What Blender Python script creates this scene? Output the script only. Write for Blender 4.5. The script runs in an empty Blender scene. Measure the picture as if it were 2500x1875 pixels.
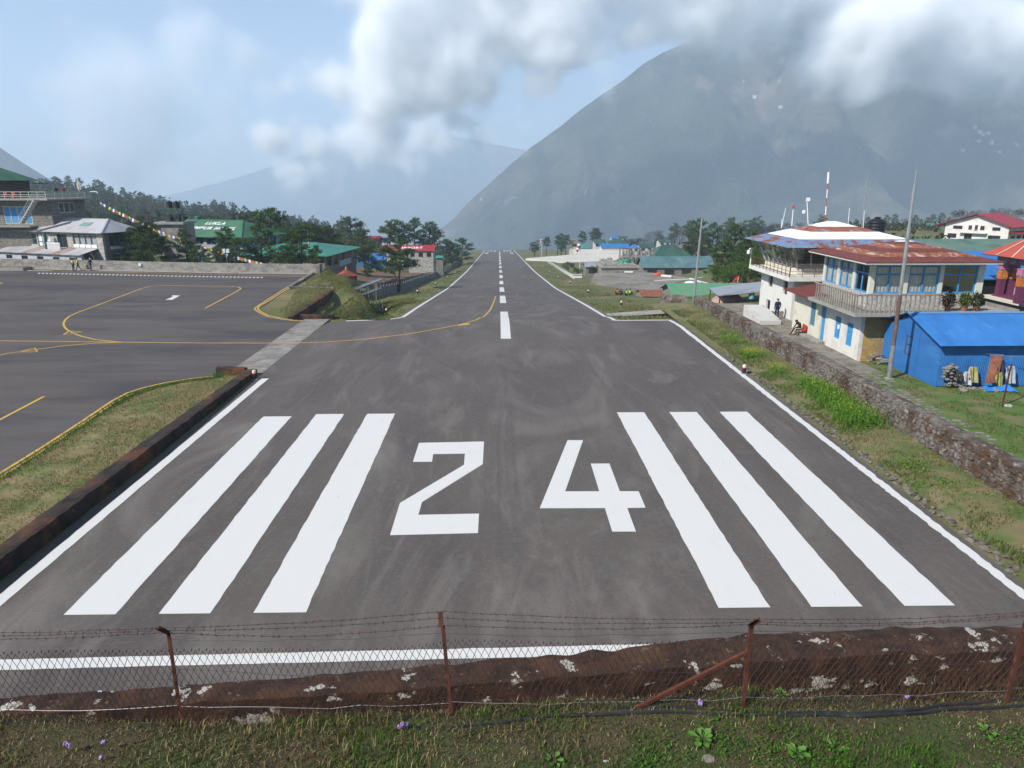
import bpy, bmesh, math, random
import numpy as np
from mathutils import Vector, Matrix, noise as mnoise
R = math.radians
S = bpy.context.scene
C = S.collection
random.seed(7); RNG = np.random.default_rng(7)

# ------------------------------------------------------------ camera, sky, sun, exposure
F, YH, CX, CY = 1733.0, 449.0, 1250.0, 937.5      # focal length and horizon row, in pixels of the 2500 px photograph
PITCH, YAW, CAMZ = math.atan((CY - YH) / F), math.atan(32 / F), 11.5
cd = bpy.data.cameras.new('camera'); cam = bpy.data.objects.new('camera', cd); C.objects.link(cam)
cd.sensor_width = 36; cd.lens = F / 2500 * 36; cd.clip_start = .1; cd.clip_end = 40000
cam.location = (0, 0, CAMZ); cam.rotation_euler = (math.pi / 2 - PITCH, 0, -YAW); S.camera = cam

SUN_EL, SUN_AZ = R(39), R(-126)                    # azimuth from +Y (down the runway), clockwise: sun on the left, a little behind
W = bpy.data.worlds.new('World'); S.world = W; W.use_nodes = True
sk = W.node_tree.nodes.new('ShaderNodeTexSky'); sk.sky_type = 'NISHITA'; sk.sun_disc = False
sk.sun_elevation = SUN_EL; sk.sun_rotation = SUN_AZ; sk.altitude = 2800; sk.dust_density = 2.2; sk.air_density = 1.0; sk.ozone_density = 1.0
W.node_tree.links.new(sk.outputs[0], W.node_tree.nodes['Background'].inputs[0])
W.node_tree.nodes['Background'].inputs[1].default_value = .105
sd = bpy.data.lights.new('sun', 'SUN'); sd.energy = 5.0; sd.angle = R(.5); sd.color = (1, .955, .89)
sun = bpy.data.objects.new('sun', sd); C.objects.link(sun)
SDIR = Vector((math.sin(SUN_AZ) * math.cos(SUN_EL), math.cos(SUN_AZ) * math.cos(SUN_EL), math.sin(SUN_EL)))
sun.rotation_euler = SDIR.to_track_quat('Z', 'Y').to_euler(); sun.location = (-60, 0, 90)
S.view_settings.view_transform = 'Standard'; S.view_settings.look = 'None'
S.view_settings.exposure = .56; S.view_settings.gamma = 1; S.view_settings.use_curve_mapping = False
cy = S.cycles
cy.use_denoising = True; cy.max_bounces = 24; cy.diffuse_bounces = 2; cy.glossy_bounces = 2; cy.transmission_bounces = 4
cy.volume_bounces = 18; cy.transparent_max_bounces = 12; cy.use_adaptive_sampling = True; cy.adaptive_threshold = .015
cy.caustics_reflective = False; cy.caustics_refractive = False

# ------------------------------------------------------------ pixels to places
RM = cam.rotation_euler.to_matrix(); CAM = Vector((0, 0, CAMZ))
def ray(px, py): return RM @ Vector(((px - CX) / F, -(py - CY) / F, -1))
def G(px, py, z=0.0):                              # where the ray meets the level z
    r = ray(px, py); return CAM + r * ((z - CAMZ) / r.z)
def atY(px, py, Y):                                # where it meets the plane y = Y
    r = ray(px, py); return CAM + r * (Y / r.y)
def atX(px, py, X):
    r = ray(px, py); return CAM + r * (X / r.x)
_py = np.arange(-60, 1000, 1.0)
_pz = np.interp(_py, [-60, 58, 80, 130, 205, 490, 560, 1000], [0, 0, -2.0, -6.9, -12.8, -32, -36.5, -62])
_kk = np.exp(-.5 * (np.arange(-18, 19) / 6.0) ** 2); _kk /= _kk.sum()
_pz = np.convolve(np.pad(_pz, 18, 'edge'), _kk, 'valid'); _pz *= np.clip((_py - 58) / 10, 0, 1)
def prof(y): return float(np.interp(y, _py, _pz))  # height of the runway along its length
def surf(x, y): return 0.0 if (x < -14.9 and y < 110) or y < 58 else prof(y)
def GP(px, py):                                    # where the ray meets the runway's own surface
    r = ray(px, py); lo, hi = 1.0, 900.0
    for _ in range(60):
        m = (lo + hi) / 2; p = CAM + r * (m / r.y)
        if p.z > surf(p.x, p.y): lo = m
        else: hi = m
    return CAM + r * (lo / r.y)
K = 2500 / 2212
def D2(pts): return [(x * K, y * K) for x, y in pts]

# ------------------------------------------------------------ materials
MATS = {}
def _n(nt, t, **kw):
    n = nt.nodes.new(t)
    for k, v in kw.items(): n.inputs[k].default_value = v
    return n
def pm(name, col, layers=(), rough=.85, bump=(0, 1), metal=0.0, spec=.3, tint=None, wave=None, trans=None):
    """procedural material; layers = (colour, noise scale, lo, hi[, stretch[, detail]]) mixed over the base where the noise lies above lo..hi"""
    if name in MATS: return MATS[name]
    m = bpy.data.materials.new(name); m.use_nodes = True; nt = m.node_tree; L = nt.links.new
    b = nt.nodes['Principled BSDF']; b.inputs['Roughness'].default_value = rough; b.inputs['Metallic'].default_value = metal
    b.inputs['Specular IOR Level'].default_value = spec
    geo = nt.nodes.new('ShaderNodeNewGeometry')
    rgb = nt.nodes.new('ShaderNodeRGB'); rgb.outputs[0].default_value = (*col, 1); cur = rgb.outputs[0]
    if tint:
        a = nt.nodes.new('ShaderNodeAttribute'); a.attribute_name = tint; cur = a.outputs['Color']
    for i, l in enumerate(layers):
        c2, sc, lo, hi = l[:4]; st = l[4] if len(l) > 4 else (1, 1, 1); det = l[5] if len(l) > 5 else 5
        mp = nt.nodes.new('ShaderNodeMapping'); mp.inputs['Scale'].default_value = st; mp.inputs['Location'].default_value = (i * 13.7, i * 7.1, i * 3.3); L(geo.outputs['Position'], mp.inputs['Vector'])
        nz = _n(nt, 'ShaderNodeTexNoise', Scale=sc, Detail=det, Roughness=.62); L(mp.outputs[0], nz.inputs['Vector'])
        if len(l) > 6: nz.inputs['Distortion'].default_value = l[6]
        mr = _n(nt, 'ShaderNodeMapRange'); mr.inputs['From Min'].default_value = lo; mr.inputs['From Max'].default_value = hi; L(nz.outputs['Fac'], mr.inputs['Value'])
        if len(l) > 7: mr.inputs['To Max'].default_value = l[7]
        mx = nt.nodes.new('ShaderNodeMix'); mx.data_type = 'RGBA'; L(mr.outputs[0], mx.inputs['Factor']); L(cur, mx.inputs['A']); mx.inputs['B'].default_value = (*c2, 1); cur = mx.outputs['Result']
    L(cur, b.inputs['Base Color'])
    if bump[0]:
        nz = _n(nt, 'ShaderNodeTexNoise', Scale=bump[1], Detail=6, Roughness=.65); L(geo.outputs['Position'], nz.inputs['Vector'])
        bp = _n(nt, 'ShaderNodeBump', Strength=bump[0], Distance=bump[2] if len(bump) > 2 else .05); L(nz.outputs['Fac'], bp.inputs['Height']); L(bp.outputs[0], b.inputs['Normal'])
    if trans:
        b.inputs['Transmission Weight'].default_value = trans
    MATS[name] = m; return m
def leafmat(name, tint='tint', tr=.35):
    if name in MATS: return MATS[name]
    m = bpy.data.materials.new(name); m.use_nodes = True; nt = m.node_tree; L = nt.links.new
    nt.nodes.remove(nt.nodes['Principled BSDF'])
    a = nt.nodes.new('ShaderNodeAttribute'); a.attribute_name = tint
    d = nt.nodes.new('ShaderNodeBsdfDiffuse'); t = nt.nodes.new('ShaderNodeBsdfTranslucent'); mx = nt.nodes.new('ShaderNodeMixShader'); mx.inputs[0].default_value = tr
    L(a.outputs['Color'], d.inputs['Color']); L(a.outputs['Color'], t.inputs['Color']); L(d.outputs[0], mx.inputs[1]); L(t.outputs[0], mx.inputs[2])
    L(mx.outputs[0], nt.nodes['Material Output'].inputs['Surface']); MATS[name] = m; return m

# ------------------------------------------------------------ things and meshes
def tag(o, label=None, cat=None, group=None, kind=None):
    for k, v in (('label', label), ('category', cat), ('group', group), ('kind', kind)):
        if v: o[k] = v
    return o
def thing(name, label, cat, loc=(0, 0, 0), group=None, rotz=0):
    o = bpy.data.objects.new(name, None); C.objects.link(o); o.location = loc; o.rotation_euler.z = rotz
    o.empty_display_size = .3
    return tag(o, label, cat, group)
def copy_tree(o, parent=None):
    c = o.copy(); C.objects.link(c)
    if parent: c.parent = parent
    for ch in list(o.children): copy_tree(ch, c)
    return c
def mesh_obj(name, me, mat=None, parent=None, smooth=False):
    o = bpy.data.objects.new(name, me); C.objects.link(o)
    if mat is not None:
        for m_ in (mat if isinstance(mat, (list, tuple)) else [mat]): me.materials.append(m_)
    if parent: o.parent = parent
    if smooth: me.polygons.foreach_set('use_smooth', [True] * len(me.polygons))
    return o
def np_mesh(name, V, Fc, col=None):
    """fast mesh from arrays: V (n,3), Fc (m,k), col (n,3) as a colour attribute 'tint'"""
    me = bpy.data.meshes.new(name); V = np.asarray(V, np.float32); Fc = np.asarray(Fc, np.int32); m, k = Fc.shape
    me.vertices.add(len(V)); me.vertices.foreach_set('co', V.ravel())
    me.loops.add(m * k); me.loops.foreach_set('vertex_index', Fc.ravel())
    me.polygons.add(m); me.polygons.foreach_set('loop_start', np.arange(0, m * k, k, dtype=np.int32)); me.polygons.foreach_set('loop_total', np.full(m, k, np.int32))
    if col is not None:
        a = me.color_attributes.new('tint', 'FLOAT_COLOR', 'POINT'); c4 = np.ones((len(V), 4), np.float32); c4[:, :3] = col; a.data.foreach_set('color', c4.ravel())
    me.update(calc_edges=True); return me
class MB:
    """collects shapes in world coordinates; build() makes ONE mesh object, relative to its parent's place"""
    def __init__(s): s.v = []; s.f = []; s.m = []
    def add(s, vs, fs, mi=0):
        b = len(s.v); s.v += [tuple(p) for p in vs]; s.f += [tuple(i + b for i in f) for f in fs]; s.m += [mi] * len(fs); return s
    def box(s, x0, x1, y0, y1, z0, z1, mi=0):
        return s.add([(x0, y0, z0), (x1, y0, z0), (x1, y1, z0), (x0, y1, z0), (x0, y0, z1), (x1, y0, z1), (x1, y1, z1), (x0, y1, z1)],
                     [(0, 3, 2, 1), (4, 5, 6, 7), (0, 1, 5, 4), (1, 2, 6, 5), (2, 3, 7, 6), (3, 0, 4, 7)], mi)
    def bar(s, p, q, w, h=None, mi=0, up=(0, 0, 1)):
        p, q = Vector(p), Vector(q); d = (q - p).normalized(); u = Vector(up)
        if abs(d.dot(u)) > .98: u = Vector((1, 0, 0))
        a = d.cross(u).normalized() * (w / 2); b = a.cross(d).normalized() * ((h or w) / 2)
        vs = [e + i * a + j * b for e in (p, q) for i, j in ((-1, -1), (1, -1), (1, 1), (-1, 1))]
        return s.add(vs, [(0, 1, 2, 3), (7, 6, 5, 4), (0, 4, 5, 1), (1, 5, 6, 2), (2, 6, 7, 3), (3, 7, 4, 0)], mi)
    def tube(s, pts, r, n=6, mi=0, cap=True):
        pts = [Vector(p) for p in pts]; rs = r if isinstance(r, (list, tuple)) else [r] * len(pts); rings = []
        for i, p in enumerate(pts):
            d = (pts[min(i + 1, len(pts) - 1)] - pts[max(i - 1, 0)]).normalized()
            u = Vector((0, 0, 1)) if abs(d.z) < .9 else Vector((1, 0, 0)); a = d.cross(u).normalized(); b = d.cross(a)
            rings.append([p + (a * math.cos(2 * math.pi * k / n) + b * math.sin(2 * math.pi * k / n)) * rs[i] for k in range(n)])
        fs = [(i * n + k, i * n + (k + 1) % n, (i + 1) * n + (k + 1) % n, (i + 1) * n + k) for i in range(len(pts) - 1) for k in range(n)]
        if cap: fs += [tuple(range(n - 1, -1, -1)), tuple((len(pts) - 1) * n + k for k in range(n))]
        return s.add([v for g in rings for v in g], fs, mi)
    def lathe(s, c, prof_, n=12, mi=0):
        c = Vector(c); vs = [c + Vector((r * math.cos(2 * math.pi * k / n), r * math.sin(2 * math.pi * k / n), z)) for r, z in prof_ for k in range(n)]; m_ = len(prof_)
        fs = [(i * n + k, i * n + (k + 1) % n, (i + 1) * n + (k + 1) % n, (i + 1) * n + k) for i in range(m_ - 1) for k in range(n)]
        return s.add(vs, fs + [tuple(range(n - 1, -1, -1)), tuple((m_ - 1) * n + k for k in range(n))], mi)
    def prism(s, poly, z0, z1, mi=0):
        n = len(poly); return s.add([(x, y, z0) for x, y in poly] + [(x, y, z1) for x, y in poly],
            [tuple(range(n - 1, -1, -1)), tuple(range(n, 2 * n))] + [(i, (i + 1) % n, n + (i + 1) % n, n + i) for i in range(n)], mi)
    def slab(s, quad, t, mi=0):                     # a flat sheet of thickness t below the given corners
        q = [Vector(p) for p in quad]; nrm = (q[1] - q[0]).cross(q[-1] - q[0]).normalized()
        if nrm.z < 0: nrm = -nrm
        n = len(q); lo = [p - nrm * t for p in q]
        return s.add(q + lo, [tuple(range(n)), tuple(range(2 * n - 1, n - 1, -1))] + [(i, n + i, n + (i + 1) % n, (i + 1) % n) for i in range(n)], mi)
    def corr(s, p0, p1, p2, p3, pitch=.12, amp=.015, mi=0, t=.006):   # corrugated sheet: waves run from edge p0p1 to edge p3p2
        p0, p1, p2, p3 = map(Vector, (p0, p1, p2, p3)); n = max(2, int((p1 - p0).length / pitch * 4)); nm = (p1 - p0).cross(p3 - p0).normalized()
        if nm.z < 0: nm = -nm
        top = []
        for i in range(n + 1):
            u = i / n; w = nm * (amp * math.sin(i * math.pi / 2)); top += [p0.lerp(p1, u) + w, p3.lerp(p2, u) + w]
        return s.add(top, [(2 * i, 2 * i + 2, 2 * i + 3, 2 * i + 1) for i in range(n)], mi)
    def build(s, name, mat, parent=None, smooth=False, label=None, kind=None):
        o0 = Vector((0, 0, 0)); q = parent
        while q is not None: o0 += q.location; q = q.parent
        me = bpy.data.meshes.new(name); me.from_pydata([(x - o0.x, y - o0.y, z - o0.z) for x, y, z in s.v], [], s.f)
        bm = bmesh.new(); bm.from_mesh(me); bmesh.ops.recalc_face_normals(bm, faces=bm.faces); bm.to_mesh(me); bm.free()
        if any(s.m): me.polygons.foreach_set('material_index', s.m)
        o = mesh_obj(name, me, mat, parent, smooth)
        return tag(o, label, kind=kind)
def part(name, mat, parent, fn, **kw):
    b = MB(); fn(b); return b.build(name, mat, parent, **kw)
def P_box(name, mat, parent, *a, **kw): return MB().box(*a).build(name, mat, parent, **kw)

def fbm(x, y, s, z=0.0, o=5): return mnoise.fractal(Vector((x * s, y * s, z)), 1.0, 2.0, o)
def sst(a, b, x):
    t = min(1, max(0, (x - a) / (b - a))); return t * t * (3 - 2 * t)

# ============================================================ THE SETTING
def zoomer(ox, oy, s): return lambda pts: [(ox + x * s, oy + y * s) for x, y in pts]
zA = zoomer(0, 620, 800 / 2212); zN = zoomer(900, 1040, 720 / 2212); zL = zoomer(560, 640, 400 / 2212)
z1 = zoomer(0, 350, 450 / 2196); z2 = zoomer(350, 450, 450 / 2196); z3 = zoomer(700, 500, 500 / 2212); z4 = zoomer(1150, 500, 500 / 2212)
z5 = zoomer(1600, 400, 450 / 2196); z6 = zoomer(1800, 500, 400 / 2212); z7 = zoomer(2050, 500, 450 / 2196); z8 = zoomer(1900, 700, 600 / 2212)

_sk = lambda a: float(np.interp(a, [-1.6, -.9, -.72, -.587, -.53, -.47, -.43, -.38, -.33, -.29, -.24, -.206, -.18, -.12], [70, 45, 14, 4, -1, -8, -12, -13, -17, -21, -26, -31, -45, -90]))
def T(x, y):
    """height of the ground"""
    p = prof(y); a = x / max(y, 60.0)
    if y > 500: p -= (y - 500) * .9 * (1 - .0)
    if x < 0:
        k = 1 - .38 * sst(.12, .34, -a); z = p * k
        if 62 < y < 110 and x < -11.2:
            xm = float(np.interp(y, [62, 64, 70, 75, 83, 86, 89, 92, 97, 110], [-15.6, -14.4, -13.7, -14.6, -17.6, -18.2, -18.2, -20.8, -23.6, -26])); ditch = prof(y) - 1.1 * sst(62.5, 68, y)
            if x < xm:
                z = .02 + (.26 * sst(82, 86, y) * sst(97, 93, y) + .12) * sst(0.1, 1.3, x - float(np.interp(y, [62, 64, 66, 70, 78, 94.9, 97], [-17.3, -19.4, -20.5, -20.9, -22.3, -24.0, -24]))) * (1 + fbm(x, y, .35, 4.4) * 1.2)
                if y > 97: z = .02 + (prof(y) * k - .02) * sst(97, 112, y)
                if y < 79.5: z -= (1.3 + .1) * sst(-18.5, -18.2, x) * sst(-15.2, -16.2, x) * sst(62.3, 62.9, y) * sst(79.5, 77, y)
            else: z = .05 + (ditch - .05) * sst(xm, xm + 2.6, x) if x < xm + 2.6 else ditch + (prof(y) - ditch) * sst(xm + 2.6, max(-11.3, xm + 3.2), x)
        elif y >= 110 and x < -12 and y < 330:
            z -= .9 * sst(-12, -14, x) * sst(-22, -17, x) * sst(330, 250, y)
        if a < -.1 and y > 230:
            t = sst(240, 600, y); z = z + (_sk(a) - z) * t
            if y > 600: z -= (y - 600) * .7
        elif y > 330 and x < -14: z -= sst(330, 460, y) * 45 * sst(-14, -60, x)
    else:
        f = sst(.22, .5, a); k = 1 - f * (1 - (.08 + .42 * sst(150, 420, y))); z = p * k
        if x > 18: z = z * sst(0, 1, max(0, (y - 58) / 30)) if y < 88 else z
        if y > 560: z -= (y - 560) * .55 * (1 if x > 80 else 0)
    if y < 58: z = 0.0
    if -9 < x - .4 < 10 and y < 495: z = p - .2
    w = sst(66, 110, y) if (x < -28 or x > 22) else sst(66, 90, y) * .35
    if (-11 < x - .4 < 12 and y < 500) or (x < -12 and y < 101): w = 0
    z += w * (fbm(x, y, .03, 2.0) * .8 + fbm(x, y, .2, 5.0, 3) * .18)
    if y > 900 or abs(x) > 700: z = min(z, -60)
    return z - .05
TX = np.unique(np.concatenate([[-7500, -4000, -2000, -1100], np.arange(-700, -100, 14), np.arange(-100, -30, 3.0), np.arange(-30, 30, 1.0), np.arange(30, 120, 4.0), np.arange(120, 720, 14), [1100, 2000, 4000, 7500]]))
TY = np.unique(np.concatenate([[-300, -100], np.arange(-30, 12, 6), np.arange(12, 130, 1.5), np.arange(130, 300, 4.0), np.arange(300, 720, 10), [760, 820, 900, 1000, 1300, 2000, 3500, 7500]]))
def ground_z(x, y):
    if abs(x) > 720 or y > 960: return -500.0
    return T(x, y)
V = np.array([(x, y, ground_z(x, y)) for y in TY for x in TX]); nx = len(TX)
idx = np.arange(len(TY) * nx).reshape(len(TY), nx)
Fq = np.stack([idx[:-1, :-1], idx[:-1, 1:], idx[1:, 1:], idx[1:, :-1]], -1).reshape(-1, 4)
M_ground = pm('ground_turf', (.13, .12, .045), [((.075, .12, .028), .35, .45, .6), ((.21, .16, .085), .12, .5, .66), ((.08, .135, .03), .07, .55, .68), ((.18, .14, .08), 2.5, .55, .75), ((.028, .04, .016), 6, .52, .8)], rough=.95, bump=(.8, 7, .08))
tag(mesh_obj('ground', np_mesh('ground', V, Fq), M_ground, smooth=True), kind='structure')

# ---- runway, apron, drain -------------------------------------------------
M_asph = pm('asphalt', (.096, .082, .073), [((.070, .059, .056), .13, .42, .62, (1, .4, 1), 6, 1.6, .8), ((.175, .156, .141), .17, .50, .73, (1, .3, 1), 7, 2.8, .8), ((.065, .057, .055), .5, .54, .68, (2.0, .12, 1), 5, .8, .55), ((.18, .16, .147), .5, .57, .78, (1.2, .22, 1), 6, 2.2, .5), ((.15, .128, .115), .5, .58, .8, (.4, 1.6, 1), 7, 2.0, .35), ((.14, .125, .115), 7, .5, .68, (1, 1, 1), 4, 0, .4), ((.055, .048, .045), 11, .54, .70, (1, 1, 1), 3, 0, .4), ((.22, .205, .19), 40, .60, .70, (1, 1, 1), 2, 0, .5)], rough=.82, bump=(.5, 30, .015), spec=.35)
M_apr = pm('apron_asphalt', (.090, .077, .070), [((.056, .05, .052), .2, .45, .62, (.35, 1.2, 1), 6, .8), ((.11, .104, .1), .25, .54, .75, (.3, 1.1, 1), 6, 1.0, .8), ((.042, .04, .04), .55, .66, .74, (.5, 1.4, 1), 6, .6), ((.12, .115, .11), 20, .62, .85, (1, 1, 1), 3, 0, .35)], rough=.85, bump=(.25, 50, .01), spec=.3)
M_white = pm('white_paint', (.585, .58, .56), [((.50, .50, .49), .9, .58, .85, (1, .5, 1), 6, 0, .6), ((.25, .24, .23), 4, .665, .74, (1.6, .4, 1), 9, 0, .55), ((.2, .19, .18), 26, .66, .74, (1, 1, 1), 3, 0, .5)], rough=.7, bump=(.15, 30, .01))
M_yellow = pm('yellow_paint', (.52, .33, .06), [((.34, .23, .07), 3, .5, .75), ((.16, .13, .09), 12, .62, .8, (1, 1, 1), 5, 0, .7)], rough=.8)
M_drain = pm('drain_concrete', (.235, .22, .195), [((.15, .14, .125), .9, .46, .62, (1, .8, 1), 7), ((.33, .315, .285), 1.1, .56, .68, (.5, 1.8, 1), 8), ((.10, .092, .08), 4, .56, .7, (.6, 1.6, 1), 6, 0, .8)], rough=.92, bump=(.8, 7, .04))
M_conc = pm('concrete', (.30, .285, .26), [((.20, .19, .17), .8, .48, .7), ((.38, .36, .33), 1.6, .58, .78, (.6, 1.6, 1)), ((.13, .125, .11), 5, .6, .8, (1, 1, 1), 5, 0, .7)], rough=.9, bump=(.5, 9, .03))
rows = []
for y in list(np.arange(10, 56, 2.6)) + list(np.arange(56, 62.3, .45)) + [62.35]: rows.append((y, -14.95, 15.62))
rows += [(62.4, -14.9, 10.75), (62.75, -13.0, 10.75), (63.3, -11.3, 10.75), (64.2, -10.1, 10.75), (64.8, -9.9, 10.75), (65.5, -9.75, 10.75), (66.2, -9.72, 10.75)]
rows += [(y, -9.7, 10.75) for y in list(np.arange(66.9, 76, .7)) + list(np.arange(76, 130, 1.5)) + list(np.arange(130, 300, 5)) + list(np.arange(300, 494, 9))]
b = MB(); nseg = 6
for y, x0, x1 in rows: b.v += [(x0 + (x1 - x0) * i / nseg, y, prof(y)) for i in range(nseg + 1)]
b.f = [(j * (nseg + 1) + i, j * (nseg + 1) + i + 1, (j + 1) * (nseg + 1) + i + 1, (j + 1) * (nseg + 1) + i) for j in range(len(rows) - 1) for i in range(nseg)]
for j in range(len(rows) - 1):                                   # thickness at the edges
    for i in (0, nseg):
        p, q = b.v[j * (nseg + 1) + i], b.v[(j + 1) * (nseg + 1) + i]; k = len(b.v); b.v += [(p[0], p[1], p[2] - .3), (q[0], q[1], q[2] - .3)]
        b.f.append((j * (nseg + 1) + i, k, k + 1, (j + 1) * (nseg + 1) + i))
b.m = [0] * len(b.f); runway = b.build('runway', M_asph, kind='structure')
APR = [(-17.2, 43.9), (-17.2, 62.2)] + [tuple(G(*p).xy) for p in zL([(1030, 800), (780, 775), (560, 715), (445, 655), (400, 622), (470, 590), (745, 395), (1140, 150)])] + [(-24.2, 96.2), (-45, 98.2), (-68, 99.5), (-130, 103), (-130, 14)] + [tuple(G(*p).xy) for p in zA([(0, 1515), (400, 1255), (640, 1095), (860, 945), (1060, 885), (1290, 842), (1485, 828)])]
apron = MB().prism(APR, -.25, -.004).build('apron', M_apr, kind='structure')
drain = MB().box(-17.18, -14.97, 43.6, 62.2, -.2, .006).build('drain', M_drain, kind='structure')

def ribbon(name, pts, w, mat, parent, dz=.009, jit=.012, step=1.2, closed=False):
    """a painted line that follows the surface under it"""
    pts = [Vector((p[0], p[1], 0)) for p in pts]
    if closed: pts.append(pts[0].copy())
    q = []
    for a, b_ in zip(pts[:-1], pts[1:]):
        n = max(1, int((b_ - a).length / (min(step, .45) if a.y < 75 else step))); q += [a.lerp(b_, i / n) for i in range(n)]
    q.append(pts[-1]); V = []
    for i, p in enumerate(q):
        d = (q[min(i + 1, len(q) - 1)] - q[max(i - 1, 0)]).normalized(); nn = Vector((-d.y, d.x, 0)); z = surf(p.x, p.y) + dz
        for s_ in (-1, 1):
            e = p + nn * s_ * (w / 2 + random.uniform(-jit, jit)); V.append((e.x, e.y, z))
    m = MB(); m.add(V, [(2 * i, 2 * i + 1, 2 * i + 3, 2 * i + 2) for i in range(len(q) - 1)]); return m.build(name, mat, parent)
def poly_mark(name, poly, mat, parent, dz=.006):
    m = MB(); m.add([(x, y, surf(x, y) + dz) for x, y in poly], [tuple(range(len(poly)))]); o = m.build(name, mat, parent)
    bm = bmesh.new(); bm.from_mesh(o.data); bmesh.ops.triangulate(bm, faces=bm.faces)
    for f in bm.faces:
        if f.normal.z < 0: f.normal_flip()
    bm.to_mesh(o.data); bm.free(); return o
for i, x in enumerate((-11.37, -8.75, -6.12, 6.88, 9.5, 12.15)):   # six threshold stripes
    y1 = 34.85 if i == 0 else 35.2
    ribbon('threshold_stripe', [(x - .03 * (i < 3) , 17.42), (x + (.1 if i > 3 else -.03), y1)], 1.44, M_white, runway, jit=.018, step=.35)
poly_mark('number_marking', [tuple(G(*p).xy) for p in zN([(332, 270), (378, 127), (865, 117), (856, 287), (400, 572), (373, 667), (828, 658), (820, 804), (160, 820), (235, 578), (715, 292), (722, 208), (484, 212), (475, 269)])], M_white, runway)
poly_mark('number_marking', [tuple(G(*p).xy) for p in zN([(1492, 107), (1608, 107), (1474, 491), (1730, 491), (1666, 283), (1806, 282), (1884, 490), (2025, 490), (2077, 614), (1940, 616), (2005, 793), (1827, 793), (1772, 617), (1283, 618)])], M_white, runway)
ribbon('edge_line', [(-14.36, 14.2), (-14.36, 42.3)], .42, M_white, runway, step=.5)
ribbon('edge_line', [(15.2, 14.2), (15.2, 30)], .34, M_white, runway, step=.2, jit=.035)
ribbon('edge_line', [(15.2, 30), (15.2, 62.1)], .34, M_white, runway, step=.5, jit=.03)
ribbon('edge_line', [(15.35, 62.15), (10.3, 62.15)], .3, M_white, runway)
ribbon('edge_line', [(10.3, 62.1), (10.3, 130), (10.3, 488)], .36, M_white, runway, step=2)
ribbon('edge_line', [(-14.6, 62.25), (-12.9, 62.55), (-11.1, 63.15), (-9.9, 64.2), (-9.35, 65.6), (-9.3, 70), (-9.3, 488)], .34, M_white, runway, step=2)
ribbon('threshold_line', [(-14.3, 15.27), (15.1, 15.85)], .40, M_white, runway, step=.5)
for ya, yb in ((761, 827), (722, 740), (701.5, 712.5), (685.8, 694), (671.8, 679), (659.6, 665.7), (649.2, 654.8), (641, 645.8), (634.5, 638.3), (629, 632.5), (625, 627.7), (621.6, 623.6), (618.6, 620.4), (616, 617.6), (613.6, 615)):
    p, q = GP(1232, ya), GP(1232, yb); ribbon('centre_dash', [(.52, q.y), (.52, p.y)], .78, M_white, runway, step=2)
for i, x in enumerate((-6.9, -4.7, -2.4, 3.6, 5.6, 7.6)): ribbon('threshold_stripe', [(x, 462), (x, 479)], 1.5, M_white, runway, step=4)
for x in (-2.5, 3.6): ribbon('number_marking', [(x, 448), (x, 455)], 1.2, M_white, runway, step=4)
for x in (-7.0, 7.4): ribbon('aiming_marking', [(x, 405), (x, 423)], 1.9, M_white, runway, step=4)
def yline(pts, w=.16, par=apron): return ribbon('yellow_line', [tuple((GP if par is runway else G)(*p).xy) for p in pts], w, M_yellow, par, dz=.015 if par is runway else .004, step=.7, jit=.006)
taxi = D2([(-60, 736), (140, 738), (265, 739.5), (400, 741), (560, 741.5), (640, 741), (700, 739.5), (790, 733), (880, 722), (960, 708), (1005, 699), (1030, 691), (1050, 680), (1060, 668), (1067, 652), (1071, 640)])
yline(taxi, .17, runway)
poly_mark('yellow_arrow', [tuple(GP(*p).xy) for p in zoomer(600, 700, 1000 / 2212)([(1140, 213), (1172, 199), (1212, 200), (1205, 206)])], M_yellow, runway, .02)
yline(zA([(825, 595), (760, 590), (640, 577), (540, 553), (490, 532), (452, 510), (435, 492), (428, 470), (440, 445), (470, 420), (530, 393), (700, 330), (880, 262), (960, 232), (1010, 219), (1080, 212), (1280, 215), (1560, 219), (1605, 222), (1628, 232), (1600, 252), (1385, 367)]))
yline(zA([(-60, 695), (60, 670), (240, 645), (420, 621), (640, 602), (825, 596)]))
for tri in ([(428, 545), (468, 519), (556, 527)], [(125, 662), (232, 634), (252, 660)]):
    q = zA(tri); yline(q + [q[0]], .14)
yline(zA([(-60, 1150), (298, 961)]), .17)
yline(zA([(-60, 210), (-20, 207), (15, 199), (0, 192), (-60, 190)]), .16)
for off in (0, 1):                                                # double line round the near grass triangle, and round the far one
    yline(zA([(-60, 1520 + off * 32), (0, 1480 + off * 30), (300, 1295 + off * 26), (560, 1125 + off * 24), (760, 990 + off * 22), (860, 938 + off * 18), (960, 905 + off * 14), (1120, 868 + off * 11), (1300, 840 + off * 9), (1483, 822 + off * 8)]), .15)
    k = off
    yline(zL([(1010 - 15 * k, 200 + 30 * k), (800 - 5 * k, 325 + 30 * k), (560, 478 + 26 * k), (400, 580 + 14 * k), (340 + 45 * k, 622), (345 + 45 * k, 640), (400 + 25 * k, 680 - 12 * k), (520, 735 - 18 * k), (700, 770 - 13 * k), (860, 790 - 8 * k), (1035, 795 - 6 * k)]), .15)
yline(zL([(-3000, 105), (-1500, 135), (-700, 157), (0, 172), (500, 181), (1010, 193)]), .2)
for i in range(58):                                               # the dashed white line along the far side of the apron
    x = 440 - i * 52.3 - max(0, i - 9) * .5
    y = 208 - (440 - x) * .0165 - ((440 - x) / 3000) ** 2 * 8
    q = zL([(x, y + 6), (x - 27, y + 6), (x - 8, y - 6), (x + 19, y - 6)]); poly_mark('dash', [tuple(G(*p).xy) for p in q], M_white, apron, .003)
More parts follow.
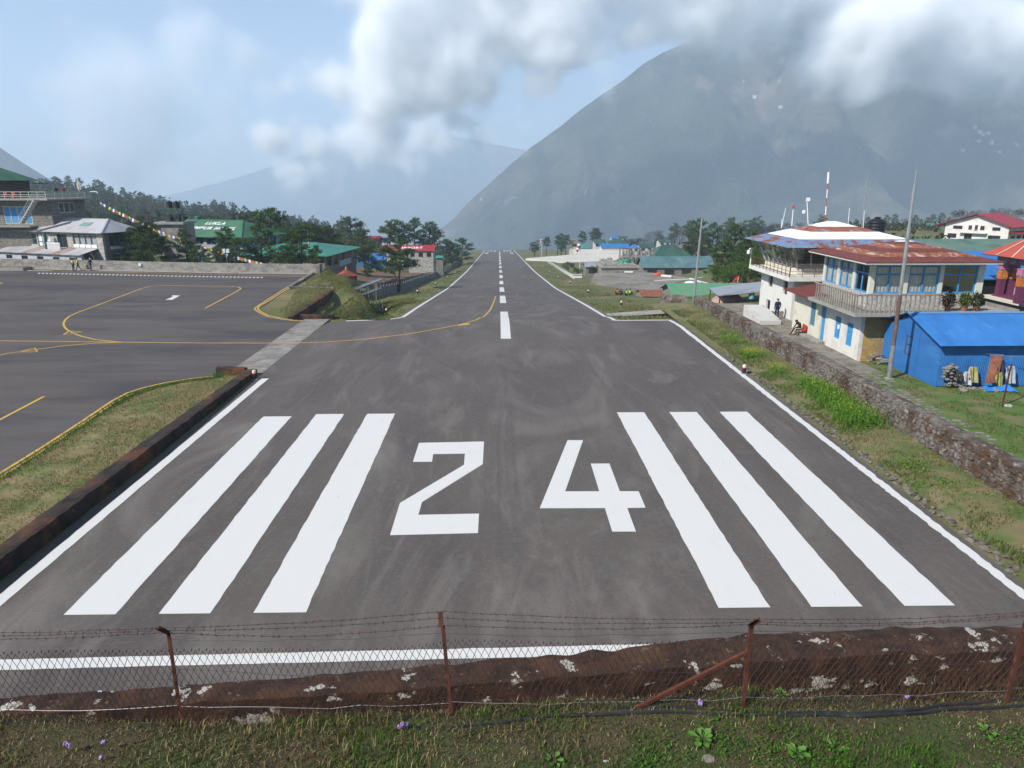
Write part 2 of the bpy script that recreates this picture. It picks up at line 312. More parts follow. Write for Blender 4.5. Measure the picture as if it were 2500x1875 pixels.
poly_mark('stand_number', [tuple(G(*p).xy) for p in z2([(262, 1376), (318, 1353), (352, 1337), (336, 1333), (352, 1322), (438, 1325), (345, 1376)])], M_white, apron, .004)

# ---- bank in the foreground ------------------------------------------------
def bank_z(x, y):
    e = 8.92 + .12 * math.sin(x * .5) + fbm(x, 3, .4, 1.0) * .15; top = 3.86 + .018 * (x + 4) * (x > -4) + fbm(x, y, .5, 9.0) * .07 + fbm(x, y, 2.2, 4.0, 3) * .03
    if y < 1.5: return 9.9
    if y < 4.0: return 9.9 + (top - 9.9) * sst(1.5, 4.0, y)
    if y < e: return top
    return max(top - (y - e) * 1.5, -.3)
BX = np.arange(-28, 28.1, .28); BY = np.concatenate([[-14, -6, -1, .5, 1.5, 1.9, 2.3, 2.8, 3.3, 3.7, 4], np.arange(4.2, 9.5, .2), np.arange(9.6, 12.6, .4)])
V = np.array([(x, y, bank_z(x, y)) for y in BY for x in BX]); nx = len(BX); idx = np.arange(len(BY) * nx).reshape(len(BY), nx)
M_bank = pm('bank_soil', (.07, .06, .03), [((.10, .075, .04), .9, .45, .65), ((.035, .03, .018), 3, .5, .75), ((.05, .075, .02), .6, .5, .65)], rough=.95, bump=(.9, 12, .08))
tag(mesh_obj('bank', np_mesh('bank', V, np.stack([idx[:-1, :-1], idx[:-1, 1:], idx[1:, 1:], idx[1:, :-1]], -1).reshape(-1, 4)), M_bank, smooth=True), kind='structure')

# ---- grass: many small blades as one mesh ----------------------------------
M_leaf = leafmat('leaf')
def blades(P, h, w, lean, cols, rng):
    """P (n,3) roots; arrays h,w,lean (n); cols (n,3): a bent blade of three triangles each"""
    n = len(P); az = rng.uniform(0, 2 * np.pi, n); d = np.stack([np.cos(az), np.sin(az), np.zeros(n)], 1); sde = np.stack([-d[:, 1], d[:, 0], np.zeros(n)], 1)
    up = np.array([0, 0, 1.0]); H = h[:, None]; Wd = (w / 2)[:, None] * sde; Ln = lean[:, None]
    m = P + d * Ln * H * .35 + up * H * .6; t = P + d * Ln * H + up * H * (1 - .35 * Ln)
    V = np.stack([P - Wd, P + Wd, m - Wd * .7, m + Wd * .7, t], 1).reshape(-1, 3); i = np.arange(n)[:, None] * 5
    Fc = np.concatenate([i + [0, 1, 3], i + [0, 3, 2], i + [2, 3, 4]], 0); return V, Fc, np.repeat(cols, 5, 0)
def pick_cols(pal, wts, n, rng, jit=.22):
    c = np.array(pal)[rng.choice(len(pal), n, p=np.array(wts) / sum(wts))]; return c * rng.uniform(1 - jit, 1 + jit, (n, 1))
GREEN = [(.045, .085, .014), (.065, .11, .02), (.03, .06, .012), (.17, .13, .06), (.10, .085, .04), (.08, .05, .03)]
rng = np.random.default_rng(11)
n = 70000; X = rng.uniform(-11, 11, n); Y = rng.uniform(6.2, 9.25, n); 
patch = np.array([fbm(x, y, .55, 3.3) for x, y in zip(X, Y)]); grn = np.clip((X + 3) / 9, 0, 1) * .55 + patch * .8 - (Y - 7.4) * .16
dry = rng.uniform(-.1, .5, n) > grn
cols = np.where(dry[:, None], pick_cols([(.30, .235, .12), (.19, .145, .075), (.10, .07, .04), (.40, .33, .18), (.07, .08, .028)], [3, 4, 3, 2, 3], n, rng), pick_cols([(.07, .15, .022), (.11, .20, .035), (.04, .09, .016)], [3, 3, 2], n, rng))
Pz = np.array([bank_z(x, y) for x, y in zip(X, Y)])
hh = rng.uniform(.025, .085, n) * np.where(dry, 1.35, 1.0) * (1 + .2 * (np.abs(Y - 8.95) < .22)) * (1 + np.clip(patch * 2, -.4, .8))
V1, F1, C1 = blades(np.stack([X, Y, Pz - .01], 1), hh, rng.uniform(.006, .016, n), rng.uniform(.2, 1.1, n), cols, rng)
tag(mesh_obj('bank_grass', np_mesh('bank_grass', V1, F1, C1), M_leaf), kind='stuff', label='mixed green and dry grass on the bank in front of the chain link fence')
def leaflets(P, size, cols, rng, tilt=.7):
    """flat diamond leaves scattered at P"""
    n = len(P); az = rng.uniform(0, 2 * np.pi, n); el = rng.normal(0, tilt, n)
    d = np.stack([np.cos(az) * np.cos(el), np.sin(az) * np.cos(el), np.sin(el)], 1); s_ = np.stack([-np.sin(az), np.cos(az), rng.normal(0, .3, n)], 1)
    L_ = size[:, None]; V = np.stack([P, P + d * L_ * .5 + s_ * L_ * .33, P + d * L_, P + d * L_ * .5 - s_ * L_ * .33], 1).reshape(-1, 3)
    return V, np.arange(n * 4).reshape(n, 4), np.repeat(cols, 4, 0)
n = 16000; X = np.concatenate([rng.uniform(-10, 10, 6000), rng.uniform(1.5, 10, 10000)]); Y = np.concatenate([rng.uniform(6.4, 8.9, 6000), rng.uniform(6.3, 8.2, 10000)])
keep = np.array([fbm(x, y, .9, 7.7) + (.18 if x > 3 else 0) for x, y in zip(X, Y)]) > .12; X, Y = X[keep], Y[keep]; n = len(X)
Pz = np.array([bank_z(x, y) for x, y in zip(X, Y)]) + rng.uniform(.01, .09, n)
V1, F1, C1 = leaflets(np.stack([X, Y, Pz], 1), rng.uniform(.02, .05, n), pick_cols([(.06, .18, .022), (.10, .23, .032), (.04, .12, .018)], [3, 2, 2], n, rng), rng, .4)
tag(mesh_obj('clover', np_mesh('clover', V1, F1, C1), M_leaf), kind='stuff', label='bright green clover and small weeds over the bank')

# ---- haze and far mountains --------------------------------------------------
M_mount = pm('mountain_forest', (.034, .046, .024), [((.10, .082, .05), .0024, .47, .60, (1, 1, 1.5), 9), ((.014, .022, .012), .007, .48, .60, (1, 1, .7), 9), ((.16, .13, .09), .006, .60, .68, (1, 1, .4), 9), ((.45, .42, .38), .013, .66, .71, (1.3, 1.3, .4), 9, 0, .9)], rough=1, bump=(1, .03, 26))
def ridge(name, prof_, D, depth, zb, seed, n=300, m=110, amp=1.0, mat=None):
    pts = [atY(x, y, D) for x, y in prof_]; X = np.linspace(pts[0].x, pts[-1].x, n); Zr = np.interp(X, [p.x for p in pts], [p.z for p in pts]); V = []
    for j in range(m):
        t = j / (m - 1); y = D - depth * t
        for i in range(n):
            u = X[i]; z = Zr[i] + (zb - Zr[i]) * t ** .9 if Zr[i] > zb else Zr[i]; g = min(1, t * 5)
            z += mnoise.fractal(Vector((u * .004, y * .004, seed)), .9, 2.0, 7) * 70 * amp * (.25 + .75 * g) - abs(mnoise.fractal(Vector((u * .0022 + y * .0006, y * .0006, seed + 5)), 1.0, 2.0, 6)) * 260 * amp * g
            V.append((u, y, z))
    for i in range(n): V.append((X[i], D + 700, zb))
    idx = np.arange((m + 1) * n); A = idx[:m * n].reshape(m, n); B = np.vstack([idx[m * n:][None, :], A])
    return tag(mesh_obj(name, np_mesh(name, V, np.stack([B[:-1, :-1], B[1:, :-1], B[1:, 1:], B[:-1, 1:]], -1).reshape(-1, 4)), mat or M_mount, smooth=True), kind='structure')
ridge('mountain', [(820, 790), (930, 690), (1030, 600), (1100, 540), (1200, 445), (1300, 350), (1400, 280), (1500, 210), (1580, 160), (1680, 105), (1800, 55), (1950, 0), (2150, -40), (2500, -60), (3100, -20), (3700, 60)], 2800, 1700, -700, 1.3)
ridge('far_mountain', [(-1500, 330), (-700, 390), (100, 450), (400, 480), (560, 440), (700, 390), (860, 340), (980, 320), (1100, 330), (1300, 370), (1600, 430)], 7000, 1500, -700, 7.3, amp=.7)
ridge('side_mountain', [(-1500, 40), (-700, 130), (-300, 230), (-120, 305), (0, 362), (60, 402), (105, 432), (180, 500), (300, 620)], 2300, 800, -200, 4.1, n=80, m=30, amp=.35)

def haze_box(dens, col, x0, x1, y0, y1, z0_, z1_):
    o = MB().box(x0, x1, y0, y1, z0_, z1_).build('haze', None, kind='stuff'); m = bpy.data.materials.new('haze'); m.use_nodes = True; n = m.node_tree; n.nodes.remove(n.nodes['Principled BSDF'])
    p = n.nodes.new('ShaderNodeVolumePrincipled'); p.inputs['Color'].default_value = (*col, 1); p.inputs['Density'].default_value = dens; p.inputs['Anisotropy'].default_value = .1
    n.links.new(p.outputs[0], n.nodes['Material Output'].inputs['Volume']); o.data.materials.append(m)
    tag(o, 'pale blue mountain haze filling the valley air'); return o
haze_box(3.0e-4, (.69, .84, 1.0), -7600, 7600, -400, 7600, -900, 790)

# ---- clouds: soft volumes that hide the mountain tops -----------------------
PUFFS = []
def pf(px, py, D, rx, rz=None, w=1.0, ry=None):
    c = atY(px, py, D); s_ = D / F; rz = rz or rx; PUFFS.append((tuple(c), (rx * s_, (ry or min(rx, rz) * 1.1) * s_, rz * s_), w))
def cloud(name, label, puffs, vox, dens, nscale):
    xs = [p[0][0] + s_ * p[1][0] * 1.5 for p in puffs for s_ in (-1, 1)]; ys = [p[0][1] + s_ * p[1][1] * 1.4 for p in puffs for s_ in (-1, 1)]; zs = [p[0][2] + s_ * p[1][2] * 1.5 for p in puffs for s_ in (-1, 1)]
    lo = (min(xs), min(ys), max(min(zs), -150)); hi = (max(xs), max(ys), min(max(zs), 770))
    me = bpy.data.meshes.new(name); me.from_pydata([lo, hi], [], []); o = bpy.data.objects.new(name, me); C.objects.link(o)
    ng = bpy.data.node_groups.new(name, 'GeometryNodeTree'); ng.interface.new_socket('Geometry', in_out='OUTPUT', socket_type='NodeSocketGeometry'); N = ng.nodes.new; L = ng.links.new
    out = N('NodeGroupOutput'); vc = N('GeometryNodeVolumeCube'); vc.inputs['Min'].default_value = lo; vc.inputs['Max'].default_value = hi
    for a, k in enumerate(('Resolution X', 'Resolution Y', 'Resolution Z')): vc.inputs[k].default_value = int((hi[a] - lo[a]) / vox)
    pos = N('GeometryNodeInputPosition'); nw = N('ShaderNodeTexNoise'); nw.inputs['Scale'].default_value = 1 / nscale; nw.inputs['Detail'].default_value = 10; nw.inputs['Roughness'].default_value = .64; L(pos.outputs[0], nw.inputs['Vector'])
    def mt(op, *args):
        n = N('ShaderNodeMath'); n.operation = op
        for i, s_ in enumerate(args):
            if isinstance(s_, (int, float)): n.inputs[i].default_value = s_
            else: L(s_, n.inputs[i])
        return n.outputs[0]
    acc = None
    for c, r, w in puffs:
        a = N('ShaderNodeVectorMath'); a.operation = 'SUBTRACT'; L(pos.outputs[0], a.inputs[0]); a.inputs[1].default_value = c
        d = N('ShaderNodeVectorMath'); d.operation = 'DIVIDE'; L(a.outputs[0], d.inputs[0]); d.inputs[1].default_value = r
        l = N('ShaderNodeVectorMath'); l.operation = 'LENGTH'; L(d.outputs[0], l.inputs[0])
        q = mt('MAXIMUM', mt('MULTIPLY_ADD', l.outputs['Value'], -w, w), -.6); acc = q if acc is None else mt('SMOOTH_MAX', acc, q, .22)
    e = mt('ADD', acc, mt('MULTIPLY_ADD', nw.outputs[0], 3.0, -1.5)); e = mt('MINIMUM', mt('MAXIMUM', e, 0), .8); e = mt('MULTIPLY', mt('MULTIPLY', e, e), 1.56 * dens); L(e, vc.inputs['Density'])
    sm = N('GeometryNodeSetMaterial'); L(vc.outputs[0], sm.inputs[0]); L(sm.outputs[0], out.inputs[0])
    m = bpy.data.materials.new(name); m.use_nodes = True; t = m.node_tree; t.nodes.remove(t.nodes['Principled BSDF'])
    p = t.nodes.new('ShaderNodeVolumePrincipled'); p.inputs['Color'].default_value = (1, 1, 1, 1); p.inputs['Density'].default_value = 1.0; p.inputs['Anisotropy'].default_value = -.3; t.links.new(p.outputs[0], t.nodes['Material Output'].inputs['Volume'])
    sm.inputs['Material'].default_value = m; md = o.modifiers.new('cloud', 'NODES'); md.node_group = ng; return tag(o, label, kind='stuff')
DC = 1950
for a in ((1230, -70, DC, 420, 130), (1000, 90, DC, 150, 130), (1070, 180, DC, 160, 140), (960, 240, DC, 110, 100, .9), (945, 320, DC, 70, 55, .8), (1180, 40, DC, 220, 110), (1500, -30, DC, 280, 100), (1720, -40, DC, 300, 90), (1950, -20, DC, 220, 90, .9), (2050, 90, DC, 130, 110, .95), (2250, 30, DC, 280, 150), (2440, 110, DC, 230, 130), (2130, 190, DC, 90, 55, .85),
          (1360, 110, DC, 140, 60, .65), (1330, 200, DC, 70, 45, .5), (1600, 75, DC, 190, 60, .75), (1700, 40, DC, 170, 90, .9), (1850, 45, DC, 190, 85, .9), (790, 190, DC, 130, 60, .7), (700, 205, DC, 80, 50, .6), (670, 350, DC, 60, 45, .75), (760, 365, DC, 65, 40, .7), (880, 350, 3000, 220, 60, .5), (1060, 330, 3000, 200, 55, .5), (720, 410, 3000, 160, 45, .45)): pf(*a)
cloud('cloud', 'bank of white cloud hiding the mountain tops', PUFFS, 11, .085, 215)
PUFFS = []
for a in ((470, 140, 3200, 110, 110, .75), (330, 230, 3200, 230, 120, .7), (150, 220, 3200, 120, 90, .7), (480, 225, 3200, 150, 80, .7), (610, 150, 3200, 140, 60, .6), (250, 370, 3200, 220, 70, .45), (540, 330, 3200, 160, 70, .4)): pf(*a)
cloud('cloud', 'thin pale cumulus drifting over the forested ridge', PUFFS, 22, .018, 380)

# ============================================================ NEAR THINGS: walls, fence, verges
M_rust = pm('rusted_iron', (.092, .032, .02), [((.05, .02, .014), 5, .45, .65), ((.15, .055, .028), 14, .55, .75), ((.05, .03, .025), 2, .6, .7)], rough=.9, bump=(.4, 40, .01))
M_moss = pm('brown_moss', (.056, .027, .017), [((.028, .015, .011), 2.6, .42, .6), ((.085, .042, .022), 1.1, .54, .7), ((.16, .13, .09), 4, .62, .7), ((.42, .40, .35), 1.3, .60, .62, (1, 1, 1.6), 9), ((.06, .05, .025), 9, .55, .75, (1, 1, 1), 5, 0, .8)], rough=.95, bump=(1, 14, .06))
M_mstone = pm('mossy_stone', (.165, .15, .13), [((.075, .048, .034), .7, .46, .58, (1, 1, .8), 7), ((.26, .245, .22), 3.5, .55, .66), ((.06, .05, .042), 6, .50, .66), ((.095, .05, .028), 1.8, .55, .64), ((.34, .32, .29), 7, .68, .76, (1, 1, 1), 6, 0, .7)], rough=.95, bump=(.9, 12, .05))
M_stone = pm('grey_stone', (.22, .205, .18), [((.12, .11, .09), 2.2, .45, .62), ((.31, .29, .26), 5, .56, .7), ((.10, .085, .065), 9, .58, .75)], rough=.95, bump=(.7, 14, .04))
def lumpy_wall(name, label, path, zt, zb, mat, cat='wall', amp=.05, step=.18, seed=1.0):
    """path = [(x,y) of side A, (x,y) of side B] stations; top zt(i), bottom zb(i)"""
    t = thing(name, label, cat, (path[0][0][0], path[0][0][1], zb(0))); A, B = [], []
    for (a0, b0), (a1, b1) in zip(path[:-1], path[1:]):
        n = max(1, int(math.hypot(a1[0] - a0[0], a1[1] - a0[1]) / step))
        for i in range(n): A.append((a0[0] + (a1[0] - a0[0]) * i / n, a0[1] + (a1[1] - a0[1]) * i / n)); B.append((b0[0] + (b1[0] - b0[0]) * i / n, b0[1] + (b1[1] - b0[1]) * i / n))
    A.append(path[-1][0]); B.append(path[-1][1]); N_ = len(A); nv, nt = 6, 4; b = MB(); prf = [(0, v / nv) for v in range(nv)] + [(u / nt, 1) for u in range(nt)] + [(1, 1 - v / nv) for v in range(nv + 1)]
    for i in range(N_):
        f = i / (N_ - 1)
        for u, v in prf:
            x = A[i][0] + (B[i][0] - A[i][0]) * u; y = A[i][1] + (B[i][1] - A[i][1]) * u; z = zb(f) + (zt(f) - zb(f)) * v
            if v == 1 and 0 < u < 1: z += .03
            k = Vector((x * 2.2, y * 2.2, z * 2.2 + seed)); b.v.append((x + mnoise.noise(k) * amp * 1.4, y + mnoise.noise(k + Vector((9, 3, 1))) * amp * 1.4, z + (mnoise.noise(k + Vector((2, 8, 5))) * amp * 1.6 if v > 0 else 0)))
    m = len(prf); b.f = [(i * m + j, (i + 1) * m + j, (i + 1) * m + j + 1, i * m + j + 1) for i in range(N_ - 1) for j in range(m - 1)] + [tuple(range(m)), tuple((N_ - 1) * m + j for j in range(m))]; b.m = [0] * len(b.f)
    b.build('masonry', mat, t); return t
# low mossy wall at the head of the runway
par = [((-17, 11.5), (-17, 12.0)), ((-10.1, 12.05), (-10.3, 12.55)), ((-6.1, 12.35), (-6.28, 12.9)), ((-1.9, 12.55), (-2, 13.25)), ((2.45, 12.85), (2.55, 13.66)), ((5.1, 13.1), (5.45, 14.1)), ((9, 13.4), (9.4, 14.36)), ((12, 13.4), (12.4, 14.3)), ((19, 13.2), (19, 14.1))]
headwall = lumpy_wall('head_wall', 'low brown moss covered stone wall beyond the chain link fence at the runway end', par, lambda f: float(np.interp(f, [0, .3, .46, .56, 1], [1.26, 1.27, 1.38, 1.46, 1.45])), lambda f: -.3, M_moss, amp=.04, step=.12, seed=3.0)
rng = np.random.default_rng(5)
def scatter_grass(name, label, pts_fn, n, zf, pal, wts, h, rng, w=(.01, .025), kind='stuff', lean=(.2, 1)):
    P = []
    while len(P) < n:
        p = pts_fn(rng)
        if p is not None: P.append((p[0], p[1], zf(p[0], p[1])))
    P = np.array(P); V1, F1, C1 = blades(P, rng.uniform(h[0], h[1], n), rng.uniform(w[0], w[1], n), rng.uniform(lean[0], lean[1], n), pick_cols(pal, wts, n, rng), rng)
    return tag(mesh_obj(name, np_mesh(name, V1, F1, C1), M_leaf), label, kind=kind)
DRY = [(.26, .21, .10), (.19, .16, .07), (.12, .135, .04), (.08, .145, .028), (.33, .27, .14)]
# dry weeds hanging on the near face of the wall
def on_face(r):
    i = r.integers(1, len(par) - 2); f = r.random(); a, c = par[i][0], par[i + 1][0]; return (a[0] + (c[0] - a[0]) * f, a[1] + (c[1] - a[1]) * f - r.uniform(0, .9))
scatter_grass('wall_weeds', 'dry brown weeds growing against the mossy wall', on_face, 9000, lambda x, y: max(-.1, min(1.15, .1 + rng.uniform(0, .9))), [(.12, .085, .045), (.08, .05, .03), (.16, .13, .07), (.05, .07, .02)], [4, 4, 2, 2], (.06, .22), rng, (.008, .016))

# chain link fence
fence = thing('chain_link_fence', 'rusted chain link fence topped with barbed wire along the bank', 'fence', (0, 8.8, 3.8))
POSTS = [(-9.1, 8.86, 3.78, 0, 0), (-4.72, 8.83, 3.72, -.06, .12), (-.72, 8.8, 3.74, -.12, .22), (3.58, 8.75, 3.82, .05, .10), (7.49, 8.72, 3.95, .12, .06), (11.6, 8.7, 4.0, 0, 0)]
def post_pt(i, s_):                                    # a point on post i, s_ = 0 foot .. 1 bend
    x, y, z, lx, ly = POSTS[i]; return Vector((x + lx * s_, y + ly * s_, z - .1 + 1.66 * s_))
ARM = Vector((0, -.24, .25))
for i in range(len(POSTS)):
    b = MB(); p, q = post_pt(i, 0), post_pt(i, 1)
    d = (q - p); b.bar(p, q, .052, .012, up=(0, 1, 0)); b.bar(p + Vector((-.023, .025, 0)), q + Vector((-.023, .025, 0)), .012, .052, up=(0, 1, 0))
    a = ARM if i != 2 else Vector((-.02, .1, .17)); b.bar(q - a * .1, q + a, .06, .012, up=(1, 0, 0)); b.bar(q - a * .1 + Vector((-.03, 0, 0)), q + a + Vector((-.03, 0, 0)), .012, .06, up=(1, 0, 0)); b.build('post', M_rust, fence)
b = MB(); b.bar((1.72, 8.76, 3.86), post_pt(3, .73) + Vector((0, 0, 0)), .048, .012, up=(0, 1, 0)); b.bar((1.72, 8.78, 3.89), post_pt(3, .73) + Vector((0, .02, .03)), .012, .05, up=(0, 1, 0)); b.build('brace', M_rust, fence)
def fence_pt(x, s_):
    xs = [p[0] for p in POSTS]; i = min(max(int(np.searchsorted(xs, x)) - 1, 0), len(xs) - 2); f = (x - xs[i]) / (xs[i + 1] - xs[i]); a, c = post_pt(i, s_), post_pt(i + 1, s_); p = a.lerp(c, f)
    p.z -= .10 * math.sin(math.pi * f) * (s_ > .5) * (.6 + .4 * math.sin(i * 2.1)); p.y += .05 * math.sin(x * 1.7 + i) * s_; return p
b = MB(); DX = .104; NZ = 13
M_wire = pm('rusted_wire', (.06, .03, .027), [((.05, .028, .026), 8, .45, .65)], rough=.8)
def netting(b):
    k = 0; x = -9.0
    while x < 11.5:
        for sgn in (-1, 1):
            pts = []
            for j in range(NZ + 1):
                s_ = j / NZ; xx = x + sgn * DX / 2 * j + random.uniform(-.006, .006)
                if -9.05 < xx < 11.5: pts.append(fence_pt(xx, .02 + .82 * s_) + Vector((0, sgn * .004, random.uniform(-.008, .008))))
            if len(pts) > 2: b.tube(pts, .0042, 4, cap=False)
        p = fence_pt(x, .84); b.bar(p, p + Vector((.012, 0, .035)), .012)
        x += DX
netting(b); b.build('netting', M_wire, fence)
def sagged(i, P, Q, n, sag, wob=.012): return [P.lerp(Q, k / n) + Vector((0, 0, -sag * math.sin(math.pi * k / n) + random.uniform(-wob, wob))) for k in range(n + 1)]
for lvl, sag in ((1.0, .05), (.55, .07), (.06, .10)):
    b = MB()
    for i in range(len(POSTS) - 1):
        A = [ARM if k != 2 else Vector((-.02, .1, .17)) for k in (i, i + 1)]; pts = sagged(i, post_pt(i, 1) + A[0] * lvl, post_pt(i + 1, 1) + A[1] * lvl, 16, sag * random.uniform(.6, 1.3), .008); b.tube(pts, .0042, 4, cap=False)
        L_ = (pts[-1] - pts[0]).length; n = int(L_ / .125)
        for k in range(n):
            f = (k + random.uniform(.2, .8)) / n * 16; j = min(int(f), 15); p = pts[j].lerp(pts[j + 1], f - j)
            for _ in range(2):
                d = Vector((random.uniform(-.6, .6), random.uniform(-1, 1), random.uniform(-1, 1))).normalized() * .024; b.bar(p - d, p + d, .005)
    b.build('barbed_wire', M_wire, fence)
M_dwire = pm('dark_wire', (.03, .03, .035), rough=.5); M_gwire = pm('galvanised_wire', (.28, .29, .28), rough=.5, metal=.5)
for s_, mt_, wob, sag in ((.93, M_dwire, .02, .05), (.66, M_dwire, .02, .06), (.28, M_gwire, .03, .05)):
    b = MB()
    for i in range(len(POSTS) - 1): b.tube(sagged(i, post_pt(i, s_), post_pt(i + 1, s_ - (.12 if s_ == .66 else .0)), 9, sag, wob), .0035 if mt_ is M_dwire else .003, 4, cap=False)
    b.build('strand', mt_, fence)
# water pipe at the foot of the fence
M_pipe = pm('black_pipe', (.022, .022, .025), [((.05, .05, .05), 3, .5, .7)], rough=.45)
t = thing('water_pipe', 'black plastic water pipe lying at the foot of the fence', 'pipe', (-9, 8.7, 3.85))
pts = [(x, 8.63 + .05 * math.sin(x * .9) + .02 * math.sin(x * 3.1), bank_z(x, 8.63) + .012 + .02 * math.sin(x * 1.3)) for x in np.arange(-1.5, 10.5, .35)]
part('hose', M_pipe, t, lambda b: b.tube(pts, .026, 8)); part('hose', M_pipe, t, lambda b: b.tube([(x, y + .09 + .03 * math.sin(x), z - .005) for x, y, z in pts if x > 1.5], .024, 6))
# purple primulas, broad-leaved dock, stones on the bank
M_petal = pm('primula_petal', (.42, .26, .60), rough=.7); M_stalk = pm('green_stalk', (.07, .12, .03), rough=.8); M_dock = pm('dock_leaf', (.07, .16, .025), [((.12, .22, .04), 8, .5, .7)], rough=.6)
def primula(px, py, label, nb=1, h=.16):
    p = G(px, py, 3.9 + h); z = bank_z(p.x, p.y) if p.y < 9.2 else 3.7; t = thing('primula', label, 'flower', (p.x, p.y, z))
    for k in range(nb):
        o = Vector((random.uniform(-.05, .05) * (k > 0), random.uniform(-.03, .03), -k * .03)); top = Vector((p.x, p.y, z + h)) + o
        part('stem', M_stalk, t, lambda b: b.tube([(p.x, p.y, z - .02), (p.x + o.x * .4, p.y, z + h * .5), top], .004, 4))
        def head(b):
            for _ in range(16):
                d = Vector((random.gauss(0, 1), random.gauss(0, 1), random.gauss(.3, .8))).normalized() * .032; u = d.cross(Vector((.3, .2, 1))).normalized() * .013; w = d.cross(u).normalized() * .013; c = top + d; b.add([c - u, c - w, c + u, c + w, top], [(0, 1, 2, 3), (0, 1, 4), (1, 2, 4), (2, 3, 4), (3, 0, 4)])
        part('flower_head', M_petal, t, head)
for a in ((160, 1807, 'tall purple primula on the dry grass bank with a second bloom beside it', 2, .2), (250, 1808, 'single purple primula on a thin stalk in the dry bank grass', 1, .19), (246, 1845, 'short pale primula low in the bank grass', 1, .09), (983, 1765, 'cluster of three pink primulas by the dark foot of the fence', 3, .14), (1708, 1729, 'pale purple primula behind the rusty brace', 2, .1), (2212, 1713, 'pinkish primula beside the black pipe', 1, .1)): primula(*a)
def dock(px, py, label, n, L_):
    p = G(px, py, 3.95); z = bank_z(p.x, p.y); t = thing('dock_plant', label, 'plant', (p.x, p.y, z))
    for k in range(n):
        az = k / n * 6.28 + random.uniform(-.3, .3); el = random.uniform(.25, .9); d = Vector((math.cos(az) * math.cos(el), math.sin(az) * math.cos(el), math.sin(el))); s_ = Vector((-math.sin(az), math.cos(az), 0)); l = L_ * random.uniform(.7, 1.2); base = Vector((p.x, p.y, z)) + d * .03
        def leaf(b):
            st = [(.0, .01), (.3, .08), (.5, .2), (.7, .24), (.88, .15), (1, 0)]; vs = []
            for u, w in st:
                c = base + d * l * u + Vector((0, 0, -u * u * l * .35)); vs += [c - s_ * w * l + Vector((0, 0, .02)), c, c + s_ * w * l + Vector((0, 0, .02))]
            b.add(vs, [(3 * i + j, 3 * i + j + 1, 3 * i + j + 4, 3 * i + j + 3) for i in range(5) for j in range(2)])
        part('leaf', M_dock, t, leaf, smooth=True)
for a in ((1715, 1815, 'large broad leaved dock plant on the bank below the rusty brace', 9, .2), (1945, 1852, 'broad leaved dock at the clover patch edge', 8, .17), (2405, 1810, 'small dock plant beside the two white stones', 6, .14), (1905, 1708, 'leafy green weed at the foot of the mossy wall', 9, .1), (1350, 1862, 'low dock rosette in front of the clover', 6, .13), (2040, 1835, 'spreading green dock near the pipe bend', 7, .15)): dock(*a)
def rock(b, c, r, seed, n=2):
    bm = bmesh.new(); bmesh.ops.create_icosphere(bm, subdivisions=n, radius=1)
    vs = [(c[0] + v.co.x * r[0] * (1 + .35 * mnoise.noise(v.co * 1.3 + Vector((seed, 0, 0)))), c[1] + v.co.y * r[1] * (1 + .35 * mnoise.noise(v.co * 1.3 + Vector((0, seed, 0)))), c[2] + v.co.z * r[2] * (1 + .3 * mnoise.noise(v.co * 1.5 + Vector((0, 0, seed))))) for v in bm.verts]
    b.add(vs, [tuple(v.index for v in f.verts) for f in bm.faces]); bm.free()
M_pale = pm('pale_rock', (.40, .39, .36), [((.25, .24, .22), 6, .5, .7), ((.12, .13, .06), 3, .6, .7)], rough=.9, bump=(.5, 20, .02))
for i, (px, py, s_, lab) in enumerate(((2365, 1822, .1, 'white rounded stone in the clover, upper of a pair'), (2375, 1866, .11, 'white pointed stone in the clover, lower of a pair'), (1480, 1862, .05, 'small white stone in the bank grass'), (1730, 1855, .09, 'grey flat stone under the large dock leaves'), (245, 1690, .06, 'white pebble on the tarmac beside the mossy wall'))):
    p = G(px, py, 3.95 if i < 4 else 1.25); t = tag(part('stone', M_pale if i != 3 else M_stone, None, lambda b: rock(b, p, (s_ * 1.2, s_ * .8, s_ * .7), i * 3.1)), lab, 'stone')

# wall along the left edge of the runway, with its short wing by the drain
M_lmoss = pm('dark_moss', (.042, .028, .022), [((.018, .015, .013), 1.5, .45, .62), ((.11, .045, .02), .35, .51, .60), ((.26, .24, .2), 5, .66, .74, (1, 1, 1), 6, 0, .8)], rough=.95, bump=(.9, 14, .05))
lumpy_wall('edge_wall', 'long low mossy wall beside the white edge line and the grass triangle', [((-15.8, 12.0), (-15.12, 12.0)), ((-15.8, 29), (-15.12, 29)), ((-15.85, 43.4), (-15.2, 43.4))], lambda f: float(np.interp(f, [0, .55, 1], [.58, .52, .32])), lambda f: -.2, M_lmoss, amp=.035, step=.25)
lumpy_wall('wing_wall', 'short mossy wing wall turning to the apron at the drain end', [((-17.75, 43.35), (-17.75, 43.85)), ((-15.86, 43.05), (-15.86, 43.55))], lambda f: .42, lambda f: -.2, M_lmoss, amp=.035, step=.25)
TRI = [(-15.8, 13), (-15.8, 43.0), (-17.6, 43.3)] + [tuple(G(*p).xy) for p in zA([(1483, 838), (1300, 858), (1120, 890), (970, 930), (870, 972), (770, 1030), (570, 1162), (310, 1335), (0, 1530)])] + [(-26, 16)]
def in_poly(poly, x, y):
    c = False; j = len(poly) - 1
    for i in range(len(poly)):
        if (poly[i][1] > y) != (poly[j][1] > y) and x < (poly[j][0] - poly[i][0]) * (y - poly[i][1]) / (poly[j][1] - poly[i][1]) + poly[i][0]: c = not c
        j = i
    return c
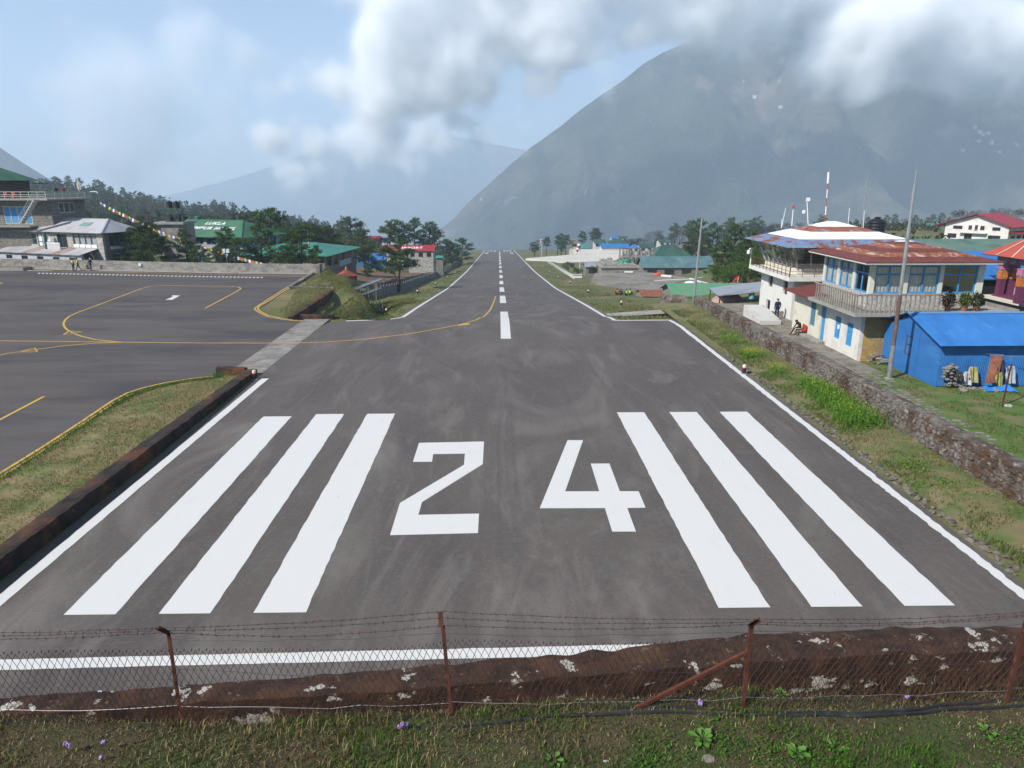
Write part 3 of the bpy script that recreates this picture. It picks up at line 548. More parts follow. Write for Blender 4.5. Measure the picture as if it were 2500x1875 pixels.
M_lawn = pm('dry_lawn', (.20, .165, .075), [((.11, .145, .04), .55, .46, .6), ((.26, .20, .105), .9, .5, .66), ((.055, .045, .025), 1.4, .62, .7), ((.05, .085, .018), 2.5, .55, .7, (1, 1, 1), 5, 0, .7)], rough=.95, bump=(.8, 25, .04))
def verge(name, poly, mat, h=.05, amp=.03, st=.5, zf=None):
    xs = [p[0] for p in poly]; ys = [p[1] for p in poly]; b = MB(); n = len(poly)
    o = MB().prism(poly, -.2, h).build(name, mat, kind='structure'); return o
verge('lawn', TRI, M_lawn, .05)
def tri_pt(r):
    x, y = r.uniform(-24, -15.8), r.uniform(16, 43.2); return (x, y) if in_poly(TRI, x, y) and fbm(x, y, .5, 1.1) > -.35 + r.uniform(-.3, .3) else None
scatter_grass('lawn_grass', 'short dry olive grass on the triangle beside the apron', tri_pt, 30000, lambda x, y: .045, [(.28, .23, .115), (.20, .17, .08), (.11, .145, .04), (.075, .14, .026)], [5, 4, 3, 2], (.04, .14), rng, (.012, .03))
scatter_grass('edge_weeds', 'fresh green weeds along the edges of the grass triangle', lambda r: (lambda q: (q[0] + r.normal(0, .16), q[1] + r.normal(0, .16)) if r.random() < .9 else None)((lambda i, f: (TRI[i][0] + (TRI[i + 1][0] - TRI[i][0]) * f, TRI[i][1] + (TRI[i + 1][1] - TRI[i][1]) * f))(r.integers(0, len(TRI) - 1), r.random())), 7000, lambda x, y: .03, [(.06, .15, .02), (.09, .19, .03), (.04, .10, .016)], [3, 2, 2], (.05, .16), rng, (.015, .035))

# right verge, kerb stones, long stone wall
M_verge = pm('verge_soil', (.16, .145, .065), [((.085, .13, .034), .6, .45, .6), ((.22, .165, .095), .8, .5, .66), ((.15, .125, .095), 2.2, .6, .72)], rough=.95, bump=(.8, 18, .05))
b = MB(); ys = np.arange(13, 70, .8); xs = [15.6, 16.0, 16.5, 17.2, 18, 19.05]
for y in ys:
    for i, x in enumerate(xs): b.v.append((x + .08 * math.sin(y * 1.3 + i) * (0 < i < 5), y, (-.06, -.1, .02, .1, .16, .2)[i] + fbm(x, y, .8, 2.0) * .06 * (i > 0)))
b.f = [(j * 6 + i, j * 6 + i + 1, (j + 1) * 6 + i + 1, (j + 1) * 6 + i) for j in range(len(ys) - 1) for i in range(5)]; b.m = [0] * len(b.f); b.build('verge', M_verge, smooth=True, kind='structure')
def rv(r):
    x, y = r.uniform(16.2, 19), r.uniform(14, 66); return (x, y) if fbm(x, y, .45, 4.1) > -.2 + r.uniform(-.35, .3) else None
scatter_grass('verge_grass', 'thin green and dry grass between the runway edge and the stone wall', rv, 30000, lambda x, y: .1 * (x - 16.2) / 2.8 + .02, DRY, [2, 3, 5, 7, 1], (.06, .22), rng, (.014, .034))
kerb = thing('stone_drain', 'row of loose grey stones edging the right side of the runway', 'drain', (16, 14, 0))
KM = []; M_kstone = pm('drain_stone', (.15, .135, .11), [((.08, .07, .05), 3, .45, .6), ((.24, .225, .2), 6, .56, .7), ((.07, .09, .03), 1.2, .55, .65)], rough=.95, bump=(.6, 14, .03))
for i in range(6):
    b = MB(); rock(b, (0, 0, 0), (.16, .12, .08), i * 5.3, 1); o = b.build('stone', M_kstone); KM.append(o.data); bpy.data.objects.remove(o)
for i in range(230):
    o = bpy.data.objects.new('stone', KM[i % 6]); C.objects.link(o); o.parent = kerb; y = 15 + (i / 230) ** 1.25 * 34; o.location = (-.02 + random.gauss(0, .14), y - 14 + random.uniform(-.1, .1), -.01); s_ = random.uniform(.5, 1.25); o.scale = (s_, s_, s_ * .8); o.rotation_euler = (random.uniform(-.2, .2), random.uniform(-.2, .2), random.uniform(0, 6.3))
WX = 18.98
WZ = lambda f: float(np.interp(f, [0, .1, .2, .5, .75, 1], [1.5, 1.5, 1.48, 1.5, 1.3, 1.0]))
rwall = lumpy_wall('stone_wall', 'long rubble stone wall with brown moss between runway and buildings', [((WX + .1, 14), (19.75, 14)), ((WX + .1, 40), (19.7, 40)), ((WX + .1, 69), (19.65, 69))], lambda f: WZ(f) - .03, lambda f: -.2, M_mstone, amp=.04, step=.3, seed=8.0)
SM = []
for i in range(8):
    b = MB(); w_, h_ = random.uniform(.15, .24), random.uniform(.07, .12)
    vs = []
    for sx, ins in ((0, 1), (-.075, .82)):
        vs += [(sx + random.uniform(-.02, .02), w_ * ins * u + random.uniform(-.03, .03), h_ * ins * v + random.uniform(-.02, .02)) for u, v in ((-1, -.7), (-.5, -1), (.6, -1), (1, -.4), (1, .6), (.4, 1), (-.6, 1), (-1, .5))]
    b.add(vs, [tuple(range(8, 16))] + [(k, (k + 1) % 8, 8 + (k + 1) % 8, 8 + k) for k in range(8)]); o = b.build('stone', M_mstone); SM.append((o.data, w_, h_)); bpy.data.objects.remove(o)
rest = MB(); cnt = 0; zrow = .05; rows_ = []
while zrow < 1.42:
    rh = random.uniform(.15, .22); y = 14.2 + random.uniform(0, .3)
    while y < 68.5:
        me, w_, h_ = random.choice(SM); top = WZ((y - 14) / 55)
        if zrow + rh * .6 < top: rows_.append((y + w_, zrow + rh / 2, me, rh / (2 * h_)))
        y += 2 * w_ * random.uniform(.92, 1.08)
    zrow += rh * .95
rows_.sort(key=lambda r: abs(r[0] - 23))
for i, (y, z, me, sz) in enumerate(rows_):
    x = WX + .1 + random.uniform(-.025, .03); rx = random.uniform(-.12, .12)
    if i < 300:
        o = bpy.data.objects.new('stone', me); C.objects.link(o); o.parent = rwall; o.location = Vector((x, y, z)) - rwall.location; o.scale = (1, 1, sz); o.rotation_euler.x = rx
    else:
        R3 = Matrix.Rotation(rx, 3, 'X'); vs = [R3 @ Vector((v.co.x, v.co.y, v.co.z * sz)) + Vector((x, y, z)) for v in me.vertices]; rest.add(vs, [tuple(p.vertices) for p in me.polygons])
rest.build('far_stones', M_mstone, rwall, kind='stuff')
# flowering mustard
M_flow = leafmat('mustard')
def mustard(label, pts, n, h, yel, seed):
    r = np.random.default_rng(seed); c = np.mean(pts, 0); t = thing('mustard_patch', label, 'plants', (c[0], c[1], .05), 'mustard growing below the stone wall'); P = []
    while len(P) < n:
        a, b_ = pts[r.integers(0, len(pts))]; q = (a + r.normal(0, .4), b_ + r.normal(0, .45))
        if 16.6 < q[0] < 18.95: P.append((*q, .05))
    P = np.array(P); hs = r.uniform(h * .55, h, n); V1, F1, C1 = blades(P, hs, r.uniform(.012, .028, n), r.uniform(.05, .3, n), pick_cols([(.15, .29, .04), (.11, .23, .03), (.07, .15, .024)], [3, 3, 1], n, r), r)
    k = n * 5; Q = P[r.integers(0, n, k)]; hz_ = r.uniform(.1, 1, k) * h * .85; L1 = leaflets(Q + np.stack([r.normal(0, .05, k), r.normal(0, .05, k), hz_], 1), r.uniform(.05, .13, k) * (1.25 - hz_ / h * .6), pick_cols([(.16, .32, .045), (.115, .25, .032), (.07, .16, .022)], [3, 3, 2], k, r), r)
    V1, F1 = V1 - np.array(t.location), F1; o = mesh_obj('stems', np_mesh('stems', V1, F1, C1), M_leaf, t); mesh_obj('leaves', np_mesh('leaves', L1[0] - np.array(t.location), L1[1], L1[2]), M_leaf, t)
    m = int(n * yel); Q = P[r.integers(0, n, m)]; L2 = leaflets(Q + np.stack([r.normal(0, .05, m), r.normal(0, .05, m), r.uniform(.75, 1.05, m) * h], 1), r.uniform(.03, .06, m), pick_cols([(.42, .40, .03), (.34, .38, .04)], [1, 1], m, r), r)
    mesh_obj('flowers', np_mesh('flowers', L2[0] - np.array(t.location), L2[1], L2[2]), M_flow, t)
mustard('large bright green mustard patch with sparse yellow flowers against the stone wall', [(17.9, 39.5), (18.1, 38.2), (18.1, 37), (18.1, 36), (18.1, 35.2), (18.1, 34.3), (18.0, 33.4), (18.2, 32.6), (17.5, 35.5), (17.5, 34), (17.4, 33.2), (17.5, 32.6), (17.9, 38), (17.7, 37)], 1700, .95, .55, 1)
mustard('small mustard clump full of yellow flowers beside the bare earth', [(17.2, 47.3), (17.4, 46.6), (17.0, 46.9)], 170, .6, 6, 2)
mustard('sparse yellow mustard sprigs between the two denser clumps', [(17.4, 43.6), (17.5, 43.0), (17.2, 42.4)], 110, .55, 4, 3)
mustard('low green mustard seedlings near the grey ramp', [(17.6, 53), (17.8, 51.5), (17.4, 52.2), (17.9, 54.5)], 260, .4, .6, 4)
mustard('dark green weeds tuft alone in the dry verge', [(17.6, 27.6), (17.5, 27.2)], 60, .3, 0, 5); mustard('leafy green weed tuft close to the wall foot', [(17.7, 25.3), (17.9, 25.0)], 60, .3, 0, 6)

# runway edge lights
M_lblack = pm('black_metal', (.02, .02, .022), rough=.5); M_lwhite = pm('frosted_lamp', (.65, .62, .5), rough=.3); M_red = pm('red_paint', (.4, .06, .03), rough=.6)
def edge_light(px, py, label, x=None, s_=1.0):
    p = GP(px, py); t = thing('runway_light', label, 'light', (p.x, p.y, T(p.x, p.y) if abs(p.x) > 11.5 or p.y > 62.5 else 0), 'lights along the runway edges'); x, y, z = t.location
    part('base', M_conc, t, lambda b: b.lathe((x, y, z), [(.2, -.1), (.2, .06), (.16, .08)], 10)); part('stem', M_lblack, t, lambda b: b.lathe((x, y, z), [(.12, .06), (.12, .1), (.115, .42), (.1, .44)], 10)); part('lamp', M_lwhite, t, lambda b: b.lathe((x, y, z), [(.1, .44), (.12, .47), (.11, .58), (.06, .64), (.01, .65)], 10)); part('collar', M_red, t, lambda b: b.lathe((x, y, z), [(.13, .4), (.13, .44), (.10, .445)], 10))
edge_light(622, 926, 'runway edge light at the end of the mossy wing wall'); edge_light(1816, 912, 'runway edge light on the verge below the stone wall')
for i, p in enumerate(z3([(1075, 1112), (1412, 970), (1610, 872), (1735, 803), (1820, 745), (1887, 692), (1940, 655)])): edge_light(*p, 'small runway edge light standing in the grass beside the falling ditch')
for i, p in enumerate(z4([(1622, 1092), (1267, 955), (1068, 860), (940, 800), (850, 737), (778, 682)])): edge_light(*p, 'small runway edge light in the grass on the gravel yard side')

# ============================================================ BUILDINGS ON THE RIGHT
M_wplas = pm('white_plaster', (.62, .61, .57), [((.50, .48, .42), .8, .5, .7), ((.30, .28, .24), 2.2, .62, .78, (1, 1, .5), 6, 0, .7)], rough=.9, bump=(.25, 12, .02))
M_cream = pm('cream_plaster', (.58, .56, .46), [((.45, .42, .33), 1.1, .52, .7), ((.22, .20, .17), 3, .64, .78, (1, 1, .5), 6, 0, .6)], rough=.9, bump=(.2, 12, .02))
M_ochre = pm('ochre_mud_plaster', (.40, .26, .075), [((.26, .20, .12), 1.1, .46, .62, (1, 1, 1.6), 7), ((.20, .18, .15), 2.4, .56, .66, (1, 1, 2.5), 7), ((.48, .33, .10), 3, .55, .7)], rough=.95, bump=(1, 7, .06))
M_blue = pm('blue_paint', (.055, .26, .52), [((.04, .19, .40), 3, .5, .7), ((.12, .30, .45), 7, .62, .8)], rough=.6)
M_bluetin = pm('blue_tin', (.035, .165, .44), [((.028, .125, .34), .7, .46, .66, (1, .3, 1)), ((.07, .23, .50), 1.3, .56, .78, (1, .25, 1)), ((.05, .045, .06), 5, .70, .76, (1, 1, 1), 5, 0, .6), ((.20, .24, .30), 2.2, .66, .8, (2, .3, 1), 6, 0, .5)], rough=.5, metal=.1)
M_glass = pm('window_glass', (.02, .025, .03), rough=.08, spec=.7); M_curt = pm('white_curtain', (.74, .75, .74), [((.5, .52, .53), 5, .45, .62, (4, 4, .3))], rough=.95)
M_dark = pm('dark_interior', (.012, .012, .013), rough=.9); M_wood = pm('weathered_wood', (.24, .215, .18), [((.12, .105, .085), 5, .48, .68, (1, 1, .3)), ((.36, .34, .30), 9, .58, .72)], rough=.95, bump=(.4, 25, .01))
M_redroof = pm('maroon_tin', (.15, .042, .035), [((.11, .032, .028), 1.2, .46, .66), ((.20, .06, .04), 4, .56, .74)], rough=.75)
M_rustband = pm('peeling_tin', (.24, .085, .045), [((.46, .36, .28), 2.6, .52, .60, (1, .35, 1), 6), ((.12, .045, .03), 3.5, .55, .66, (1, .4, 1), 6)], rough=.85)
M_tblue = pm('tower_blue_tin', (.14, .20, .31), [((.19, .065, .035), 1.0, .50, .58, (1.2, .5, 1), 7), ((.22, .30, .42), 2, .56, .7), ((.08, .16, .33), 1.4, .60, .68)], rough=.7)
M_trust = pm('tower_rust_tin', (.24, .085, .045), [((.22, .25, .32), 1.3, .52, .62, (1.2, .5, 1), 7), ((.32, .13, .06), 3, .54, .7)], rough=.8)
M_twhite = pm('tower_white_tin', (.72, .72, .72), [((.5, .47, .44), 2.0, .60, .78, (1, .4, 1), 7, 0, .6)], rough=.7)
M_steel = pm('grey_steel', (.32, .33, .33), [((.2, .2, .2), 4, .5, .7)], rough=.5, metal=.5); M_iron = pm('brown_rail', (.12, .045, .03), rough=.8)
def wallp(b, ax, c, t, u0, u1, z0, z1, ops=()):
    """a wall of thickness t (c..c+t along ax) over u0..u1, z0..z1 with openings cut as real holes"""
    us = sorted({u0, u1, *[o[0] for o in ops], *[o[1] for o in ops]}); zs = sorted({z0, z1, *[o[2] for o in ops], *[o[3] for o in ops]})
    for i in range(len(us) - 1):
        j = 0
        while j < len(zs) - 1:
            um = (us[i] + us[i + 1]) / 2; hole = lambda k: any(o[0] < um < o[1] and o[2] < (zs[k] + zs[k + 1]) / 2 < o[3] for o in ops)
            if hole(j): j += 1; continue
            k = j
            while k + 1 < len(zs) - 1 and not hole(k + 1): k += 1
            a, d = min(c, c + t), max(c, c + t)
            if ax == 'x': b.box(a, d, us[i], us[i + 1], zs[j], zs[k + 1])
            else: b.box(us[i], us[i + 1], a, d, zs[j], zs[k + 1])
            j = k + 1
def bx(b, ax, c0, c1, u0, u1, z0, z1):
    a, d = min(c0, c1), max(c0, c1)
    return b.box(a, d, u0, u1, z0, z1) if ax == 'x' else b.box(u0, u1, a, d, z0, z1)
def window(par, ax, c, s_, u0, u1, z0, z1, fm, nu=2, zt=None, fw=.07, glass=None, curtain=None, name='window', inset=.05, sill=None):
    """frame set in the opening (s_ = direction into the wall), mullions, panes"""
    b = MB(); c1, c2 = c + s_ * inset, c + s_ * (inset + .07)
    for (a0, a1, b0, b1) in ((u0, u1, z0, z0 + fw), (u0, u1, z1 - fw, z1), (u0, u0 + fw, z0 + fw, z1 - fw), (u1 - fw, u1, z0 + fw, z1 - fw)): bx(b, ax, c1, c2, a0, a1, b0, b1)
    if zt: bx(b, ax, c1, c2, u0 + fw, u1 - fw, zt - fw / 2, zt + fw / 2)
    w = (u1 - u0) / nu
    for i in range(1, nu):
        um = u0 + w * i
        for (b0, b1) in (((z0 + fw, zt - fw / 2), (zt + fw / 2, z1 - fw)) if zt else ((z0 + fw, z1 - fw),)): bx(b, ax, c1, c2, um - fw / 2, um + fw / 2, b0, b1)
    o = b.build(name, fm, par)
    for i in range(nu):
        for (b0, b1) in (((z0 + fw, zt - fw / 2), (zt + fw / 2, z1 - fw)) if zt else ((z0 + fw, z1 - fw),)):
            g = MB(); bx(g, ax, c + s_ * (inset + .03), c + s_ * (inset + .04), u0 + w * i + fw / 2, u0 + w * (i + 1) - fw / 2, b0, b1); g.build('pane', glass or M_glass, o)
    if curtain:
        g = MB(); n = 26; vs = []
        for i in range(n + 1):
            u = u0 + fw + (u1 - u0 - 2 * fw) * i / n; d = c + s_ * (inset + .12 + .025 * math.sin(i * 1.9))
            vs += [(d, u, z0) if ax == 'x' else (u, d, z0), (d, u, z1) if ax == 'x' else (u, d, z1)]
        g.add(vs, [(2 * i, 2 * i + 2, 2 * i + 3, 2 * i + 1) for i in range(n)]); g.build('curtain', curtain, o)
    if sill: bx(MB(), ax, 0, 0, 0, 0, 0, 0)
    return o
M_clear = None
def clear_glass():
    global M_clear
    if M_clear is None:
        m = bpy.data.materials.new('clear_glass'); m.use_nodes = True; nt = m.node_tree; nt.nodes.remove(nt.nodes['Principled BSDF']); g = nt.nodes.new('ShaderNodeBsdfGlossy'); g.inputs['Roughness'].default_value = .05; t = nt.nodes.new('ShaderNodeBsdfTransparent'); t.inputs[0].default_value = (.93, .95, .95, 1)
        mx = nt.nodes.new('ShaderNodeMixShader'); mx.inputs[0].default_value = .16; nt.links.new(t.outputs[0], mx.inputs[1]); nt.links.new(g.outputs[0], mx.inputs[2]); nt.links.new(mx.outputs[0], nt.nodes['Material Output'].inputs['Surface']); M_clear = m
    return M_clear
def hip_bands(par, x0, x1, y0, y1, z0, rx0, rx1, ry, z1, cuts, mats, t=.04, name='roof_band'):
    """hip roof in horizontal painted bands; cuts = fractions up the slope"""
    out = []
    for k in range(len(cuts) - 1):
        f0, f1 = cuts[k], cuts[k + 1]; L_ = lambda a, c, f: a + (c - a) * f
        lo = [(L_(x0, rx0, f0), L_(y0, ry, f0)), (L_(x1, rx1, f0), L_(y0, ry, f0)), (L_(x1, rx1, f0), L_(y1, ry, f0)), (L_(x0, rx0, f0), L_(y1, ry, f0))]
        hi = [(L_(x0, rx0, f1), L_(y0, ry, f1)), (L_(x1, rx1, f1), L_(y0, ry, f1)), (L_(x1, rx1, f1), L_(y1, ry, f1)), (L_(x0, rx0, f1), L_(y1, ry, f1))]
        za, zb = L_(z0, z1, f0), L_(z0, z1, f1); b = MB()
        for i in range(4):
            j = (i + 1) % 4; q = [Vector((*lo[i], za)), Vector((*lo[j], za)), Vector((*hi[j], zb)), Vector((*hi[i], zb))]
            if (q[2] - q[3]).length < .05: q = q[:2] + [(q[2] + q[3]) / 2]
            b.slab(q, t)
        out.append(b.build(name, mats[k], par))
    return out

# ---- airport house -----------------------------------------------------------
house = thing('airport_house', 'two storey white airport house with blue windows, balcony and rusty maroon roof', 'house', (24.15, 46.2, 0))
W1 = (49.0, 49.85, .85, 2.42); W2 = (47.2, 48.05, .7, 2.3)
b = MB(); wallp(b, 'x', 24.15, .25, 46.2, 51.0, -.1, 3.2, [W1, W2]); wallp(b, 'y', 51.0, -.2, 24.4, 34, -.1, 3.2); b.build('wall', M_wplas, house, label='white plastered wall with two blue openings')
b = MB(); wallp(b, 'y', 46.2, .25, 24.4, 34, -.1, 3.2); b.box(33.8, 34, 46.45, 50.8, -.1, 3.2); b.build('wall', M_ochre, house, label='ochre mud plastered wall')
window(house, 'x', 24.15, 1, *W1[:2], *W1[2:], M_blue, 2, 1.9, glass=M_blue, name='shutter'); window(house, 'x', 24.15, 1, *W2[:2], *W2[2:], M_blue, 2, 1.75, glass=M_blue, name='shutter')
P_box('notice', M_twhite, house, 24.175, 24.19, 49.2, 49.5, 1.55, 1.85)
P_box('balcony_slab', M_conc, house, 23.0, 33.6, 45.0, 52.2, 3.2, 3.42)
def baluster(p, s_=1.0):
    b = MB(); r = random.uniform(-.03, .03); b.tube([(p[0], p[1], 3.42), (p[0] + r, p[1] + r * .5, 3.75), (p[0] + .03, p[1], 4.1), (p[0], p[1], 4.56)], [.05, .045, .055, .045], 6); b.build('baluster', M_wood, house)
for i in range(19): baluster((23.1, 45.15 + i * .335))
for i in range(1, 18): baluster((23.1 + i * .315, 45.12))
part('rail', M_wood, house, lambda b: b.bar((23.1, 45.0, 4.6), (23.1, 51.4, 4.6), .13, .09)); part('rail', M_wood, house, lambda b: b.bar((23.17, 45.12, 4.6), (28.6, 45.12, 4.6), .13, .09))
M_peb = pm('pebbled_wall', (.42, .40, .38), [((.22, .21, .2), 7, .48, .6), ((.55, .54, .52), 14, .55, .7)], rough=.95, bump=(.6, 25, .03))
b = MB(); wallp(b, 'y', 47.5, .2, 25.0, 32.75, 3.42, 4.33); wallp(b, 'x', 25.0, .2, 47.7, 54.5, 3.42, 4.33); b.build('sill_wall', M_peb, house)
b = MB(); wallp(b, 'y', 47.5, .2, 25.0, 32.75, 6.22, 6.48); wallp(b, 'x', 25.0, .2, 47.7, 54.5, 6.22, 6.48); b.build('lintel', M_cream, house)
cols_x = [(25.0, 25.33), (27.35, 27.62), (29.72, 29.98), (32.3, 32.75)]
for a, c in cols_x: P_box('column', M_cream, house, a, c, 47.46, 47.74, 4.33, 6.22)
for a, c in ((49.55, 49.85), (51.9, 52.2), (54.2, 54.5)): P_box('column', M_cream, house, 24.96, 25.24, a, c, 4.33, 6.22)
cg = clear_glass()
for (a, c), cu in zip(((25.33, 27.35), (27.62, 29.72), (29.98, 32.3)), (M_curt, M_curt, None)): window(house, 'y', 47.5, 1, a, c, 4.34, 6.21, M_blue, 2, 5.62, .1, glass=cg, curtain=cu)
for a, c in ((47.74, 49.55), (49.85, 51.9), (52.2, 54.2)): window(house, 'x', 25.0, 1, a, c, 4.34, 6.21, M_blue, 2, 5.62, .1, glass=cg, curtain=M_curt if a > 49 else None)
b = MB(); b.box(25.6, 32.75, 54.3, 54.5, 3.42, 6.4); b.box(32.55, 32.75, 47.7, 54.3, 3.42, 6.4); b.build('back_wall', M_cream, house); P_box('room_floor', M_dark, house, 25.2, 32.55, 47.7, 54.3, 3.42, 3.5)
P_box('ceiling', M_cream, house, 24.6, 33.0, 46.9, 55.0, 6.48, 6.54)
hip_bands(house, 24.05, 33.35, 46.45, 55.6, 6.55, 28.6, 29.3, 51.0, 7.62, [0, .24, .43, .62, .80, .94, 1], [M_redroof, M_rustband, M_redroof, M_rustband, M_redroof, M_twhite])
part('fascia', M_cream, house, lambda b: (b.box(24.1, 24.16, 46.5, 55.5, 6.4, 6.52), b.box(24.2, 33.2, 46.5, 46.56, 6.4, 6.52)))
# lower annex with porch roof, joined to the house
annex = thing('porch_annex', 'single storey cream annex with blue doors under a maroon lean-to roof', 'building', (24.3, 51.2, 0))
AD = (51.75, 52.5, .1, 2.75); AW = (53.5, 54.4, .9, 2.85)
b = MB(); wallp(b, 'x', 24.3, .22, 51.02, 57.6, -.1, 3.1, [AD, AW]); b.box(24.52, 31, 57.4, 57.6, -.1, 3.1); b.build('wall', M_cream, annex)
b = MB(); bx(b, 'x', 24.4, 24.45, AD[0], AD[1], AD[2], AD[3]); d = b.build('door', M_blue, annex); part('handle', M_steel, d, lambda b: b.box(24.37, 24.4, 51.85, 51.9, 1.2, 1.35)); window(annex, 'x', 24.3, 1, *AW, M_blue, 2, 2.2, glass=pm('green_pane', (.10, .16, .12), rough=.3))
part('roof', M_redroof, annex, lambda b: b.slab([(23.4, 50.9, 3.18), (31, 50.9, 4.3), (31, 58, 4.3), (23.4, 58, 3.18)], .06)); P_box('step', M_conc, annex, 23.75, 24.3, 51.4, 55.4, 0, .16)
# potted plants at the end of the balcony
M_terra = pm('terracotta', (.28, .11, .06), rough=.9)
def bush_mesh(name, c, r, n, pal, rng, size=(.06, .14)):
    u = rng.normal(size=(n, 3)); u /= np.linalg.norm(u, axis=1)[:, None]; rad = rng.uniform(.35, 1, n)[:, None] ** .6; lump = np.array([1 + .35 * mnoise.noise(Vector(p) * 1.8 + Vector((c[0], c[1], 0))) for p in u])[:, None]
    P = np.array(c) + u * rad * lump * np.array(r); P[:, 2] = np.maximum(P[:, 2], c[2] - r[2] * .95); return leaflets(P, rng.uniform(size[0], size[1], n), pick_cols(pal, [1] * len(pal), n, rng, .3), rng)
rng = np.random.default_rng(21)
for x, lab, pal in ((29.6, 'reddish dry potted plant on the balcony end', [(.10, .06, .03), (.07, .08, .03), (.12, .04, .02)]), (30.7, 'yellow flowering potted plant on the balcony end', [(.10, .13, .02), (.3, .28, .03), (.05, .09, .02)]), (31.5, 'green leafy potted plant against the balcony corner', [(.05, .08, .02), (.09, .09, .04)])):
    t = thing('potted_plant', lab, 'plant', (x, 45.9, 3.42)); part('pot', M_terra, t, lambda b: b.lathe((x, 45.9, 3.42), [(.15, 0), (.21, .32), (.23, .36), (.2, .36)], 12))
    V1, F1, C1 = bush_mesh('foliage', (x, 45.9, 4.15), (.45, .3, .55), 800, pal, rng, (.08, .18)); mesh_obj('foliage', np_mesh('foliage', V1 - np.array(t.location), F1, C1), M_leaf, t)

# ---- control tower ------------------------------------------------------------
tower = thing('control_tower', 'white airport control tower with slanted glass cab and striped blue and white roof', 'tower', (25.5, 61, 0))
OPS = [(65.75, 66.8, 2.2, 3.35), (62.2, 63.2, 2.0, 3.18), (65.85, 66.9, -.4, .95)]
b = MB(); wallp(b, 'x', 25.5, .3, 61.0, 68.7, -1.2, 3.55, OPS); b.build('wall', M_wplas, tower); b = MB(); wallp(b, 'y', 61.0, .3, 25.8, 34.5, -1.2, 3.55); b.box(34.2, 34.5, 61.3, 68.7, -1.2, 3.55); b.box(25.8, 34.2, 68.4, 68.7, -1.2, 3.55); b.build('wall', M_cream, tower)
for o_ in OPS[:2]: window(tower, 'x', 25.5, 1, *o_, M_dark, 1, None, .04, glass=M_glass, inset=.18)
b = MB(); bx(b, 'x', 25.68, 25.72, *OPS[2][:2], *OPS[2][2:]); b.build('door', M_dark, tower)
P_box('balcony_slab', M_wplas, tower, 24.5, 36.2, 59.7, 69.6, 3.55, 3.9)
b = MB(); wallp(b, 'x', 25.6, .2, 60.8, 68.4, 3.9, 4.5); wallp(b, 'y', 60.8, .2, 25.8, 35.0, 3.9, 4.5); b.box(25.8, 35, 68.2, 68.4, 3.9, 4.5); b.box(34.8, 35, 61, 68.2, 3.9, 4.5); b.build('cab_wall', M_cream, tower)
lo = [(25.62, 60.82), (34.98, 60.82), (34.98, 68.38), (25.62, 68.38)]; hi = [(25.0, 60.15), (35.6, 60.15), (35.6, 69.0), (25.0, 69.0)]
for i in range(4):
    j = (i + 1) % 4; n = (8, 7, 8, 7)[i]
    P0, P1, Q0, Q1 = Vector((*lo[i], 4.5)), Vector((*lo[j], 4.5)), Vector((*hi[i], 6.3)), Vector((*hi[j], 6.3))
    b = MB(); b.add([P0, P1, Q1, Q0], [(0, 1, 2, 3)]); g = b.build('glazing', cg, tower)
    for k in range(n): part('mullion', M_steel, g, lambda b: b.bar(P0.lerp(P1, k / n), Q0.lerp(Q1, k / n), .1 if k else .16, .1 if k else .16))
    part('transom', M_steel, g, lambda b: b.bar(P0.lerp(Q0, .8), P1.lerp(Q1, .8), .07)); part('head_rail', M_steel, g, lambda b: b.bar(Q0, Q1, .12))
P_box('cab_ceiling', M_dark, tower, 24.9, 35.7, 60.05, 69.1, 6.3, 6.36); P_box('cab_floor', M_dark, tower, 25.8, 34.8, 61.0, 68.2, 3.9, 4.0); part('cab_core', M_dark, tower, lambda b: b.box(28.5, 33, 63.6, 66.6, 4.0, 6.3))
desk = part('console', pm('console_grey', (.10, .09, .085), rough=.6), tower, lambda b: (b.box(25.9, 26.6, 61.2, 68, 4.0, 4.75), b.box(26.6, 34, 61.1, 61.7, 4.0, 4.75)))
hip_bands(tower, 23.95, 36.8, 59.1, 70.2, 6.42, 29.4, 30.3, 64.7, 8.28, [0, .30, .58, .78, 1.0], [M_tblue, M_twhite, M_trust, M_twhite])
for (p, q) in (((24.55, 59.75), (24.55, 69.5)), ((24.55, 59.75), (36.1, 59.75))):
    n = 11; A, B = Vector((*p, 3.9)), Vector((*q, 3.9)); rl = part('railing', M_iron, tower, lambda b: (b.bar(A + Vector((0, 0, .85)), B + Vector((0, 0, .85)), .06), b.bar(A + Vector((0, 0, .5)), B + Vector((0, 0, .5)), .03), b.bar(A + Vector((0, 0, .22)), B + Vector((0, 0, .22)), .03)))
    for k in range(n): part('stanchion', M_iron, rl, lambda b: b.bar(A.lerp(B, (k + .03) / n), A.lerp(B, (k + .03) / n) + Vector((0, 0, .85)), .04))
cp = part('camera_post', M_twhite, tower, lambda b: b.tube([(24.5, 69.3, 3.85), (24.5, 69.3, 5.35), (24.35, 69.2, 5.5), (24.2, 69.1, 5.4)], .06, 8)); part('camera_dome', M_twhite, cp, lambda b: b.lathe((24.15, 69.05, 5.05), [(.05, -.12), (.15, -.05), (.17, .1), (.14, .28), (.02, .32)], 10)); part('lens', M_lblack, cp, lambda b: b.lathe((24.15, 69.05, 4.98), [(.03, -.14), (.12, -.05), (.13, .04)], 10))
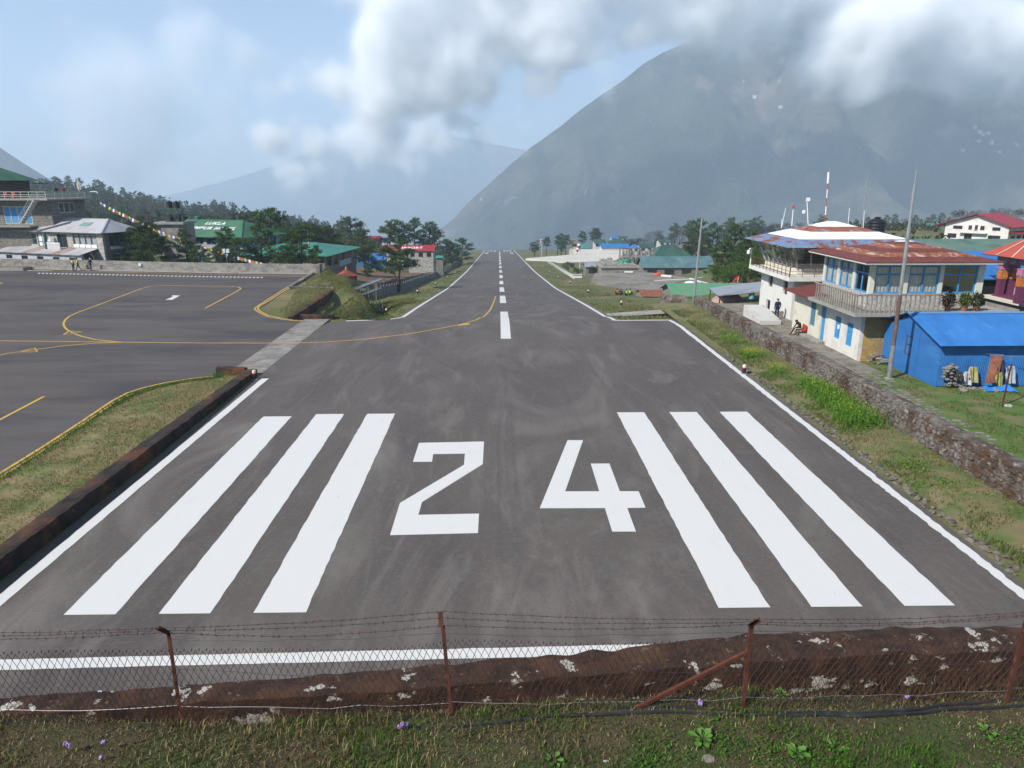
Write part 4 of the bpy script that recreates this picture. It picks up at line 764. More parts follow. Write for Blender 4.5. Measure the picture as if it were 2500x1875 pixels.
# aerials on the tower roof
M_mred = pm('mast_red', (.35, .08, .05), rough=.6)
def aerial(px, base_y, top_y, Y, label, kind, name='aerial'):
    q = atY(px[1], top_y, Y); p = atY(px[0], base_y, Y); t = thing(name, label, 'antenna', p); v = q - p
    if kind == 'striped':
        for k in range(6): part('mast_section', (M_mred, M_twhite)[k % 2] if k < 5 else M_twhite, t, lambda b: b.tube([p + v * (k / 6 if k < 5 else .78), p + v * ((k + 1) / 6 if k < 4 else (.78 if k == 4 else 1))], (.045 if k < 5 else .09), 8))
    else:
        part('mast', M_twhite if kind != 'dark' else M_steel, t, lambda b: b.tube([p, p + v * .85], .04 if kind != 'thin' else .025, 6)); part('tip', M_steel, t, lambda b: b.tube([p + v * .85, q], .022, 6))
        if kind == 'lamp': part('red_lamp', M_mred, t, lambda b: b.lathe(q, [(.1, -.1), (.11, .1), (.05, .2)], 8))
        if kind == 'vane':
            part('arm', M_steel, t, lambda b: b.bar(q + Vector((-.6, 0, -.5)), q + Vector((.25, 0, -.35)), .03)); part('vane', M_twhite, t, lambda b: (b.box(q.x - .05, q.x + .3, q.y - .02, q.y + .02, q.z - .3, q.z + .02))); part('sensor', M_twhite, t, lambda b: b.box(q.x - .28, q.x - .02, q.y - .02, q.y + .02, q.z - 1.35, q.z - 1.05))
    return t
aerial((2014, 2023), 545, 420, 64.7, 'red and white banded radio mast on the tower roof peak', 'striped')
aerial((1908, 1920), 556, 500, 64, 'thin whip aerial left of the tower roof ridge', 'thin'); aerial((1933, 1937), 552, 505, 63, 'white roof aerial with a small red lamp on top', 'lamp'); aerial((1973, 1970), 548, 483, 64.5, 'wind vane and sensors on a slim pole above the tower', 'vane'); aerial((2070, 2075), 555, 500, 65.5, 'short whip aerial behind the white roof cap', 'thin')
aerial((2103, 2118), 565, 425, 66.5, 'tall steel lattice mast behind the tower roof', 'dark'); aerial((2107, 2111), 563, 505, 66.8, 'short white aerial beside the tall steel mast', 'thin')
aerial((1907, 1910), 558, 530, 62, 'stub aerial low on the tower roof edge', 'thin')
M_tank = pm('black_tank_plastic', (.015, .015, .016), rough=.4)
def tank(c, r, h, label, mat=M_tank, lid=True):
    t = thing('water_tank', label, 'tank', c); part('barrel', mat, t, lambda b: b.lathe(c, [(r * .9, 0), (r, h * .04)] + [(r * (1 if k % 2 else .96), h * (.08 + .68 * k / 9)) for k in range(10)] + [(r * .98, h * .8), (r * .75, h * .9), (r * .3, h * .96)], 20)); part('lid', mat, t, lambda b: b.lathe((c[0], c[1], c[2] + h * .95), [(r * .32, 0), (r * .34, h * .06), (r * .1, h * .09)], 12)); return t
p = atY(2138, 566, 72); tank((p.x, p.y, p.z - .6), .85, 2.0, 'black water tank standing behind the tower roof')
# ramp and steps beside the tower
t = thing('loading_ramp', 'low white concrete ramp block on the terrace beside the stone wall', 'ramp', (22.3, 59, 0)); part('body', pm('pale_concrete', (.5, .5, .47), [((.3, .29, .27), 1.5, .55, .72)], rough=.9), t, lambda b: b.add([(22.1, 58.9, -.1), (23.9, 58.9, -.1), (23.9, 63.2, -.1), (22.1, 63.2, -.1), (22.1, 58.9, .35), (23.9, 58.9, .35), (23.9, 63.2, 1.0), (22.1, 63.2, 1.0)], [(0, 3, 2, 1), (4, 5, 6, 7), (0, 1, 5, 4), (1, 2, 6, 5), (2, 3, 7, 6), (3, 0, 4, 7)]))
M_pave = pm('terrace_stone', (.22, .20, .165), [((.14, .125, .10), .8, .45, .6), ((.30, .28, .24), 2.5, .55, .7), ((.09, .10, .04), 1.2, .6, .68)], rough=.95, bump=(.6, 9, .04))
MB().prism([(19.7, 43), (24.2, 43), (24.1, 51), (25.5, 58), (25.5, 70), (19.7, 70)], -.2, .015).build('terrace', M_pave, kind='structure')
lumpy_wall('terrace_wall', 'low rough stone wall at the end of the terrace by the tower', [((24.6, 62.6), (24.6, 63.1)), ((29, 62.0), (29, 62.5))], lambda f: .45, lambda f: -.2, M_stone, amp=.05, step=.25)
# flat paving stones of the path behind the wall
path = thing('paving_path', 'path of irregular grey paving stones in grass behind the long wall', 'path', (20, 20, .012)); PM = []
for i in range(6):
    b = MB(); n = 7; rr = [random.uniform(.75, 1.1) for _ in range(n)]; q = [(.26 * rr[k] * math.cos(6.283 * k / n), .19 * rr[k] * math.sin(6.283 * k / n)) for k in range(n)]; o = b.prism(q, -.03, .018).build('paving_stone', M_stone); PM.append(o.data); bpy.data.objects.remove(o)
cnt = 0
for y in np.arange(22, 44, .46):
    for x in np.arange(20.1 + (y - 22) * .02, 22.4 + (y - 22) * .07, .54):
        if cnt < 300 and random.random() < .78:
            o = bpy.data.objects.new('paving_stone', random.choice(PM)); C.objects.link(o); o.parent = path; o.location = (x - 20 + random.uniform(-.06, .06), y - 20 + random.uniform(-.05, .05), 0); o.rotation_euler.z = random.uniform(-.5, .5); cnt += 1
MB().prism([(19.7, 14), (45, 14), (45, 39.7), (25.6, 39.7), (25.6, 45.3), (24.2, 45.3), (24.2, 43), (19.7, 43)], -.2, .012).build('yard_lawn', pm('green_lawn', (.095, .145, .034), [((.18, .15, .075), .45, .48, .62), ((.065, .145, .026), 1.1, .5, .65), ((.16, .13, .09), .9, .64, .72)], rough=.95, bump=(.8, 20, .05)), kind='structure')
def yl(r):
    x, y = r.uniform(19.8, 36), r.uniform(20, 44); return (x, y) if in_poly([(19.7, 16), (45, 16), (45, 39.6), (25.5, 39.6), (25.5, 45), (24.3, 45), (24.3, 42), (19.8, 42)], x, y) and fbm(x, y, .6, 2.2) > (-.1 if x > 23.2 else .12) else None
scatter_grass('yard_grass', 'short green grass in the yard before the blue shed', yl, 20000, lambda x, y: .02, DRY, [1, 2, 4, 7, 0], (.05, .16), rng, (.015, .035))

# ---- blue tin shed --------------------------------------------------------------
shed = thing('blue_shed', 'bright blue corrugated tin shed with sloping roof', 'shed', (25.7, 39.8, 0))
X0, X1, YF, YB, YR, ZE, ZR = 25.7, 37.5, 39.8, 46.0, 43.1, 2.55, 3.82
WO = (42.75, 43.45, 1.15, 2.35)
b = MB(); wallp(b, 'x', X0, .06, YF, YB, -.05, 2.5, [WO]); b.add([(X0, YF, 2.5), (X0, YB, 2.5), (X0, YR, 3.72)], [(0, 1, 2)]); b.box(X0 - .03, X0, 42.0, 42.12, 0, 3.2); b.build('gable_wall', M_bluetin, shed)
window(shed, 'x', X0, 1, *WO, pm('brown_frame', (.08, .05, .035), rough=.8), 1, 1.8, .06, glass=M_bluetin, inset=.0)
for i in range(14):
    x = X0 + .02 + i * .84; part('wall_sheet', M_bluetin, shed, lambda b: b.corr((x, YF, 0.02), (x + .86, YF, 0.02), (x + .86, YF, 2.5), (x, YF, 2.5), .1, .012))
for i in range(14):
    x = X0 - .4 + i * .86; mt_ = M_bluetin; dz = .006 * (i % 2)
    part('roof_sheet', mt_, shed, lambda b: b.corr((x, YF - .5, ZE + dz), (x + .9, YF - .5, ZE + dz), (x + .9, YR, ZR + dz), (x, YR, ZR + dz), .1, .012)); part('roof_sheet', mt_, shed, lambda b: b.corr((x, YR, ZR + dz), (x + .9, YR, ZR + dz), (x + .9, YB + .4, ZE + .2 + dz), (x, YB + .4, ZE + .2 + dz), .1, .012))
part('ridge_cap', pm('blue_grey_tin', (.09, .22, .42), [((.18, .2, .22), 3, .5, .7)], rough=.6), shed, lambda b: b.slab([(X0 - .4, YR - .22, ZR - .02), (X1, YR - .22, ZR - .02), (X1, YR, ZR + .06), (X0 - .4, YR, ZR + .06)], .03).slab([(X0 - .4, YR, ZR + .06), (X1, YR, ZR + .06), (X1, YR + .22, ZR - .02), (X0 - .4, YR + .22, ZR - .02)], .03))
P_box('back_wall', M_bluetin, shed, X0 + .1, X1, YB - .05, YB, 0, 2.5); part('door', M_blue, shed, lambda b: b.box(28.6, 29.4, YF - .05, YF - .02, .05, 2.0))
# rubble pier, leaning rusty sheet, clothes and tarpaulin by the shed
t = thing('rubble_pier', 'rough pier of piled grey stones at the shed corner', 'stones', (26.2, 39.5, 0))
for i in range(58):
    z = random.uniform(.05, 1.45); sp = .52 * (1.25 - z / 2.2); part('stone', M_stone, t, lambda b: rock(b, (26.25 + random.uniform(-sp, sp) + (.5 if z < .5 else 0) * random.random(), 39.42 + random.uniform(-.22, .22), z), (random.uniform(.12, .22), random.uniform(.1, .18), random.uniform(.06, .11)), i * 1.7, 1))
for i in range(16):
    p = (27.1 + random.uniform(-.5, 1.6), 38.9 + random.uniform(-.3, .4), .06); s_ = random.uniform(.08, .18); tag(part('stone', M_stone, None, lambda b: rock(b, p, (s_ * 1.3, s_, s_ * .7), i * 2.9, 1)), 'loose rubble stone in the grass beside the stone pier', 'stone', 'rubble by the shed')
t = tag(part('rusty_sheet', pm('rusty_tin', (.24, .10, .06), [((.14, .05, .03), 2, .46, .62, (1, 1, .4)), ((.32, .16, .10), 5, .56, .7)], rough=.85), None, lambda b: b.corr((27.95, 38.85, .45), (28.75, 38.95, .45), (29.25, 39.55, 1.9), (28.5, 39.5, 1.95), .09, .012)), 'rusty corrugated sheet leaning on a heap of clothes before the shed', 'sheet')
def cloth(name, label, c, w, h, mat, lean=.25, seed=0):
    t = thing(name, label, 'clothing', c); b = MB(); n = 9
    for j in range(n + 1):
        for i in range(n + 1):
            u, v = i / n - .5, j / n; k = mnoise.noise(Vector((u * 3 + seed, v * 2.5, seed))) ; b.v.append((c[0] + u * w * (1.1 - .3 * v) + .06 * k, c[1] + lean * v + .10 * math.sin(u * 11 + seed) * (1 - .4 * v) + .05 * k, c[2] + v * h))
    b.f = [(j * (n + 1) + i, j * (n + 1) + i + 1, (j + 1) * (n + 1) + i + 1, (j + 1) * (n + 1) + i) for j in range(n) for i in range(n)]; b.m = [0] * len(b.f); b.build('fabric', mat, t, smooth=True); part('sleeve', mat, t, lambda b: b.tube([(c[0] - w * .4, c[1] + lean, c[2] + h * .9), (c[0] - w * .62, c[1] + lean * .5 - .08, c[2] + h * .55), (c[0] - w * .6, c[1] - .1, c[2] + h * .25)], [.07, .08, .06], 7), smooth=True)
fab = lambda n_, c_: pm(n_, c_, [(tuple(v * .6 for v in c_), 4, .48, .7)], rough=.95)
cloth('yellow_jacket', 'pale yellow jacket hung behind the rusty sheet', (27.65, 39.35, .35), .55, .9, fab('pale_yellow_cloth', (.30, .29, .13)), .2, 1); cloth('white_shirt', 'white shirt draped left of the rusty sheet', (27.25, 39.2, .25), .45, .75, fab('white_cloth', (.4, .4, .4)), .2, 2); cloth('navy_jacket', 'dark navy jacket hung right of the rusty sheet', (29.15, 39.25, .6), .55, .95, fab('navy_cloth', (.02, .03, .07)), .2, 3); cloth('olive_shirt', 'yellow green shirt under the navy jacket', (28.95, 39.05, .2), .4, .8, fab('olive_cloth', (.26, .27, .08)), .15, 4); cloth('grey_trousers', 'grey and white trousers hanging at the heap end', (29.75, 39.3, .3), .5, 1.0, fab('grey_cloth', (.35, .38, .42)), .15, 5)
t = thing('tarpaulin', 'crumpled bright blue tarpaulin on the grass under the clothes', 'tarpaulin', (28.6, 38.8, .03)); b = MB(); n = 14
for j in range(n + 1):
    for i in range(n + 1): u, v = i / n, j / n; b.v.append((27.9 + u * 1.7, 38.45 + v * .8 + .12 * math.sin(u * 5), .05 + .16 * abs(mnoise.noise(Vector((u * 4, v * 4, 2)))) + .22 * v * u))
b.f = [(j * (n + 1) + i, j * (n + 1) + i + 1, (j + 1) * (n + 1) + i + 1, (j + 1) * (n + 1) + i) for j in range(n) for i in range(n)]; b.m = [0] * len(b.f); b.build('sheet', pm('blue_tarp', (.03, .20, .62), rough=.5), t, smooth=True)
for k, (x, y) in enumerate(((26.4, 39.05), (26.62, 39.02))): tag(part('boot', M_lblack, None, lambda b: b.tube([(x, y + .05, 1.05), (x, y, .85), (x, y - .04, .74), (x + .02, y - .2, .7)], [.06, .065, .07, .05], 7), smooth=True), 'black boot drying on the stone pier', 'boot', 'pair of boots on the pier')
# timber heap between house and shed
for k in range(7):
    p = Vector((24.7 + random.uniform(-.3, .5), 45.1 + random.uniform(-.4, .5), .1 + .09 * k)); d = Vector((random.uniform(.6, 1), random.uniform(-.5, .5), random.uniform(-.05, .15))); tag(part('log', M_wood, None, lambda b: b.tube([p, p + d * .5 + Vector((0, 0, .03)), p + d], [.07, .06, .05], 7)), 'split firewood log in the heap by the ochre wall', 'log', 'firewood by the ochre wall')
# poles
M_galv = pm('galvanised_pole', (.36, .37, .37), [((.22, .22, .22), 2.5, .5, .7)], rough=.45, metal=.6); M_polerust = pm('brown_pole', (.12, .075, .06), [((.2, .12, .08), 3, .5, .7)], rough=.8)
def pole(p, q, r, label, secs, top=True):
    p, q = Vector(p), Vector(q); t = thing('mast_pole', label, 'pole', p, 'slim mast poles'); v = q - p
    for (a, c, rr, mt_) in secs: part('pole_section', mt_, t, lambda b: b.tube([p + v * a, p + v * c], [r * rr, r * rr * .96], 10))
    part('base_plate', M_conc, t, lambda b: b.box(p.x - .2, p.x + .2, p.y - .2, p.y + .2, p.z - .15, p.z + .08))
    if top: part('guy_hook', M_steel, t, lambda b: (b.bar(p + v * .87 + Vector((-.35, 0, 0)), p + v * .87 + Vector((.12, 0, .05)), .03), b.bar(p + v * .97, p + v * .97 + Vector((.2, 0, .02)), .025)))
    return t
pole((23.86, 41.5, 0), (23.66, 41.5, 12.3), .115, 'tall mast pole beside the blue shed, brown at mid height and galvanised above', ((0, .17, 1.25, M_galv), (.17, .42, 1.05, M_polerust), (.42, .74, .95, M_galv), (.74, .93, .75, M_galv), (.93, 1, .4, M_steel)))
q = atY(1716, 513, 70.2); pole((19.45, 70.2, -.2), q, .1, 'slender grey mast pole at the far end of the stone wall', ((0, .72, 1.1, M_galv), (.72, .92, .8, M_galv), (.92, 1, .4, M_steel)))
p = G(*z8([(2015, 1075)])[0]); q = atY(*z8([(2100, 695)])[0], p.y); t = thing('rusty_post', 'thin rusty iron post standing alone in the yard grass', 'post', p); part('shaft', M_rust, t, lambda b: b.bar(p, q, .06)); part('foot_stone', M_pale, t, lambda b: rock(b, p + Vector((.25, -.1, .05)), (.22, .16, .1), 4.4))
# washing line from the shed
tag(part('washing_line', M_gwire, None, lambda b: b.tube([(28.3, 39.7, 2.0), (29.6, 39.2, 1.93), (31.5, 38.8, 2.0), (34, 38.3, 2.2)], .012, 5)), 'pale washing line stretched from the shed wall', 'line')

# ============================================================ LEFT SIDE: apron wall, lodges, hotel
M_apw = pm('stained_concrete', (.27, .25, .22), [((.17, .16, .14), .9, .45, .62, (1, 1, 2)), ((.36, .34, .30), 2.4, .55, .7), ((.10, .095, .08), 3, .6, .74, (1.5, 1.5, .5))], rough=.95, bump=(.5, 8, .03))
apw = thing('apron_wall', 'long stained grey concrete wall closing the far side of the apron', 'wall', (-46, 98, 0))
AW0 = [(-118, 109), (-72, 102.4), (-64, 101.6), (-55, 99.9), (-48.4, 98.5), (-36.3, 96.4), (-24.2, 95.2)]; AH = [1.35, 1.35, 1.35, 1.32, 1.3, 1.28, 1.25]
for i in range(len(AW0) - 1):
    (xa, ya), (xb, yb) = AW0[i], AW0[i + 1]; d = Vector((xb - xa, yb - ya, 0)).normalized(); nn = Vector((-d.y, d.x, 0)) * .3; b = MB()
    b.add([(xa, ya, -.2), (xb, yb, -.2), (xb + nn.x, yb + nn.y, -.2), (xa + nn.x, ya + nn.y, -.2), (xa, ya, AH[i]), (xb, yb, AH[i + 1]), (xb + nn.x, yb + nn.y, AH[i + 1]), (xa + nn.x, ya + nn.y, AH[i])], [(0, 3, 2, 1), (4, 5, 6, 7), (0, 1, 5, 4), (1, 2, 6, 5), (2, 3, 7, 6), (3, 0, 4, 7)]); b.build('wall_panel', M_apw, apw)
    part('footing', M_conc, apw, lambda b: b.bar((xa - nn.x * .8, ya - nn.y * .8, .03), (xb - nn.x * .8, yb - nn.y * .8, .03), .5, .14))
P_box('end_pier', M_stone, apw, -24.2, -23.7, 95.0, 96.4, -2.5, 1.25)
P_box('poster', M_twhite, apw, -49.1, -48.75, 98.4, 98.44, .75, 1.1)
lumpy_wall('apron_kerb', 'crumbling stone kerb along the grassy edge of the apron', [(tuple(G(*zL([(1135, 150)])[0]).xy), tuple(G(*zL([(1150, 165)])[0]).xy)), (tuple(G(*zL([(790, 350)])[0]).xy), tuple(G(*zL([(815, 362)])[0]).xy))], lambda f: .22, lambda f: -.3, M_stone, amp=.06, step=.3)
lumpy_wall('pit_wall', 'low broken stone wall across the grass plot by the drain', [((-23.6, 80.9), (-23.6, 81.3)), ((-18.6, 80.2), (-18.6, 80.6))], lambda f: .3, lambda f: -.6, M_mstone, amp=.06, step=.3)
lumpy_wall('culvert_wall', 'mossy retaining wall along the culvert pit', [((-18.75, 62.6), (-18.35, 62.6)), ((-18.75, 80.4), (-18.35, 80.4))], lambda f: .12, lambda f: -1.6, M_lmoss, amp=.04, step=.35)
lumpy_wall('culvert_head', 'low mossy stone wall at the head of the culvert where the drain ends', [((-17.6, 62.4), (-17.6, 62.85)), ((-14.7, 62.4), (-14.7, 62.85))], lambda f: .3, lambda f: -.8, M_lmoss, amp=.05, step=.25)
# grass on the plot and mounds
PLOT = [(-17.4, 63), (-18.8, 80), (-23.5, 80.5), (-24.0, 94.5), (-22.5, 79)] 
def plot_pt(r):
    x, y = r.uniform(-24.5, -17.2), r.uniform(63, 95); a0 = np.interp(y, [62, 66, 70, 78, 94], [-17.4, -20.6, -20.9, -22.4, -24.3]); a1 = -18.6; return (x, y) if a0 < x < a1 else None
scatter_grass('plot_grass', 'dry short grass on the plot between apron and culvert', plot_pt, 9000, lambda x, y: T(x, y) + .05, [(.28, .23, .10), (.20, .18, .075), (.10, .145, .036)], [4, 4, 3], (.05, .16), rng, (.03, .06))
def mound_pt(r):
    y = r.uniform(64, 100); x = r.uniform(-24, -11.5); return (x, y) if (x > -16 if y < 79 else x > np.interp(y, [79, 85, 97], [-20, -21.5, -24.5])) and fbm(x, y, .25, 6.6) > r.uniform(-.5, .3) else None
scatter_grass('mound_grass', 'long tufted brown and green grass on the mounds by the ditch', mound_pt, 16000, lambda x, y: T(x, y) + .02, [(.30, .23, .11), (.19, .145, .065), (.075, .18, .025), (.10, .15, .032)], [4, 3, 4, 3], (.06, .22), rng, (.03, .07))
def shoulder_pt(r):
    y = 63 + 240 * r.random() ** 2; s_ = r.random() < .5; x = r.uniform(-16, -9.9) if s_ else r.uniform(11, 17.5); return (x, y) if fbm(x, y, .12, 1.6) > r.uniform(-.45, .35) else None
scatter_grass('shoulder_grass', 'short grass on both shoulders of the falling runway', shoulder_pt, 22000, lambda x, y: T(x, y) + .02, DRY, [2, 3, 3, 5, 1], (.06, .2), rng, (.04, .09))
# helper: build parts in local axes, then set the thing down turned
def place(t, loc, rot): t.location = loc; t.rotation_euler.z = rot; return t
M_lodge = pm('whitewashed_stone', (.40, .38, .34), [((.24, .225, .20), 1.6, .45, .6, (1, 1, 2.2), 6), ((.5, .48, .45), 3, .55, .7)], rough=.95, bump=(.6, 6, .04)); M_lroof = pm('silver_tin', (.48, .47, .48), [((.40, .38, .39), .4, .48, .64), ((.30, .19, .14), .35, .62, .70, (1, 1, 1), 5, 0, .7)], rough=.5, metal=.25)
M_green = pm('dark_green_paint', (.03, .085, .075), rough=.6); M_groof = pm('green_tin', (.055, .155, .085), [((.04, .115, .065), .5, .45, .62), ((.10, .17, .09), 1.6, .55, .72), ((.16, .08, .05), 2.6, .66, .72, (1, 1, 1), 5, 0, .6)], rough=.6); M_teal = pm('teal_tin', (.045, .21, .16), [((.035, .16, .125), .4, .48, .66), ((.08, .26, .20), 1.4, .58, .74)], rough=.55); M_rstone = pm('coursed_stone', (.20, .185, .16), [((.11, .10, .085), 2.4, .45, .58, (1, 1, 3)), ((.31, .29, .26), 4, .56, .68, (1, 1, 2))], rough=.95, bump=(.9, 5, .06)); M_redtin = pm('red_tin', (.31, .028, .034), [((.25, .024, .03), .8, .48, .66)], rough=.5)
def hip_roof(par, x0, x1, y0, y1, ze, zr, h0, h1, mat, t=.06, ov=.5, name='roof_slope'):
    """four slopes, each a part; ridge runs along x from x0+h0 to x1-h1"""
    x0, x1, y0, y1 = x0 - ov, x1 + ov, y0 - ov, y1 + ov; ym = (y0 + y1) / 2; A = (x0 + h0, ym, zr); B = (x1 - h1, ym, zr); out = []
    for q in ([(x0, y0, ze), (x1, y0, ze), B, A], [(x1, y1, ze), (x0, y1, ze), A, B], [(x1, y0, ze), (x1, y1, ze), B], [(x0, y1, ze), (x0, y0, ze), A]): out.append(part(name, mat, par, lambda b: b.slab(q, t)))
    part('ridge_cap', mat, par, lambda b: b.bar(A, B, .25, .06)); part('hip_cap', mat, par, lambda b: b.bar((x1, y0, ze + .03), (B[0], B[1], B[2] + .03), .22, .05)); return out
def roof_text(par, txt, size, mat, origin, udir, vdir, thick=.01, name='lettering'):
    cu = bpy.data.curves.new(name, 'FONT'); cu.body = txt; cu.size = size; cu.align_x = 'CENTER'; cu.space_character = 1.1; cu.offset = .035 * size; o = bpy.data.objects.new(name, cu); C.objects.link(o)
    me = bpy.data.meshes.new_from_object(o.evaluated_get(bpy.context.evaluated_depsgraph_get())); bpy.data.objects.remove(o); u, v = Vector(udir).normalized(), Vector(vdir).normalized(); n = u.cross(v); M4 = Matrix(((u.x, v.x, n.x, origin[0]), (u.y, v.y, n.y, origin[1]), (u.z, v.z, n.z, origin[2]), (0, 0, 0, 1))); me.transform(M4); me.materials.clear(); return mesh_obj(name, me, mat, par)
# ---- silver roofed lodge
lodge = thing('stone_lodge', 'two storey whitewashed stone lodge with pale silver tin roof behind the apron wall', 'house')
ops = [(-17.2, -16.3, 2.9, 4.4), (-15.6, -13.2, 2.9, 4.5), (-13.0, -10.4, 2.6, 4.5), (-9.0, -7.0, 2.5, 4.5), (-5.8, -1.2, 2.65, 4.6)]
b = MB(); wallp(b, 'y', 0, .35, -18.1, 0, -1.0, 4.9, ops); b.build('front_wall', M_lodge, lodge)
eops = [(1.0, 4.6, 2.9, 4.7), (1.4, 2.6, -.2, 1.7), (3.5, 4.7, -.2, 1.7)]; b = MB(); wallp(b, 'x', 0, -.35, .35, 6.0, -1.0, 4.9, eops); b.build('end_wall', M_rstone, lodge); b = MB(); b.box(-18.1, -.35, 5.7, 6, -1, 4.9); b.box(-18.1, -17.8, .35, 5.7, -1, 4.9); b.build('back_wall', M_lodge, lodge)
window(lodge, 'y', 0, 1, *ops[0], M_green, 1, 3.7, .1); window(lodge, 'y', 0, 1, *ops[1], M_green, 3, 3.7, .1); window(lodge, 'y', 0, 1, *ops[2], M_green, 3, 3.3, .1, glass=M_curt); window(lodge, 'y', 0, 1, *ops[3], M_green, 2, None, .1); window(lodge, 'y', 0, 1, *ops[4], M_green, 4, 4.25, .12, glass=cg, curtain=M_curt)
window(lodge, 'x', 0, -1, *eops[0], M_green, 4, 4.35, .12); window(lodge, 'x', 0, -1, *eops[1], M_green, 2, 1.1, .1); window(lodge, 'x', 0, -1, *eops[2], M_green, 2, 1.1, .1)
for i in range(4): P_box('white_panel', M_twhite, lodge, -5.75 + i * 1.15, -4.72 + i * 1.15, -.05, -.01, 2.68, 3.15)
for i in range(4): P_box('white_panel', M_twhite, lodge, .01, .05, 1.05 + i * .9, 1.85 + i * .9, 2.45, 2.85)
for yy in (1.2, 3.3): part('awning', M_green, lodge, lambda b: b.slab([(.02, yy, 2.2), (1.1, yy, 1.85), (1.1, yy + 1.6, 1.85), (.02, yy + 1.6, 2.2)], .06))
hip_roof(lodge, -18.1, 0, 0, 6, 4.85, 6.6, 2.4, 2.6, M_lroof, ov=.7)
for xx, w in ((-13.2, 1.3), (-5.5, 1.9)): part('skylight', pm('green_fibre', (.16, .30, .24), rough=.5), lodge, lambda b: b.slab([(xx, 1.0, 5.72), (xx + w, 1.0, 5.72), (xx + w * 1.05, 1.9, 6.14), (xx + w * .05, 1.9, 6.14)], .02))
for i in range(9): part('porch_sheet', M_lroof if i not in (3, 6) else pm('rust_streaked_tin', (.34, .27, .23), [((.28, .15, .09), 1.0, .45, .6, (1, .4, 1))], rough=.6), lodge, lambda b: b.slab([(-18.6 + i * 1.95, -3.1, 1.95 - i * .0), (-18.6 + (i + 1) * 1.94, -3.1, 1.95), (-18.6 + (i + 1) * 1.94, -.02, 2.62), (-18.6 + i * 1.95, -.02, 2.62)], .04))
pops = [(-16.5 + i * 3.2, -15.2 + i * 3.2, 1.0, 1.5) for i in range(5)]; b = MB(); wallp(b, 'y', -2.7, .2, -18.3, -1.3, -1, 1.9, pops); b.build('porch_wall', pm('grey_white_wall', (.42, .43, .44), [((.3, .3, .3), 1, .5, .7)], rough=.9), lodge)
for o_ in pops: window(lodge, 'y', -2.7, 1, *o_, M_dark, 1, None, .06)
P_box('balcony_slab', M_conc, lodge, -10, -6.2, -1.2, -.02, 2.2, 2.38)
for i in range(13): part('balcony_baluster', M_twhite, lodge, lambda b: b.bar((-9.6 + i * .2, -1.15, 2.38), (-9.6 + i * .2, -1.15, 3.25), .1))
part('balcony_rail', M_twhite, lodge, lambda b: b.bar((-9.7, -1.15, 3.3), (-7.1, -1.15, 3.3), .12)); part('pillar', M_green, lodge, lambda b: b.box(-10.2, -9.85, -1.2, -.9, 2.38, 4.8))
place(lodge, (-56.0, 103.2, 0), R(-21.7))
# ---- hotel with the terrace
hotel = thing('terrace_hotel', 'tall stone hotel with green roof, blue doors and a railed roof terrace', 'hotel'); M_rail = pm('pale_rail', (.42, .44, .36), rough=.6)
hw = (1.6, 5.0, 7.3, 8.85); bd = (-7.8, -3.2, 5.75, 8.35); bd2 = (-14.5, -9.5, 5.75, 8.35)
b = MB(); wallp(b, 'x', 0, -.4, 0, 7.2, -1, 9.2, [hw]); b.build('stone_wall', M_rstone, hotel); b = MB(); wallp(b, 'y', 0, .4, -24, -.4, -1, 9.2, [bd, bd2]); b.box(-24, -.4, 6.9, 7.2, -1, 9.2); b.build('stone_wall', M_rstone, hotel)
window(hotel, 'x', 0, -1, *hw, M_rail, 3, None, .14); window(hotel, 'y', 0, 1, *bd, M_rail, 4, None, .16, glass=M_blue, name='blue_doors'); window(hotel, 'y', 0, 1, *bd2, M_rail, 4, None, .16, glass=M_blue, name='blue_doors')
P_box('terrace_slab', M_conc, hotel, -24, 1.2, -1.9, 7.6, 9.22, 9.45); P_box('lower_slab', M_conc, hotel, -24, -2.6, -1.5, -.02, 5.4, 5.6)
part('lower_rail', M_steel, hotel, lambda b: [b.bar((-12.5, -1.45, 5.6 + k * .3), (-2.7, -1.45, 5.6 + k * .3), .05) for k in (1, 2, 3)] and [b.bar((-12.5 + k * 1.4, -1.45, 5.6), (-12.5 + k * 1.4, -1.45, 6.5), .05) for k in range(8)])
rail = part('terrace_rail', M_rail, hotel, lambda b: [b.bar((-24, -1.85, 9.45 + k), (1.15, -1.85, 9.45 + k), .07) for k in (.28, .55, .95)] and [b.bar((1.15, -1.85, 9.45 + k), (1.15, 7.5, 9.45 + k), .07) for k in (.28, .55, .95)])
for k in range(20): part('stanchion', M_rail, rail, lambda b: b.bar((-23.5 + k * 1.29, -1.85, 9.4), (-23.5 + k * 1.29, -1.85, 10.4), .06))
for k in range(6): P_box('rail_panel', M_rail, rail, 1.08, 1.11, -1.7 + k * 1.55, -.3 + k * 1.55, 9.5, 10.3)
st = part('stair', M_rail, hotel, lambda b: b.bar((-.2, -2.4, 9.3), (-3.0, -2.4, 6.0), .9, .14, up=(0, 0, 1)))
for k in range(9): P_box('tread', M_rail, st, -.5 - k * .31, -.1 - k * .31, -2.85, -2.0, 9.05 - k * .37, 9.13 - k * .37)
part('stair_rail', M_steel, st, lambda b: (b.bar((-.2, -2.8, 10.2), (-3.0, -2.8, 6.9), .06), b.bar((-.2, -2.8, 9.8), (-3.0, -2.8, 6.5), .04)))
b = MB(); wallp(b, 'y', 2.6, .3, -24, -8.6, 9.45, 12.0, [(-14.0, -10.2, 9.6, 11.6)]); b.box(-8.9, -8.6, 2.9, 7, 9.45, 12.0); b.box(-24, -8.9, 6.8, 7, 9.45, 12); b.build('upper_wall', pm('dark_stone', (.09, .085, .075), [((.14, .13, .11), 2, .5, .65, (1, 1, 3))], rough=.95), hotel)
P_box('awning', M_dark, hotel, -8.6, -5.4, 2.4, 7.0, 11.55, 11.65)
